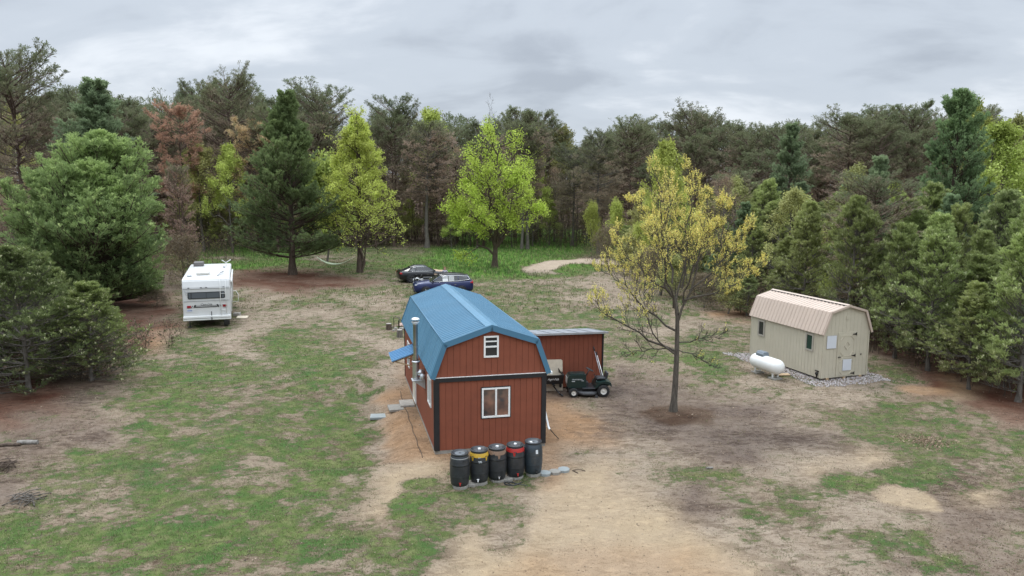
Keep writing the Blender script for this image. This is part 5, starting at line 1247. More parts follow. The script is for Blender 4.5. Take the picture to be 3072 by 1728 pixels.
# gravel bed under the tan shed
def shed_pt(x, y): return SX + x * math.cos(SYAW) - y * math.sin(SYAW), SY + x * math.sin(SYAW) + y * math.cos(SYAW)
rgv = np.random.default_rng(12)
def gravel():
    n = 9000; x = rgv.uniform(-2.4, 2.1, n); y = rgv.uniform(-1.15, 6.1, n)
    ed = np.maximum(np.abs(x + 0.15) / 1.85, np.abs(y - 2.5) / 3.2) + (fbm(x + 40, y + 40, 0.9, 3, 6) - 0.5) * 0.5
    k = (ed < 1.0); x, y = x[k], y[k]; n = len(x)
    wx = SX + x * math.cos(SYAW) - y * math.sin(SYAW); wy = SY + x * math.sin(SYAW) + y * math.cos(SYAW)
    wz = terrain(wx, wy) + 0.012
    s = rgv.uniform(0.020, 0.048, n)
    octv = np.array([(1, 0, 0), (-1, 0, 0), (0, 1, 0), (0, -1, 0), (0, 0, 0.7), (0, 0, -0.7)], float)
    a = rgv.uniform(0, 6.28, n); j = rgv.uniform(0.7, 1.3, (n, 6, 3))
    V = octv[None] * j * s[:, None, None]; V = rotz(V, a[:, None]) + np.stack([wx, wy, wz], 1)[:, None]
    f = np.array([(0, 2, 4), (2, 1, 4), (1, 3, 4), (3, 0, 4), (2, 0, 5), (1, 2, 5), (3, 1, 5), (0, 3, 5)])
    T = (f[None] + (np.arange(n) * 6)[:, None, None]).reshape(-1, 3)
    c = np.array([0.40, 0.365, 0.345]) * rgv.uniform(0.65, 1.25, (n, 1)); c[rgv.random(n) < 0.25] *= np.array([1.0, 0.92, 0.95])
    return np_mesh('gravel', V.reshape(-1, 3), T=T, tint=np.repeat(c, 6, 0))
STONE, _t, _p = newmat('stone'); _a = _t.nodes.new('ShaderNodeAttribute'); _a.attribute_name = 'tint'; _t.links.new(_a.outputs['Color'], _p.inputs['Base Color']); _p.inputs['Roughness'].default_value = 0.9
gme = gravel(); gme.materials.append(STONE); tag(link('gravel', gme), kind='stuff')

# ---- propane tank
pa, pb = at(1905, 922, 0.62), at(1962, 940, 0.62)
a1 = at(1892, 905, 0.72); a2 = at(1968, 925, 0.72)
ax = Vector((a2.x - a1.x, a2.y - a1.y, 0)); tl_ = 1.95; mid = (at(1929, 917, 0.62)); gm2 = gz(mid.x, mid.y)
pt = thing('propane_tank', 'white horizontal propane tank on short legs beside the tan shed', 'gas tank', (mid.x, mid.y, gm2), SYAW + R(90) + R(2))
v = MB(); rr_ = 0.335; prof = []
for k in range(9):
    a_ = R(-90 + k * 11.25); prof.append((rr_ * math.cos(a_), -tl_ / 2 + 0.30 + 0.30 * math.sin(a_)))
for k in range(9):
    a_ = R(k * 11.25); prof.append((rr_ * math.cos(a_), tl_ / 2 - 0.30 + 0.30 * math.sin(a_)))
v.lathe(prof, 28, (0, 0, 0.56), Matrix.Rotation(R(90), 4, 'Y')); v.tube([(-0.62, 0, 0.565), (-0.6, 0, 0.565)], 0.338, 28, cap=False)
v.build('vessel', WHITE_E, pt)
k = MB(); k.prism([(-0.17, 0), (0.17, 0), (0.17, 0.10), (0.10, 0.19), (-0.12, 0.19), (-0.17, 0.14)], 0.46, Matrix.Translation((0.10, 0, 0.86)) @ YZ); k.build('valve_dome', GREY_PL, pt)
for sx in (-0.58, 0.58):
    k = MB(); k.bx((sx, -0.14, 0.16), (0.06, 0.05, 0.26)); k.bx((sx, 0.14, 0.16), (0.06, 0.05, 0.26)); k.bx((sx, 0, 0.27), (0.07, 0.34, 0.05)); k.build('leg', WHITE_E, pt)
for i, sx in enumerate((-0.58, 0.58)):
    q = Matrix.Rotation(pt.rotation_euler.z, 4, 'Z') @ Vector((sx, 0, 0)); o = MB().bx((0, 0, 0.0), (0.42, 0.46, 0.10), bev=0.012).build('concrete_block', CONC)
    o.location = (mid.x + q.x, mid.y + q.y, gm2 + 0.02); o.rotation_euler.z = pt.rotation_euler.z
    tag(o, ('concrete block under the nearer leg of the propane tank', 'concrete block under the far leg of the propane tank')[0 if q.y < 0 else 1], 'concrete block')
q = at(1968, 951); o = MB().bx((0, 0, 0.045), (0.62, 0.26, 0.05), bev=0.006).build('board', WOOD); o.location = (q.x, q.y, gz(q.x, q.y)); o.rotation_euler.z = 0.15; tag(o, 'short pale board on the gravel before the propane tank', 'board')
q = shed_pt(1.40, -0.05); o = MB().tube([(0, 0, 0.02), (-0.10, 0.25, 0.62)], 0.018, 5).build('stick', WEATH); o.location = (q[0], q[1], gz(*q)); tag(o, 'thin grey stick leaning on the tan shed corner', 'stick')

# ------------------------------------------------------------------ rain barrels and paving stones before the barn
def octagon(r, h, c=(0, 0, 0)):
    return MB().lathe([(r * 0.96, 0), (r, 0.012), (r, h - 0.012), (r * 0.965, h)], 8, c, smooth=False, cap=True)
def paver(x, y, mt, label, r=0.19, rz=0.0, name='paving_stone', zz=0.0, grp=None):
    o = octagon(r, 0.10).build(name, mt); o.location = (x, y, gz(x, y) - 0.025 + zz); o.rotation_euler = (0.03 * math.sin(x * 9), 0.03 * math.cos(y * 7), rz); tag(o, label, 'paving stone', grp); return o
BPX = [(1377.7, 1468), (1436, 1456.4), (1489.8, 1446.6), (1544.6, 1436.8), (1599, 1427.9)]
BSPEC = [('leftmost black barrel of the row, grey rim band and red tap', None, GALV, REDP, 'none', 0.0), ('black barrel with yellow painted shoulder in the row before the barn', YEL, None, WHITE_V, 'stripes', 0.0),
         ('middle black barrel of the row with faded brown shoulder', BRN, None, STEEL, 'none', 0.0), ('black barrel with red painted shoulder and red tap', REDP, None, REDP, 'none', 0.0), ('rightmost dark blue grey barrel of the row with a pale label', None, None, BLACK_G, 'label', 0.02)]
BLUEB = mat('blue_black_plastic', (0.028, 0.040, 0.050), 0.42, var=0.35, vscale=5, dirt=(0.14, 0.12, 0.10, 0.5), dscale=3)
for i, ((bx_, by_), (lab, shoulder, band, tapm, mark, ex)) in enumerate(zip(BPX, BSPEC)):
    P = at(bx_ / VS, by_ / VS); P.y += 0.24; base = gz(P.x, P.y) + 0.07
    paver(P.x + 0.02, P.y - 0.02, CONC, ('stone under the leftmost barrel', 'stone under the yellow shouldered barrel', 'stone under the middle barrel', 'stone under the red shouldered barrel', 'stone under the rightmost barrel')[i] + ' of the row', 0.235, i * 0.5)
    br = thing('rain_barrel', lab, 'barrel', (P.x, P.y, base), i * 0.35, 'rain barrels in a row before the red barn')
    Hb = 0.94 + ex
    def rb_(z):       # bulging plastic drum
        return 0.245 + 0.042 * math.sin(math.pi * min(max((z - 0.0) / Hb, 0), 1)) ** 0.8
    prof = [(0.20, 0), (0.232, 0.015)] + [(rb_(z), z) for z in np.linspace(0.05, Hb - 0.13, 9)]
    for zr in (0.30, 0.62): prof += [(rb_(zr) + 0.0, zr - 0.02), (rb_(zr) + 0.007, zr), (rb_(zr), zr + 0.02)]
    prof = sorted(prof, key=lambda p: p[1]) + [(0.252, Hb - 0.10), (0.238, Hb - 0.055), (0.225, Hb - 0.035), (0.225, Hb - 0.01)]
    body = MB().lathe(prof, 32)
    body.lathe([(0.0, Hb - 0.034), (0.224, Hb - 0.034)], 32)
    bo = body.build('body', BLUEB if i == 4 else BLACK_PL, br)
    if shoulder:
        s_ = MB(); s_.lathe([(rb_(Hb - 0.16) + 0.004, Hb - 0.165), (0.262, Hb - 0.10), (0.243, Hb - 0.053)], 32)
        for k in range(4 if i != 3 else 2):
            a_ = k * 1.57 + (0.9 if i == 1 else 0.25) - br.rotation_euler.z - (1.9 if i == 3 else 0); c_, s2 = math.cos(a_), math.sin(a_)
            rr2 = rb_(Hb - 0.22) + 0.006
            s_.add([(rr2 * math.cos(a_ + u), rr2 * math.sin(a_ + u), z) for u, z in ((-0.16, Hb - 0.155), (0.16, Hb - 0.155), (0.07, Hb - 0.27), (-0.07, Hb - 0.27))], [[0, 1, 2, 3]])
        s_.build('painted_shoulder', shoulder, bo)
    if band: MB().lathe([(0.262, Hb - 0.125), (0.266, Hb - 0.115), (0.262, Hb - 0.10)], 32).build('band', band, bo)
    for k in range(4):      # moulded grips on the shoulder
        a_ = k * 1.57 + 0.55; MB().bx((0.252 * math.cos(a_), 0.252 * math.sin(a_), Hb - 0.17), (0.045, 0.085, 0.07), rz=a_, bev=0.012).build('grip', BLUEB if i == 4 else BLACK_PL, bo)
    ld = MB(); ld.lathe([(0.232, Hb - 0.04), (0.252, Hb - 0.03), (0.256, Hb + 0.0), (0.244, Hb + 0.022), (0.222, Hb + 0.018), (0.212, Hb - 0.008), (0.10, Hb - 0.012), (0.0, Hb - 0.012)], 32)
    lo_ = ld.build('lid', [BLACK_PL], br)
    if i in (0, 4): MB().lathe([(0.0, Hb - 0.006), (0.028, Hb - 0.006)], 14).build('bung', BLACK_G, lo_)
    MB().lathe([(0.0, Hb - 0.010), (0.15, Hb - 0.010)], 24).build('lid_disc', mat('lid_grey_%d' % i, (0.13, 0.145, 0.155) if i in (0, 4) else (0.06, 0.062, 0.066), 0.5, var=0.3, vscale=7), lo_)
    if i in (1, 2, 3): MB().bx((0.01, 0.0, Hb + 0.015), (0.075, 0.075, 0.05), bev=0.01).build('filler_cap', WHITE_V, lo_)
    if i == 4: MB().bx((-0.07, 0.05, Hb - 0.002), (0.10, 0.06, 0.012), rz=0.5).build('filler_cap', WHITE_V, lo_)
    face = R(-90) - br.rotation_euler.z + (0.10, -0.05, 0.25, 0.3, 0.35)[i]
    tp = MB(); tp.tube([(0.20, 0, 0.115), (0.305, 0, 0.115)], 0.017, 8); tp.tube([(0.30, 0, 0.125), (0.315, 0, 0.065)], 0.016, 8); tp.bx((0.295, 0, 0.145), (0.025, 0.065, 0.02)); tp.xf(Matrix.Rotation(face, 4, 'Z')); tp.build('tap', tapm, br)
    def patch(a0, a1, z0, z1, mt, nm):
        q = MB(); n_ = 4
        for k in range(n_):
            u, v_ = a0 + (a1 - a0) * k / n_, a0 + (a1 - a0) * (k + 1) / n_
            q.add([((rb_(z) + 0.006) * math.cos(face + t_), (rb_(z) + 0.006) * math.sin(face + t_), z) for t_, z in ((u, z0), (v_, z0), (v_, z1), (u, z1))], [[0, 1, 2, 3]])
        q.build(nm, mt, bo)
    if mark == 'stripes':
        patch(0.02, 0.36, 0.67, 0.685, LABEL, 'lettering'); patch(0.06, 0.40, 0.635, 0.65, LABEL, 'lettering'); patch(0.0, 0.3, 0.775, 0.785, LABEL, 'lettering')
    if mark == 'label': patch(-0.08, 0.17, 0.66, 0.78, LABEL, 'label')
# spare stones
for (vx, vy, mt, lab, rz) in ((1371, 1193, CONC_B, 'pale octagonal paving stone touching the rightmost barrel', 0.2), (1396, 1189, CONC, 'dark weathered octagonal paving stone between two pale ones', 0.5), (1418.5, 1184, CONC_B, 'pale octagonal paving stone, last of the three right of the barrels', 0.1),
                              (1187, 1222, CONC, 'grey stone on the ground between the two leftmost barrels', 0.3), (1276, 1207, CONC, 'grey stone in front of the gap at the middle barrel', 0.3)):
    q = at(vx, vy); paver(q.x, q.y + 0.1, mt, lab, 0.185, rz)
# hose on the ground in front
q = at(1275, 1216); pts = []
for k in range(40):
    a_ = k * 0.35; pts.append((0.28 * math.sin(a_) * (0.5 + k / 50) + k * 0.006 - 0.1, 0.13 * math.sin(a_ * 1.7 + 0.5), 0.02 + 0.004 * (k % 3)))
o = MB().tube(pts, 0.011, 6).build('garden_hose', BLACK_PL); o.location = (q.x + 0.15, q.y, gz(q.x, q.y)); tag(o, 'thin black hose lying in loops before the middle barrels', 'hose')
q = at(1455, 1184); o = MB().tube([(-0.18, 0.08, 0.02), (0.0, 0.12, 0.05), (0.22, 0.06, 0.02)], 0.012, 5).tube([(-0.16, 0.08, 0.02), (-0.02, -0.12, 0.02)], 0.012, 5).build('fallen_twig', BARK_BROWN); o.location = (q.x, q.y, gz(q.x, q.y)); tag(o, 'bent dark twig on the sand right of the paving stones', 'twig')
# black pole leaning at the barn's right side
e0, e1 = barn_pt(1.95, 0.05, 0.60), at(1405, 1103); e1.z = gz(e1.x, e1.y) + 0.01
o = MB().tube([tuple(e0), tuple((e0 + e1) / 2 + Vector((0.02, 0, -0.03))), tuple(e1)], 0.016, 6).build('drain_hose', BLACK_PL); tag(o, 'black hose sloping from the white downspout to the sand', 'hose')
# steps by the barn door: three concrete slabs going down the bank
for (lx, ly, z_, sx, sy, mt, rz, lab) in ((-2.16, 5.72, -0.04, 0.55, 0.80, WEATH, 0.0, 'upper grey slab step at the barn door'), (-2.62, 5.42, -0.16, 0.55, 0.75, CONC, 0.05, 'middle pale slab step below the barn door'), (-3.25, 5.20, -0.30, 0.70, 0.50, CONC_B, -0.1, 'lowest blue grey slab flat on the ground by the barn')):
    P = barn_pt(lx, ly); o = MB().bx((0, 0, 0), (sx, sy, 0.09), bev=0.012).build('step_slab', mt); o.location = (P.x, P.y, max(gz(P.x, P.y) + 0.03, z_)); o.rotation_euler.z = BYAW + rz; tag(o, lab, 'step', 'slab steps at the barn door')
# dark edging rope of the bank
o = MB().tube([tuple(barn_pt(-2.26 + 0.02 * math.sin(k * 1.3), -0.2 + k * 0.30, gz(*barn_pt(-2.26, -0.2 + k * 0.30).xy) + 0.008)) for k in range(27)], 0.013, 5).build('landscape_edging', BARK_BROWN); tag(o, 'dark strip of edging along the sand bank left of the barn', 'edging')

# ------------------------------------------------------------------ lawn tractor, cart, board, tools
def wheel(mb_t, mb_r, c, r, w, rim=0.55, hub=True):
    M = Matrix.Rotation(R(90), 4, 'X')
    mb_t.lathe([(r * rim, -w / 2), (r * 0.88, -w / 2), (r * 0.98, -w * 0.38), (r, -w * 0.2), (r, w * 0.2), (r * 0.98, w * 0.38), (r * 0.88, w / 2), (r * rim, w / 2)], 22, c, M)
    mb_r.lathe([(0, -w * 0.36), (r * rim * 0.3, -w * 0.40), (r * rim * 0.35, -w * 0.30), (r * rim * 0.85, -w * 0.28), (r * rim * 0.95, -w * 0.46), (r * rim * 1.02, -w * 0.46), (r * rim * 1.02, w * 0.46), (r * rim * 0.9, w * 0.46), (r * rim * 0.8, w * 0.3), (r * rim * 0.35, w * 0.3), (r * rim * 0.3, w * 0.4), (0, w * 0.38)], 18, c, M)
def add_wheel(parent, c, r, w, rim, rm, tm=RUBBER):
    t_, r_ = MB(), MB(); wheel(t_, r_, (0, 0, 0), r, w, rim)
    o = t_.build('wheel', tm, parent); o.location = c; r_.build('rim', rm, o); return o
P = at(1478, 999)
mw = thing('lawn_tractor', 'dark green riding mower parked before the low red shed', 'lawn tractor', (P.x + 0.02, P.y + 0.42, gz(P.x, P.y + 0.42)), R(180) + R(4))
RIMW = mat('cream_rim', (0.68, 0.66, 0.60), 0.45, var=0.06)
# local: front is +x, left is +y; seen from its left side
for (x_, y_, r_, w_) in ((0.62, 0.40, 0.19, 0.15), (0.62, -0.40, 0.19, 0.15), (-0.60, 0.37, 0.255, 0.22), (-0.60, -0.37, 0.255, 0.22)): add_wheel(mw, (x_, y_, r_), r_, w_, 0.52, RIMW)
h = MB(); h.prism([(0.10, 0.36), (0.80, 0.36), (0.86, 0.42), (0.86, 0.74), (0.80, 0.86), (0.72, 0.895), (0.10, 0.905)], 0.56, Matrix.Translation((0, 0.28, 0)) @ XZ @ Matrix.Scale(-1, 4, (0, 0, 1)))
h.bx((0.46, 0, 0.915), (0.60, 0.42, 0.03), bev=0.01); hood = h.build('hood', GREEN_H, mw)
MB().bx((0.44, 0.0, 0.934), (0.20, 0.12, 0.014), bev=0.005).build('hood_scoop', BLACK_G, hood)
MB().bx((0.868, 0, 0.66), (0.014, 0.40, 0.26), bev=0.004).build('grille', RIMW, hood)
text_mesh('CRAFTSMAN', 0.075, LABEL, 'lettering', hood, Matrix.Translation((0.46, 0.2835, 0.705)) @ Matrix.Rotation(R(180), 4, 'Z') @ Matrix.Rotation(R(90), 4, 'X'))
MB().bx((0.62, 0.282, 0.63), (0.14, 0.004, 0.022)).bx((0.24, 0.282, 0.655), (0.09, 0.004, 0.02)).build('stripe', LABEL, hood)
fd = MB(); fd.prism([(-0.95, 0.42), (-0.90, 0.60), (-0.70, 0.66), (-0.38, 0.62), (-0.28, 0.50), (-0.24, 0.36), (-0.34, 0.40), (-0.44, 0.52), (-0.62, 0.565), (-0.80, 0.52)], 0.86, Matrix.Translation((0, 0.43, 0)) @ XZ @ Matrix.Scale(-1, 4, (0, 0, 1))); fd.bx((-0.58, 0, 0.52), (0.55, 0.50, 0.22), bev=0.03)
fd.build('rear_fender', GREEN_H, mw)
MB().bx((-0.02, 0, 0.36), (0.56, 0.84, 0.045), bev=0.012).bx((0.05, 0.0, 0.45), (0.14, 0.34, 0.24), bev=0.02).build('footrest', BLACK_PL, mw)
st_ = MB(); st_.bx((-0.55, 0, 0.715), (0.42, 0.44, 0.08), bev=0.03); st_.bx((-0.77, 0, 0.84), (0.09, 0.44, 0.26), ry=R(-14), bev=0.03); st_.build('seat', BLACK_PL, mw)
sw = MB(); sw.tube([(0.06, 0, 0.80), (-0.08, 0, 1.05)], 0.022, 8)
ring = [(-0.09 + 0.165 * math.cos(k * R(18)) * 0.9, 0.165 * math.sin(k * R(18)), 1.06 + 0.165 * math.cos(k * R(18)) * 0.45) for k in range(21)]
sw.tube(ring, 0.015, 6, cap=False); sw.tube([ring[2], ring[12]], 0.012, 5); sw.tube([ring[8], ring[18]], 0.012, 5); sw.build('steering_wheel', BLACK_PL, mw)
dk = MB(); dk.lathe([(0.50, 0.10), (0.52, 0.12), (0.52, 0.20), (0.42, 0.24), (0.0, 0.25)], 24, (0.02, 0.02, 0)); dk.bx((0.02, 0.45, 0.15), (0.5, 0.14, 0.06), bev=0.02); dk.tube([(-0.30, 0.50, 0.06), (-0.30, 0.56, 0.06)], 0.06, 10); dk.build('mower_deck', DARK_G, mw)
MB().tube([(-0.30, 0.33, 0.60), (-0.22, 0.35, 0.92)], 0.012, 5).bx((-0.21, 0.35, 0.94), (0.03, 0.03, 0.07)).build('lever', BLACK_G, mw)
MB().bx((0.30, 0, 0.24), (0.95, 0.30, 0.16)).tube([(0.62, -0.36, 0.19), (0.62, 0.36, 0.19)], 0.03, 6).tube([(-0.6, -0.36, 0.255), (-0.6, 0.36, 0.255)], 0.03, 6).build('chassis', DARK_G, mw)
# tipping cart beside it
P = at(1395, 998)
ct = thing('dump_cart', 'black steel tipping cart with white lettering and a drawbar, beside the lawn tractor', 'cart', (P.x - 0.02, P.y + 0.55, gz(P.x, P.y + 0.5)), 0.10)
c = MB()
def panel(q, th=0.012):
    n_ = (Vector(q[1]) - Vector(q[0])).cross(Vector(q[2]) - Vector(q[0])).normalized() * th
    k = len(q); c.add([Vector(p) for p in q] + [Vector(p) + n_ for p in q], [list(range(k))[::-1], [k + i for i in range(k)]] + [[i, (i + 1) % k, k + (i + 1) % k, k + i] for i in range(k)])
hw_, dep = 0.42, 1.0
panel([(-hw_ + 0.04, 0, 0.40), (hw_ - 0.04, 0, 0.40), (hw_, -0.06, 0.76), (-hw_, -0.06, 0.76)]); panel([(-hw_ + 0.04, 0, 0.40), (-hw_ + 0.04, dep, 0.40), (hw_ - 0.04, dep, 0.40), (hw_ - 0.04, 0, 0.40)])
panel([(hw_ - 0.04, 0, 0.40), (hw_ - 0.04, dep, 0.40), (hw_, dep, 0.82), (hw_, -0.06, 0.76)]); panel([(-hw_, -0.06, 0.76), (-hw_, dep, 0.82), (-hw_ + 0.04, dep, 0.40), (-hw_ + 0.04, 0, 0.40)])
panel([(hw_ - 0.02, 0.0, 0.75), (hw_ - 0.26, 0.95, 0.80), (hw_ - 0.28, 0.98, 1.14)])
c.tube([(-hw_, -0.06, 0.77), (hw_ + 0.02, -0.06, 0.77)], 0.016, 6); c.tube([(hw_, -0.06, 0.77), (hw_, dep, 0.83)], 0.014, 6); c.tube([(-hw_, -0.06, 0.77), (-hw_, dep, 0.83)], 0.014, 6)
bed = c.build('bed', BLACK_G, ct)
text_mesh('Agri-Fab', 0.135, WHITE_V, 'lettering', bed, Matrix.Translation((-0.02, -0.052, 0.60)) @ Matrix.Rotation(R(99), 4, 'X'), shear=0.25)
k = MB(); k.tube([(0, 0.3, 0.33), (0.02, -0.05, 0.28), (0.16, -0.42, 0.13), (0.20, -0.50, 0.08)], 0.03, 6); k.tube([(0.20, -0.48, 0.10), (0.30, -0.62, 0.06)], 0.035, 6); k.tube([(-0.30, 0.55, 0.26), (0.30, 0.55, 0.26)], 0.025, 6); k.bx((0, 0.3, 0.36), (0.10, 0.9, 0.06)); k.build('drawbar', BLACK_G, ct)
for sx in (-0.36, 0.36):
    o = add_wheel(ct, (sx, 0.55, 0.19), 0.19, 0.12, 0.5, BLACK_G); o.rotation_euler.z = R(90)
# plywood sheet leaning on the red shed
P = at(1398, 997); o = MB().prism([(-0.75, 0), (0.30, 0), (0.30, 1.26), (0.24, 1.31), (-0.75, 1.31)], 0.022, XZ).build('plywood_sheet', PLY); o.location = (P.x + 0.05, P.y + 0.85, gz(P.x, P.y + 0.8)); o.rotation_euler = (R(-9), 0, 0.12); tag(o, 'pale sheet of plywood with a cut corner propped behind the black cart', 'plywood')
# shovels leaning at the corner of the red shed
def tool(vx, vy, top, label, blade, shaft_m, blade_m, name):
    P = at(vx, vy); z = gz(P.x, P.y); T_ = Vector(top)
    th = thing(name, label, 'tool', (P.x, P.y, z)); d_ = T_ - Vector((P.x, P.y, z))
    MB().tube([(0, 0, 0.12), tuple(d_)], 0.017, 6).build('shaft', shaft_m, th)
    MB().tube([tuple(d_ * 0.985), tuple(d_ * 1.09)], 0.024, 6).build('grip', BLACK_PL, th)
    MB().bx((0, 0, 0.10), blade, rz=0.2, ry=0.15, bev=0.01).build('blade', blade_m, th)
ps = lambda x_, y_, z_: tuple(Vector((pl.x + x_ * math.cos(0.2) - y_ * math.sin(0.2), pl.y + x_ * math.sin(0.2) + y_ * math.cos(0.2), z_)))
tool(1526, 990, ps(-0.30, -0.06, 1.42), 'pale handled snow brush with blue head leaning at the red shed corner', (0.20, 0.06, 0.14), WHITE_V, BLUE_PL, 'snow_brush')
tool(1520, 985, ps(-0.42, -0.06, 1.62), 'long grey handled shovel leaning at the red shed corner', (0.18, 0.04, 0.24), GALV, DARK_G, 'shovel')

# ------------------------------------------------------------------ camper
P = at(436 + 0, 820); cx0 = at(520, 826)
CYAW = R(19.6)
cm = thing('camper_trailer', 'white travel trailer with black rear window and ladder, parked left of the barn', 'camper', (cx0.x, cx0.y + 0.2, gz(cx0.x, cx0.y)), CYAW)
CW, CL, CH = 1.30, 9.0, 2.92       # half width, length, height; local: rear face at y=0 looking to -y
Z0 = 0.55
b = MB()
prof_r = [(0.0, Z0), (0.0, 2.36), (0.16, 2.80), (0.34, CH), (CL - 0.7, CH), (CL - 0.15, 2.3), (CL, 1.4), (CL - 0.2, Z0)]
b.prism(prof_r, 2 * CW, Matrix.Translation((-CW, 0, 0)) @ YZ)
bm = bmesh.new(); me_ = bpy.data.meshes.new('t'); me_.from_pydata(b.v, [], b.f); bm.from_mesh(me_); bpy.data.meshes.remove(me_)
bmesh.ops.recalc_face_normals(bm, faces=bm.faces[:]); bmesh.ops.bevel(bm, geom=bm.edges[:], offset=0.05, segments=3, affect='EDGES')
me_ = bpy.data.meshes.new('body'); bm.to_mesh(me_); bm.free(); me_.materials.append(mat('camper_white', (0.60, 0.60, 0.585), 0.4, var=0.04, vscale=2, dirt=(0.47, 0.455, 0.41, 0.35), dscale=1.5)); body = link('body', me_, cm)
s = MB()
for z_ in (1.60, 2.33): s.bx((0, -0.012, z_), (2 * CW - 0.10, 0.02, 0.022))
s.build('seam_trim', mat('grey_seam', (0.33, 0.33, 0.33), 0.6), body)
wn = MB()
def rrect(x0, x1, z0, z1, r, n=4):
    out = []
    for (cx_, cz_, a0) in ((x1 - r, z0 + r, -90), (x1 - r, z1 - r, 0), (x0 + r, z1 - r, 90), (x0 + r, z0 + r, 180)):
        for k in range(n + 1): out.append((cx_ + r * math.cos(R(a0 + 90 * k / n)), cz_ + r * math.sin(R(a0 + 90 * k / n))))
    return out
wn.prism(rrect(-1.02, 1.01, 1.73, 2.13, 0.07), 0.035, Matrix.Translation((0, -0.03, 0)) @ XZ); wo_ = wn.build('rear_window', BLACK_G, body)
GREYG, _t, _p = newmat('grey_glass'); _p.inputs['Base Color'].default_value = (0.10, 0.11, 0.125, 1); _p.inputs['Roughness'].default_value = 0.12
for (x0, x1) in ((-0.97, -0.85), (-0.81, -0.02), (0.0, 0.78), (0.83, 0.96)): MB().bx(((x0 + x1) / 2, -0.034, 1.93), (x1 - x0, 0.012, 0.32)).build('pane', GREYG, wo_)
for x_ in (-0.97, 0.98): MB().bx((x_, -0.03, 1.28), (0.22, 0.05, 0.13), bev=0.01).build('tail_light', mat('red_lens', (0.30, 0.012, 0.022), 0.25), body)
k = MB(); k.bx((-0.04, -0.012, 1.235), (1.18, 0.012, 0.045)); k.bx((-0.04, -0.012, 1.315), (1.16, 0.012, 0.018), mi=1)
for x_, sh in ((-0.66, 0.03), (-0.81, 0.03), (0.60, -0.03), (0.735, -0.03)): k.prism([(x_ - 0.05 - sh, 1.215), (x_ + 0.05 - sh, 1.215), (x_ + 0.05 + sh, 1.37), (x_ - 0.05 + sh, 1.37)] if abs(x_) < 0.7 else [(x_ - 0.02 - sh, 1.215), (x_ + 0.02 - sh, 1.215), (x_ + 0.02 + sh, 1.34), (x_ - 0.02 + sh, 1.34)], 0.010, Matrix.Translation((0, -0.017, 0)) @ XZ)
k.build('stripe', [BLACK_G, DARK_G], body)
text_mesh('Cam-Lite', 0.17, DARK_G, 'lettering', body, Matrix.Translation((-0.04, -0.014, 1.39)) @ Matrix.Rotation(R(90), 4, 'X'), shear=0.35)
pl_ = MB(); pl_.bx((-0.94, -0.014, 1.05), (0.34, 0.014, 0.16)); plo = pl_.build('licence_plate', WHITE_P, body)
text_mesh('DLJ 742', 0.085, BLUE_PL, 'lettering', plo, Matrix.Translation((-0.94, -0.024, 1.05)) @ Matrix.Rotation(R(90), 4, 'X')) if False else MB().bx((-0.94, -0.024, 1.055), (0.25, 0.006, 0.06)).build('plate_marks', mat('plate_blue', (0.22, 0.27, 0.45), 0.5, var=0.5, vscale=14), plo)
for z_, r_ in ((2.22, 0.12), (2.06, 0.09)): MB().lathe([(r_ * 0.75, 0), (r_, 0), (r_, 0.008), (r_ * 0.75, 0.008)], 16, (-1.07, -0.005, z_), Matrix.Rotation(R(90), 4, 'X')).build('round_decal', mat('faint_decal', (0.55, 0.57, 0.6), 0.6), body)
for x_ in (-0.95, -0.28, 0.0, 0.95): MB().bx((x_, -0.02, 2.395), (0.10, 0.04, 0.035)).build('marker_lamp', DARK_G, body)
l = MB()
for x_ in (0.76, 1.06): l.tube([(x_, -0.09, 0.80), (x_, -0.09, 2.55), (x_, 0.10, 2.86), (x_, 0.45, 3.02), (x_, 0.75, 2.93)], 0.018, 6); l.tube([(x_, -0.09, 0.84), (x_, 0.0, 0.80)], 0.03, 6)
for z_ in (1.05, 1.38, 1.70, 2.02, 2.34): l.tube([(0.76, -0.09, z_), (1.06, -0.09, z_)], 0.013, 5)
l.build('ladder', WHITE_V, body)
bp = MB(); bp.bx((0, -0.10, 0.60), (2 * CW + 0.02, 0.18, 0.26), bev=0.03); bp.bx((0, -0.195, 0.60), (2 * CW - 0.02, 0.012, 0.018), mi=1); bp.build('bumper', [WHITE_E, DARK_G], cm)
MB().bx((0.24, -0.14, 0.76), (0.045, 0.04, 0.44)).bx((0.24, -0.16, 0.58), (0.11, 0.06, 0.18)).build('hose_carrier', DARK_G, cm)
r_ = MB(); r_.bx((-0.22, 2.0, CH + 0.09), (0.72, 0.72, 0.15), bev=0.04); r_.build('roof_vent', mat('grimy_white', (0.55, 0.53, 0.48), 0.5), body)
MB().bx((-0.72, 7.2, CH + 0.14), (0.62, 0.9, 0.26), bev=0.04).build('air_conditioner', mat('dark_cover', (0.14, 0.13, 0.125), 0.6), body)
MB().bx((-0.95, 1.1, CH + 0.05), (0.24, 0.2, 0.09), bev=0.02).bx((0.9, 5.5, CH + 0.06), (0.12, 0.12, 0.12), bev=0.02).build('roof_fitting', GALV, body)
MB().tube([(0.62, 1.0, CH + 0.04), (0.75, 1.6, CH + 0.12), (0.92, 2.6, CH + 0.10)], 0.035, 6).build('antenna_arm', GALV, body)
MB().tube([(1.0, 6.4, CH), (1.0, 6.4, CH + 0.28)], 0.02, 6).tube([(0.75, 6.2, CH + 0.45), (1.0, 6.4, CH + 0.25), (1.3, 6.6, CH + 0.42)], 0.025, 5).build('television_antenna', WHITE_V, body)
k = MB()
for y_ in (2.4, 5.6): k.bx((CW + 0.004, y_, 1.85), (0.02, 0.9, 0.5))
k.build('side_window', BLACK_G, body)
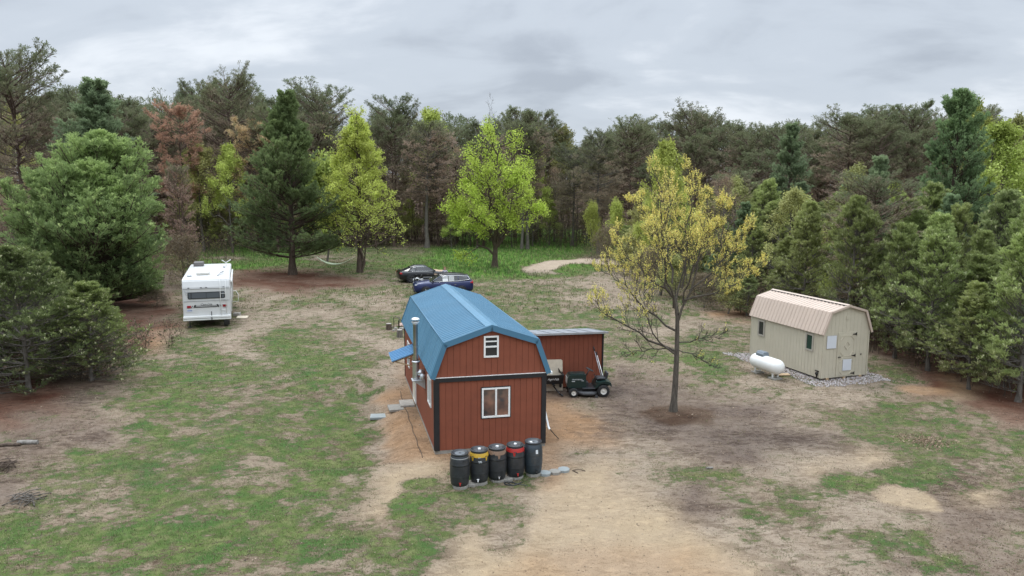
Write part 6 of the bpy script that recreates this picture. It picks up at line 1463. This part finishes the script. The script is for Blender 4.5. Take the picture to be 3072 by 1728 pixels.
MB().tube([(CW + 0.07, 0.6, 2.62), (CW + 0.07, 6.8, 2.62)], 0.06, 10).tube([(CW + 0.05, 0.8, 0.8), (CW + 0.05, 0.8, 2.6)], 0.025, 5).tube([(CW + 0.05, 6.6, 0.8), (CW + 0.05, 6.6, 2.6)], 0.025, 5).build('awning_roll', WHITE_V, body)
MB().bx((CW + 0.006, 3.9, 1.45), (0.02, 0.66, 1.75)).build('side_door', WHITE_P, body)
MB().tube([(CW, 3.3, 1.7), (CW + 0.30, 3.2, 1.68), (CW + 0.42, 3.2, 1.45), (CW + 0.42, 3.2, 1.0), (CW, 3.3, 1.0)], 0.018, 6).build('grab_rail', WHITE_V, body)
for sx in (-1, 1):
    for y_ in (3.7, 4.6): o = add_wheel(cm, (sx * (CW - 0.14), y_, 0.33), 0.33, 0.2, 0.55, WHITE_V); o.rotation_euler.z = R(90)
MB().bx((0, 4.4, 0.48), (2.0, 8.4, 0.14)).build('chassis', BLACK_G, cm)
for sx in (-1.0, 1.0): MB().tube([(sx, 0.5, 0.5), (sx, 0.35, 0.02)], 0.03, 5).bx((sx, 0.34, 0.03), (0.2, 0.2, 0.05)).build('jack', DARK_G, cm)
add_ = MB(); add_.bx((1.05, 0.10, 0.24), (0.34, 0.3, 0.26), bev=0.03); add_.build('spare_tray', BLACK_G, cm)
q = at(610, 801); o = MB().bx((0, 0, 0.06), (0.66, 0.42, 0.06), bev=0.006).build('board', PLY); o.location = (q.x, q.y, gz(q.x, q.y)); o.rotation_euler = (0.18, 0, 0.1); tag(o, 'pale board lying on the grass at the camper side', 'board')
q = at(592, 797); o = MB().bx((0, 0, 0.10), (0.40, 0.36, 0.20), bev=0.012).build('crate', WEATH); o.location = (q.x, q.y + 0.3, gz(q.x, q.y)); tag(o, 'small weathered step crate beside the camper door', 'crate')

# ------------------------------------------------------------------ cars
def car(name, label, loc, rz, st, gh, paint, wr, wx, trim_m, suv):
    """st: stations along x (front to rear): x, half width, bottom z, shoulder z, centre top z; gh: greenhouse side line"""
    root = thing(name, label, 'car', loc, rz)
    b = MB(); n_ = 9; vs = []; fs = []
    for (x, w_, zb, zs, zt) in st:
        sec = [(0.0, zb), (w_ * 0.80, zb), (w_ * 0.97, zb + 0.10), (w_, zb + (zs - zb) * 0.45), (w_ * 0.985, zs - 0.10), (w_ * 0.93, zs - 0.015), (w_ * 0.82, zs + 0.01), (w_ * 0.45, zt - 0.005), (0.0, zt)]
        vs += [(x, -y, z) for y, z in sec] + [(x, y, z) for y, z in reversed(sec[1:-1])]
    k = 2 * n_ - 2; m_ = len(st)
    for i in range(m_ - 1):
        for j in range(k): fs.append([i * k + j, i * k + (j + 1) % k, (i + 1) * k + (j + 1) % k, (i + 1) * k + j])
    fs.append(list(range(k))); fs.append([(m_ - 1) * k + j for j in range(k)])
    b.add(vs, fs, 0, True); body = b.build('body', paint, root)
    # greenhouse: lower line (x, z, half width) and roof line
    lo, hi = gh['lo'], gh['hi']; g = MB()
    L = [(x, -w_, z) for x, z, w_ in lo] + [(x, w_, z) for x, z, w_ in reversed(lo)]
    H_ = [(x, -w_, z) for x, z, w_ in hi] + [(x, w_, z) for x, z, w_ in reversed(hi)]
    kk = len(L); g.add(L + H_, [[i, (i + 1) % kk, kk + (i + 1) % kk, kk + i] for i in range(kk)] + [[kk + i for i in range(kk)]], 0)
    g.build('window_glass', GLASS_D, root)
    rf_ = MB(); pts = [(x, w_ + 0.012, z) for x, z, w_ in hi]
    vs = []; 
    for (x, w_, z) in pts: vs += [(x, -w_, z - 0.02), (x, -w_ * 0.96, z + 0.035), (x, 0, z + 0.062), (x, w_ * 0.96, z + 0.035), (x, w_, z - 0.02)]
    fs = []
    for i in range(len(pts) - 1):
        for j in range(4): fs.append([i * 5 + j, i * 5 + j + 1, (i + 1) * 5 + j + 1, (i + 1) * 5 + j])
    rf_.add(vs, fs, 0, True); rf_.build('roof', gh['roof'], root)
    for sd_ in (-1, 1):       # pillars between lower and roof line
        p_ = MB()
        for a_, c_ in gh['pillars']:
            p_.tube([(lo[a_][0], sd_ * (lo[a_][2] + 0.004), lo[a_][1]), (hi[c_][0], sd_ * (hi[c_][2] + 0.006), hi[c_][1] - 0.02)], 0.024, 5)
        p_.build('pillar', paint, root)
        tr = MB(); tr.tube([(x, sd_ * (w_ + 0.014), z + 0.012) for x, z, w_ in lo[1:-1]] + [(x, sd_ * (w_ + 0.02), z - 0.035) for x, z, w_ in reversed(hi)] + [(lo[1][0], sd_ * (lo[1][2] + 0.014), lo[1][1] + 0.012)], 0.017, 5); tr.build('window_trim', trim_m, root)
        mr_ = MB(); mr_.bx((lo[1][0] - 0.12, sd_ * (lo[1][2] + 0.16), lo[1][1] + 0.07), (0.12, 0.20, 0.14), bev=0.03); mr_.build('mirror', BLACK_G if suv else paint, root)
        for x_ in wx:
            ar = MB(); Mr = Matrix.Rotation(R(-90 * sd_), 4, 'X'); yy = sd_ * (st[3][1] - 0.012)
            ar.lathe([(0, 0.004), (wr * 1.12, 0.004), (wr * 1.12, 0.02), (wr * 1.19, 0.02), (wr * 1.19, -0.02)], 26, (x_, yy, wr), Mr); ar.build('wheel_arch', BLACK_PL, root)
        ss_ = MB(); ss_.bx(((wx[0] + wx[1]) / 2, sd_ * (st[3][1] - 0.035), st[3][2] + 0.05), (abs(wx[0] - wx[1]) - 2 * wr, 0.10, 0.14), bev=0.02); ss_.build('sill', BLACK_PL, root)
        dh = MB(); 
        for x_ in (0.15, -0.85): dh.bx((x_, sd_ * st[3][1] * 0.99, st[3][3] - 0.16), (0.17, 0.03, 0.025)); 
        dh.build('door_handle', trim_m, root)
        for x_ in wx:
            o = add_wheel(root, (x_, sd_ * (st[3][1] - 0.045), wr), wr, 0.22, 0.68, gh['rim'])
            if sd_ > 0: pass
            sp_ = MB()
            for a_ in range(5): sp_.bx((math.cos(a_ * 1.2566) * wr * 0.36, sd_ * 0.095, math.sin(a_ * 1.2566) * wr * 0.36), (wr * 0.56, 0.02, 0.055), ry=-a_ * 1.2566)
            sp_.build('spoke', gh['spoke'], o)
    return root, body
NAVY = mat('navy_paint', (0.007, 0.016, 0.082), 0.25, 0.15, var=0.05, coat=0.45)
CBLACK = mat('black_car_paint', (0.006, 0.0065, 0.008), 0.3, 0.0, var=0.05, coat=0.45)
CHROME = mat('chrome', (0.75, 0.75, 0.76), 0.2, 0.9, var=0.03)
LAMP = mat('lamp_clear', (0.62, 0.64, 0.66), 0.12, 0.2, var=0.1)
RLENS = mat('tail_lens', (0.45, 0.02, 0.025), 0.2, var=0.1)
SUVST = [(2.30, 0.55, 0.34, 0.66, 0.70), (2.22, 0.78, 0.26, 0.86, 0.90), (2.02, 0.90, 0.22, 0.96, 1.01), (1.45, 0.925, 0.22, 1.01, 1.08), (0.95, 0.925, 0.22, 1.04, 1.13), (0.0, 0.925, 0.22, 1.06, 1.15), (-1.3, 0.925, 0.22, 1.09, 1.17), (-2.0, 0.91, 0.26, 1.11, 1.18), (-2.22, 0.86, 0.32, 1.10, 1.15), (-2.30, 0.74, 0.42, 1.02, 1.05)]
SUVGH = {'lo': [(1.18, 1.05, 0.55), (0.98, 1.06, 0.83), (0.0, 1.08, 0.86), (-1.1, 1.10, 0.86), (-1.95, 1.19, 0.82), (-2.2, 1.12, 0.70)], 'hi': [(0.30, 1.51, 0.48), (0.22, 1.52, 0.66), (-0.3, 1.555, 0.68), (-1.1, 1.55, 0.67), (-1.75, 1.49, 0.64), (-1.95, 1.45, 0.56)],
         'roof': CBLACK, 'pillars': [(1, 1), (2, 2), (3, 3), (4, 4)], 'rim': DARK_G, 'spoke': GALV}
q = at(1112, 735.4); Ys = 58.0; xs_ = (1326 - 1536) / FPX * Ys
suv, sb_o = car('suv', 'dark blue suv with white striped flag decal on its side windows', (xs_, Ys, gz(xs_, Ys)), R(180 + 13), SUVST, SUVGH, NAVY, 0.355, (1.38, -1.32), CHROME, True)
k = MB(); k.bx((2.275, 0, 0.60), (0.06, 0.95, 0.26), bev=0.02); k.bx((2.25, 0, 0.33), (0.08, 1.3, 0.12), bev=0.02); k.build('grille', BLACK_G, suv)
for sd_ in (-1, 1):
    MB().bx((2.06, sd_ * 0.735, 0.845), (0.30, 0.20, 0.09), rz=sd_ * R(-24), bev=0.02).build('headlight', LAMP, suv)
    MB().bx((-2.19, sd_ * 0.77, 0.96), (0.14, 0.14, 0.26), bev=0.02).bx((-2.08, sd_ * 0.865, 0.98), (0.36, 0.05, 0.09), bev=0.01).build('tail_light', RLENS, suv)
    MB().tube([(2.26, sd_ * 0.62, 0.46), (2.14, sd_ * 0.82, 0.28), (2.2, sd_ * 0.5, 0.25)], 0.02, 5).build('bumper_trim', CHROME, suv)
MB().tube([(0.15, 0.60, 1.60), (-0.8, 0.62, 1.62), (-1.7, 0.58, 1.55)], 0.02, 5).tube([(0.15, -0.60, 1.60), (-0.8, -0.62, 1.62), (-1.7, -0.58, 1.55)], 0.02, 5).build('roof_rail', BLACK_G, suv)
fl = MB()
def glass_y(z): return 0.86 + (0.68 - 0.86) * (z - 1.09) / (1.555 - 1.09)
for i in range(5):
    z_ = 1.49 - i * 0.080
    fl.add([(0.12, glass_y(z_) + 0.026, z_), (-0.30, glass_y(z_) + 0.026, z_), (-0.30, glass_y(z_ - 0.04) + 0.026, z_ - 0.04), (0.12, glass_y(z_ - 0.04) + 0.026, z_ - 0.04)] if i < 3 else [(0.12, glass_y(z_ + 0.03) + 0.026, z_ + 0.03), (-0.30, glass_y(z_ + 0.03) + 0.026, z_ + 0.03), (-0.30, glass_y(z_ - 0.07) + 0.026, z_ - 0.07), (0.12, glass_y(z_ - 0.07) + 0.026, z_ - 0.07)], [[0, 1, 2, 3]])
    if i < 5: fl.add([(-0.36, glass_y(z_) + 0.026, z_), (-0.78, glass_y(z_) + 0.026, z_), (-0.78, glass_y(z_ - 0.04) + 0.026, z_ - 0.04), (-0.36, glass_y(z_ - 0.04) + 0.026, z_ - 0.04)], [[0, 1, 2, 3]])
fl.build('flag_decal', WHITE_V, suv)
SEDST = [(2.28, 0.55, 0.30, 0.56, 0.60), (2.18, 0.78, 0.22, 0.70, 0.74), (1.9, 0.88, 0.18, 0.80, 0.85), (1.4, 0.90, 0.18, 0.86, 0.93), (0.9, 0.90, 0.18, 0.90, 0.98), (0.0, 0.90, 0.18, 0.93, 1.0), (-1.2, 0.90, 0.18, 0.96, 1.02), (-1.9, 0.88, 0.22, 0.98, 1.03), (-2.18, 0.82, 0.28, 0.97, 1.0), (-2.27, 0.70, 0.36, 0.88, 0.90)]
SEDGH = {'lo': [(1.05, 0.94, 0.50), (0.85, 0.93, 0.80), (0.0, 0.94, 0.83), (-0.9, 0.96, 0.83), (-1.55, 0.99, 0.76), (-1.85, 1.01, 0.55)], 'hi': [(0.20, 1.33, 0.46), (0.10, 1.35, 0.60), (-0.25, 1.385, 0.62), (-0.75, 1.37, 0.61), (-1.05, 1.31, 0.56), (-1.25, 1.25, 0.48)],
         'roof': CBLACK, 'pillars': [(1, 1), (3, 3), (4, 4)], 'rim': BLACK_G, 'spoke': DARK_G}
xs_, Ys = -7.75, 65.4
sed, sd_o = car('sedan', 'black coupe shaped car with red tail lamp behind the blue suv', (xs_, Ys, gz(xs_, Ys)), R(20), SEDST, SEDGH, CBLACK, 0.325, (1.36, -1.32), CHROME, False)
for sd_ in (-1, 1):
    MB().bx((-2.13, sd_ * 0.70, 0.83), (0.22, 0.30, 0.15), rz=sd_ * R(14), bev=0.03).build('tail_light', RLENS, sed)
    MB().bx((2.06, sd_ * 0.70, 0.66), (0.30, 0.22, 0.09), bev=0.02).build('headlight', LAMP, sed)
MB().bx((-2.05, 0, 1.03), (0.14, 1.3, 0.04), bev=0.015).build('spoiler', CBLACK, sed)
# tan cover thrown over the coupe's bonnet
tv = []; tf = []
ca, sa = math.cos(R(20)), math.sin(R(20))
for i in range(9):
    for j in range(7):
        u, v_ = i / 8, j / 6; x_ = 0.72 + 1.35 * u - 0.15 * v_; y_ = -0.98 + 1.35 * v_ * (1 - 0.15 * u)
        z_ = 1.03 - 0.16 * u + 0.02 * math.sin(i * 1.9 + j * 1.3) + (-0.42 if j == 0 else -0.12 if j == 1 else 0.0)
        tv.append((x_, y_, z_))
for i in range(8):
    for j in range(6): tf.append([i * 7 + j, i * 7 + j + 1, (i + 1) * 7 + j + 1, (i + 1) * 7 + j])
tp = MB().add(tv, tf, 0, True).build('tarp', mat('tan_canvas', (0.46, 0.33, 0.225), 0.9, var=0.08, vscale=3)); tp.location = sed.location; tp.rotation_euler.z = R(20)
so = tp.modifiers.new('thickness', 'SOLIDIFY'); so.thickness = 0.012
tag(tp, 'tan cover lying creased over the bonnet of the black coupe', 'tarp')
# dark quad between the cars
xq = (1272 - 1536) / FPX * 61.6
qd = thing('quad_bike', 'dark low quad with pale fender edges between the black coupe and blue suv', 'quad bike', (xq, 61.6, gz(xq, 61.6)), R(188))
for (x_, y_) in ((0.58, 0.36), (0.58, -0.36), (-0.58, 0.36), (-0.58, -0.36)): add_wheel(qd, (x_, y_, 0.28), 0.28, 0.2, 0.5, GALV)
MB().bx((0, 0, 0.50), (1.35, 0.34, 0.30), bev=0.06).bx((0.62, 0, 0.72), (0.55, 0.62, 0.10), bev=0.04).bx((-0.62, 0, 0.72), (0.6, 0.66, 0.10), bev=0.04).build('body', CBLACK, qd)
MB().bx((-0.18, 0, 0.80), (0.66, 0.28, 0.13), bev=0.05).build('seat', BLACK_PL, qd)
MB().tube([(0.38, 0, 0.72), (0.28, 0, 1.02)], 0.03, 6).tube([(0.22, -0.38, 1.04), (0.28, 0, 1.03), (0.22, 0.38, 1.04)], 0.018, 6).build('handlebar', BLACK_PL, qd)
MB().tube([(0.95, 0.22, 0.66), (0.62, 0.36, 0.79), (0.30, 0.36, 0.66), (-0.20, 0.36, 0.60), (-0.38, 0.38, 0.78), (-0.92, 0.36, 0.74)], 0.026, 6).tube([(0.95, -0.22, 0.66), (0.62, -0.36, 0.79), (0.30, -0.36, 0.66), (-0.38, -0.38, 0.78), (-0.92, -0.36, 0.74)], 0.026, 6).build('fender_edge', WHITE_V, qd)
MB().bx((0.92, 0, 0.62), (0.10, 0.42, 0.14), bev=0.03).build('headlight', LAMP, qd)

# ------------------------------------------------------------------ people behind the suv
SKIN = mat('skin', (0.50, 0.30, 0.22), 0.6, var=0.06)
def person(label, px, py, Hp, rz, shirt, pants, hair, long_hair):
    s = Hp / 1.72; root = thing('person', label, 'person', (px, py, gz(px, py)), rz)
    J = {}; E_ = []; rad = []
    V = []
    def vtx(n, p, r): J[n] = len(V); V.append((p[0] * s, p[1] * s, p[2] * s)); rad.append(r * s)
    # faces -y
    vtx('pelvis', (0, 0, 0.93), 0.135); vtx('waist', (0, 0.0, 1.08), 0.125); vtx('chest', (0, 0.0, 1.28), 0.145); vtx('neckb', (0, 0.01, 1.43), 0.075); vtx('neck', (0, 0.0, 1.49), 0.052); vtx('jaw', (0, -0.02, 1.55), 0.07); vtx('head', (0, -0.005, 1.63), 0.088); vtx('crown', (0, 0.005, 1.685), 0.05)
    for a, b_ in (('pelvis', 'waist'), ('waist', 'chest'), ('chest', 'neckb'), ('neckb', 'neck'), ('neck', 'jaw'), ('jaw', 'head'), ('head', 'crown')): E_.append((J[a], J[b_]))
    for sd_, n in ((-1, 'l'), (1, 'r')):
        vtx(n + 'sh', (sd_ * 0.17, 0.0, 1.395), 0.062); vtx(n + 'el', (sd_ * 0.235, 0.02, 1.12), 0.043); vtx(n + 'wr', (sd_ * 0.21, -0.13, 0.93), 0.028); vtx(n + 'pa', (sd_ * 0.20, -0.165, 0.865), 0.030)
        E_ += [(J['neckb'], J[n + 'sh']), (J[n + 'sh'], J[n + 'el']), (J[n + 'el'], J[n + 'wr']), (J[n + 'wr'], J[n + 'pa'])]
        for k, (ox, oy, ln) in enumerate(((-0.030, -0.01, 0.072), (-0.010, -0.014, 0.084), (0.010, -0.014, 0.079), (0.028, -0.008, 0.062))):
            vtx(n + 'f%d' % k, (sd_ * 0.20 + ox, -0.185 + oy, 0.83), 0.0095); vtx(n + 'g%d' % k, (sd_ * 0.20 + ox * 1.1, -0.185 + oy, 0.83 - ln), 0.008)
            E_ += [(J[n + 'pa'], J[n + 'f%d' % k]), (J[n + 'f%d' % k], J[n + 'g%d' % k])]
        vtx(n + 't', (sd_ * 0.165, -0.20, 0.86), 0.011); vtx(n + 't2', (sd_ * 0.155, -0.225, 0.82), 0.009); E_ += [(J[n + 'pa'], J[n + 't']), (J[n + 't'], J[n + 't2'])]
        vtx(n + 'hp', (sd_ * 0.10, 0, 0.86), 0.095); vtx(n + 'kn', (sd_ * 0.11, -0.01, 0.49), 0.060); vtx(n + 'an', (sd_ * 0.115, 0.02, 0.09), 0.042); vtx(n + 'to', (sd_ * 0.13, -0.15, 0.04), 0.038)
        E_ += [(J['pelvis'], J[n + 'hp']), (J[n + 'hp'], J[n + 'kn']), (J[n + 'kn'], J[n + 'an']), (J[n + 'an'], J[n + 'to'])]
    me = bpy.data.meshes.new('body'); me.from_pydata(V, E_, []); o = link('body', me, root)
    md = o.modifiers.new('skin', 'SKIN'); md.use_smooth_shade = True
    for i, sv in enumerate(me.skin_vertices[0].data): sv.radius = (rad[i], rad[i]); sv.use_root = (i == 0)
    sb2 = o.modifiers.new('smooth', 'SUBSURF'); sb2.levels = 1; sb2.render_levels = 1
    mt, t, p_ = newmat('person_cloth_%d' % int(px * 100))        # skin, shirt and trousers by height on the body
    tcn = t.nodes.new('ShaderNodeTexCoord'); sp_ = t.nodes.new('ShaderNodeSeparateXYZ'); t.links.new(tcn.outputs['Object'], sp_.inputs[0])
    rp = t.nodes.new('ShaderNodeValToRGB'); rp.color_ramp.interpolation = 'CONSTANT'; mr = t.nodes.new('ShaderNodeMath'); mr.operation = 'DIVIDE'; mr.inputs[1].default_value = 2.0 * s
    t.links.new(sp_.outputs[2], mr.inputs[0]); t.links.new(mr.outputs[0], rp.inputs[0])
    el_ = rp.color_ramp.elements; el_[0].position = 0; el_[0].color = (0.05, 0.05, 0.05, 1); el_[1].position = 0.055; el_[1].color = pants + (1,)
    for pos, c_ in ((0.462, shirt), (0.733, (0.50, 0.30, 0.22))): z_ = el_.new(pos); z_.color = c_ + (1,)
    t.links.new(rp.outputs[0], p_.inputs['Base Color']); p_.inputs['Roughness'].default_value = 0.8; me.materials.append(mt)
    f = MB()
    for sx in (-0.032, 0.032): f.lathe([(0, -0.006), (0.009, 0), (0, 0.006)], 8, (sx * s, -0.093 * s, 1.615 * s))
    f.build('eyes', BLACK_G, o)
    MB().tube([(0, -0.092 * s, 1.61 * s), (0, -0.113 * s, 1.578 * s), (0, -0.092 * s, 1.57 * s)], 0.011 * s, 6).build('nose', SKIN, o)
    MB().tube([(-0.024 * s, -0.09 * s, 1.545 * s), (0.024 * s, -0.09 * s, 1.545 * s)], 0.006 * s, 5).build('mouth', mat('lips', (0.40, 0.15, 0.13), 0.5), o)
    for sx in (-1, 1): MB().tube([(sx * 0.086 * s, 0.0, 1.585 * s), (sx * 0.096 * s, 0.01, 1.64 * s)], 0.014 * s, 6).build('ear', SKIN, o)
    hb = MB()       # hair shell over the top and back of the head
    n_ = 14; rows = [(0.0, 1.745, 0), (0.052, 1.738, 0.0), (0.085, 1.705, 0), (0.102, 1.655, 0), (0.104, 1.60, 0), (0.098, 1.545, 0)] + ([(0.10, 1.46, 0), (0.085, 1.40, 0)] if long_hair else [])
    vs = []
    for r_, z_, _ in rows:
        for j in range(n_):
            a_ = 2 * math.pi * j / n_; yy = r_ * math.sin(a_); front = yy < -0.02 and z_ < 1.68
            vs.append((r_ * math.cos(a_) * s, ((-0.018 if front and abs(math.cos(a_)) > 0.75 else 0.03) if front else yy + 0.008) * s, z_ * s))
    fs = []
    for i in range(len(rows) - 1):
        for j in range(n_): fs.append([i * n_ + j, i * n_ + (j + 1) % n_, (i + 1) * n_ + (j + 1) % n_, (i + 1) * n_ + j])
    hb.add(vs, fs, 0, True); hb.build('hair', mat('hair_%d' % int(px * 100), hair, 0.6, var=0.25, vscale=30), o)
    return root
X1 = (1332.8 - 1536) / FPX * 61.2; X2 = (1351.7 - 1536) / FPX * 60.4
person('person in a grey hooded sweatshirt with reddish hair standing behind the blue suv', X1, 61.2, 1.74, 0.06, (0.36, 0.35, 0.39), (0.06, 0.07, 0.11), (0.26, 0.13, 0.07), True)
person('smaller fair haired person behind the suv roof, only the head showing', X2, 60.4, 1.42, 0.2, (0.30, 0.32, 0.30), (0.08, 0.08, 0.09), (0.60, 0.50, 0.36), False)

# ------------------------------------------------------------------ hammock, fire place, logs
Yh = 68.0
ha, hm_, hc = at_y(796, 645, Yh), at_y(833, 674, Yh), at_y(879, 653, Yh)
pts = [ha.lerp(hc, t_) for t_ in np.linspace(0, 1, 13)]
hv = []; hf = []
for i, p_ in enumerate(pts):
    t_ = i / 12; sag = 4 * t_ * (1 - t_) * 0.62; wd_ = 0.06 + 0.34 * math.sin(math.pi * t_)
    for j in range(5):
        u = (j - 2) / 2; hv.append((p_.x, p_.y + u * wd_, p_.z - sag + 0.10 * abs(u) * math.sin(math.pi * t_)))
for i in range(12):
    for j in range(4): hf.append([i * 5 + j, i * 5 + j + 1, (i + 1) * 5 + j + 1, (i + 1) * 5 + j])
hr = thing('hammock', 'pale green hammock slung between the dark white pine and the lime maple', 'hammock', (pts[6].x, Yh, gz(pts[6].x, Yh)))
off = Vector(hr.location)
o = MB().add([Vector(p_) - off for p_ in hv], hf, 0, True).build('cloth', mat('pale_green_cloth', (0.50, 0.58, 0.40), 0.8, var=0.1), hr); o.modifiers.new('thickness', 'SOLIDIFY').thickness = 0.02
tA, tB = on(738, 690), on(905, 686)
o = MB().tube([tuple(ha - off), (tA.x - off.x + 0.3, tA.y - off.y - 0.2, 1.75)], 0.018, 5).tube([tuple(hc - off), (tB.x - off.x - 0.25, tB.y - off.y - 0.2, 1.65)], 0.018, 5).build('rope', mat('rope', (0.45, 0.42, 0.33), 0.9), hr)
def log_stump(vx, vy, r_, h_, label, mt=BARK_BROWN):
    P = at(vx, vy); o = thing('log_stump', label, 'stump', (P.x, P.y + r_, gz(P.x, P.y)))
    MB().lathe([(r_ * 1.06, 0), (r_, 0.05), (r_ * 0.98, h_)], 14).build('bark', mt, o); MB().lathe([(0, h_ + 0.004), (r_ * 0.95, h_ + 0.004)], 14).build('cut_face', WEATH, o)
log_stump(977, 828, 0.17, 0.36, 'reddish log stump left of the fire pit rail')
log_stump(1004.5, 848, 0.17, 0.42, 'grey log stump in front of the fire pit rail', BARK_GREY)
A_, B_, C_ = at(991, 823), at(1003, 832), at(1009, 830)
ir = thing('iron_rail', 'black iron fire pit rail between the two log stumps', 'iron rail', (A_.x, A_.y, gz(A_.x, A_.y)))
k = MB(); d_ = Vector((B_.x - A_.x, B_.y - A_.y, 0)); perp = Vector((0.30, 0.12, 0))
for base in (Vector((0, 0, 0)), d_):
    k.tube([tuple(base), tuple(base + Vector((0, 0, 0.66))), tuple(base + perp + Vector((0, 0, 0.66))), tuple(base + perp)], 0.022, 5)
k.tube([(0.15, 0.06, 0.68), tuple(d_ + Vector((0.15, 0.06, 0.68)))], 0.018, 5); k.build('bars', BLACK_G, ir)
rs = np.random.default_rng(3)
def rock(vx, vy, r_, label, mt=CONC):
    P = at(vx, vy); bm = bmesh.new(); bmesh.ops.create_icosphere(bm, subdivisions=2, radius=r_)
    for v_ in bm.verts: v_.co *= rs.uniform(0.82, 1.15); v_.co.z *= 0.62
    me = bpy.data.meshes.new('stone'); bm.to_mesh(me); bm.free(); me.materials.append(mt); o = link('fire_stone', me); o.location = (P.x, P.y, gz(P.x, P.y) + r_ * 0.3); tag(o, label, 'stone', 'stones round the fire pit'); return o
PINKS = mat('pink_stone', (0.42, 0.30, 0.25), 0.9, var=0.15)
for (vx, vy, r_, lab, mt) in ((984, 822, 0.11, 'small dark fire pit stone right of the reddish stump', BARK_GREY), (995, 825, 0.12, 'pale fire pit stone under the iron rail', CONC), (991, 830, 0.10, 'low fire pit stone nearest the grey stump', CONC), (1010, 826, 0.17, 'large pale fire pit stone by the barn corner', CONC), (1009, 818, 0.22, 'round pinkish fire pit stone behind the iron rail', PINKS)): rock(vx, vy, r_, lab, mt)
def fallen_log(vx, vy, L_, r_, rz, label, mt):
    P = at(vx, vy); o = MB().tube([(-L_ / 2, 0, r_ * 0.8), (-L_ * 0.1, 0.05 * L_, r_ * 0.85), (L_ / 2, 0, r_ * 0.8)], [r_ * 1.1, r_, r_ * 0.9], 10).build('fallen_log', mt); o.location = (P.x, P.y, gz(P.x, P.y)); o.rotation_euler.z = rz; tag(o, label, 'log')
fallen_log(70, 1117, 0.62, 0.075, 0.15, 'pale grey weathered log lying at the left edge', BARK_PALE)
fallen_log(22, 1123, 0.7, 0.055, 0.2, 'dark rotting log at the left edge touching the pale one', BARK_BROWN)
fallen_log(1785, 1178, 0.22, 0.035, 0.2, 'small pale wood chunk on the bare soil below the budding tree', BARK_PALE)
fallen_log(1480, 1240, 0.01, 0.004, 0.0, 'tiny', BARK_PALE) if False else None
def brush_pile(vx, vy, n_, sz, label, seed, mt=BARK_BROWN, nm='brush_pile'):
    P = at(vx, vy); rg_ = random.Random(seed); b_ = MB()
    for i in range(n_):
        a_ = rg_.uniform(0, 6.28); c_ = Vector((rg_.gauss(0, sz * 0.35), rg_.gauss(0, sz * 0.35), rg_.uniform(0.02, sz * 0.25))); d_ = Vector((math.cos(a_), math.sin(a_), rg_.uniform(-0.15, 0.35))) * rg_.uniform(0.3, 0.7) * sz
        b_.tube([tuple(c_ - d_), tuple(c_ + Vector((0, 0, 0.04))), tuple(c_ + d_)], [0.016, 0.013, 0.006], 4)
    o = b_.build(nm, mt); o.location = (P.x, P.y, gz(P.x, P.y)); tag(o, label, 'brush pile')
brush_pile(8, 1180, 26, 0.6, 'small heap of dark broken branches at the left edge below the logs', 5)
brush_pile(60, 1262, 30, 0.5, 'low heap of grey brush in the left foreground corner', 6, BARK_GREY)
brush_pile(385, 755, 40, 1.1, 'heap of cut branches under the broad pine beside the camper', 8)

# leaf litter, twigs and clods scattered over the yard: nobody could count it
def litter():
    rng = np.random.default_rng(91); VV, QQ, CC = [], [], []; nn = 0
    for (y0, y1, n, s0, s1) in ((15.5, 26, 26000, 0.02, 0.06), (26, 42, 22000, 0.03, 0.09), (42, 100, 16000, 0.05, 0.15)):
        y = rng.uniform(y0, y1, n); x = rng.uniform(-1, 1, n) * (y * 0.70 + 1)
        cl = fbm(x, y, 0.8, 3, 61); A = ground_at(x, y)
        lx = (x - BX) * cb_ + (y - BY) * sb_; ly = -(x - BX) * sb_ + (y - BY) * cb_
        k = (cl > rng.uniform(0.36, 0.62, n)) & (rng.random(n) < 1.15 * A[:, 5] - 0.12) & ~((np.abs(lx) < 1.95) & (ly > -0.05) & (ly < BLEN + 0.1)); x, y = x[k], y[k]; A = A[k]; m_ = len(x)
        C0 = np.stack([x, y, terrain(x, y) + 0.008], 1); a_ = rng.uniform(0, 6.283, m_)
        L_ = rng.uniform(s0, s1, m_)[:, None]; wd_ = L_ * rng.uniform(0.18, 0.6, (m_, 1))
        d_ = np.stack([np.cos(a_), np.sin(a_), rng.normal(size=m_) * 0.25], 1); p_ = np.stack([-np.sin(a_), np.cos(a_), rng.normal(size=m_) * 0.3], 1)
        V = np.stack([C0 - d_ * L_ * 0.5, C0 + p_ * wd_ * 0.5 + np.array([0, 0, 0.01]), C0 + d_ * L_ * 0.5, C0 - p_ * wd_ * 0.5], 1).reshape(-1, 3)
        pal = np.array([(0.10, 0.065, 0.045), (0.07, 0.055, 0.045), (0.15, 0.105, 0.075), (0.36, 0.29, 0.21), (0.20, 0.13, 0.085), (0.09, 0.075, 0.055)])
        c = pal[rng.integers(0, 6, m_)]; VV.append(V); QQ.append(np.arange(m_ * 4).reshape(-1, 4) + nn); CC.append(np.repeat(c, 4, 0)); nn += len(V)
    # pile of pale dead leaves on the right
    P = at(2330, 1112); n = 420; x = P.x + rng.normal(size=n) * 0.42; y = P.y + rng.normal(size=n) * 0.40
    V, Q, C = leaves(rng, np.stack([x, y, terrain(x, y) + rng.uniform(0.01, 0.07, n)], 1), 1, 0.085, 0.01, (0.30, 0.225, 0.155), 0.4); VV.append(V); QQ.append(Q + nn); CC.append(C)
    return np_mesh('litter', np.concatenate(VV), Q=np.concatenate(QQ), mats=[FOL], tint=np.concatenate(CC))
tag(link('leaf_litter', litter()), kind='stuff')
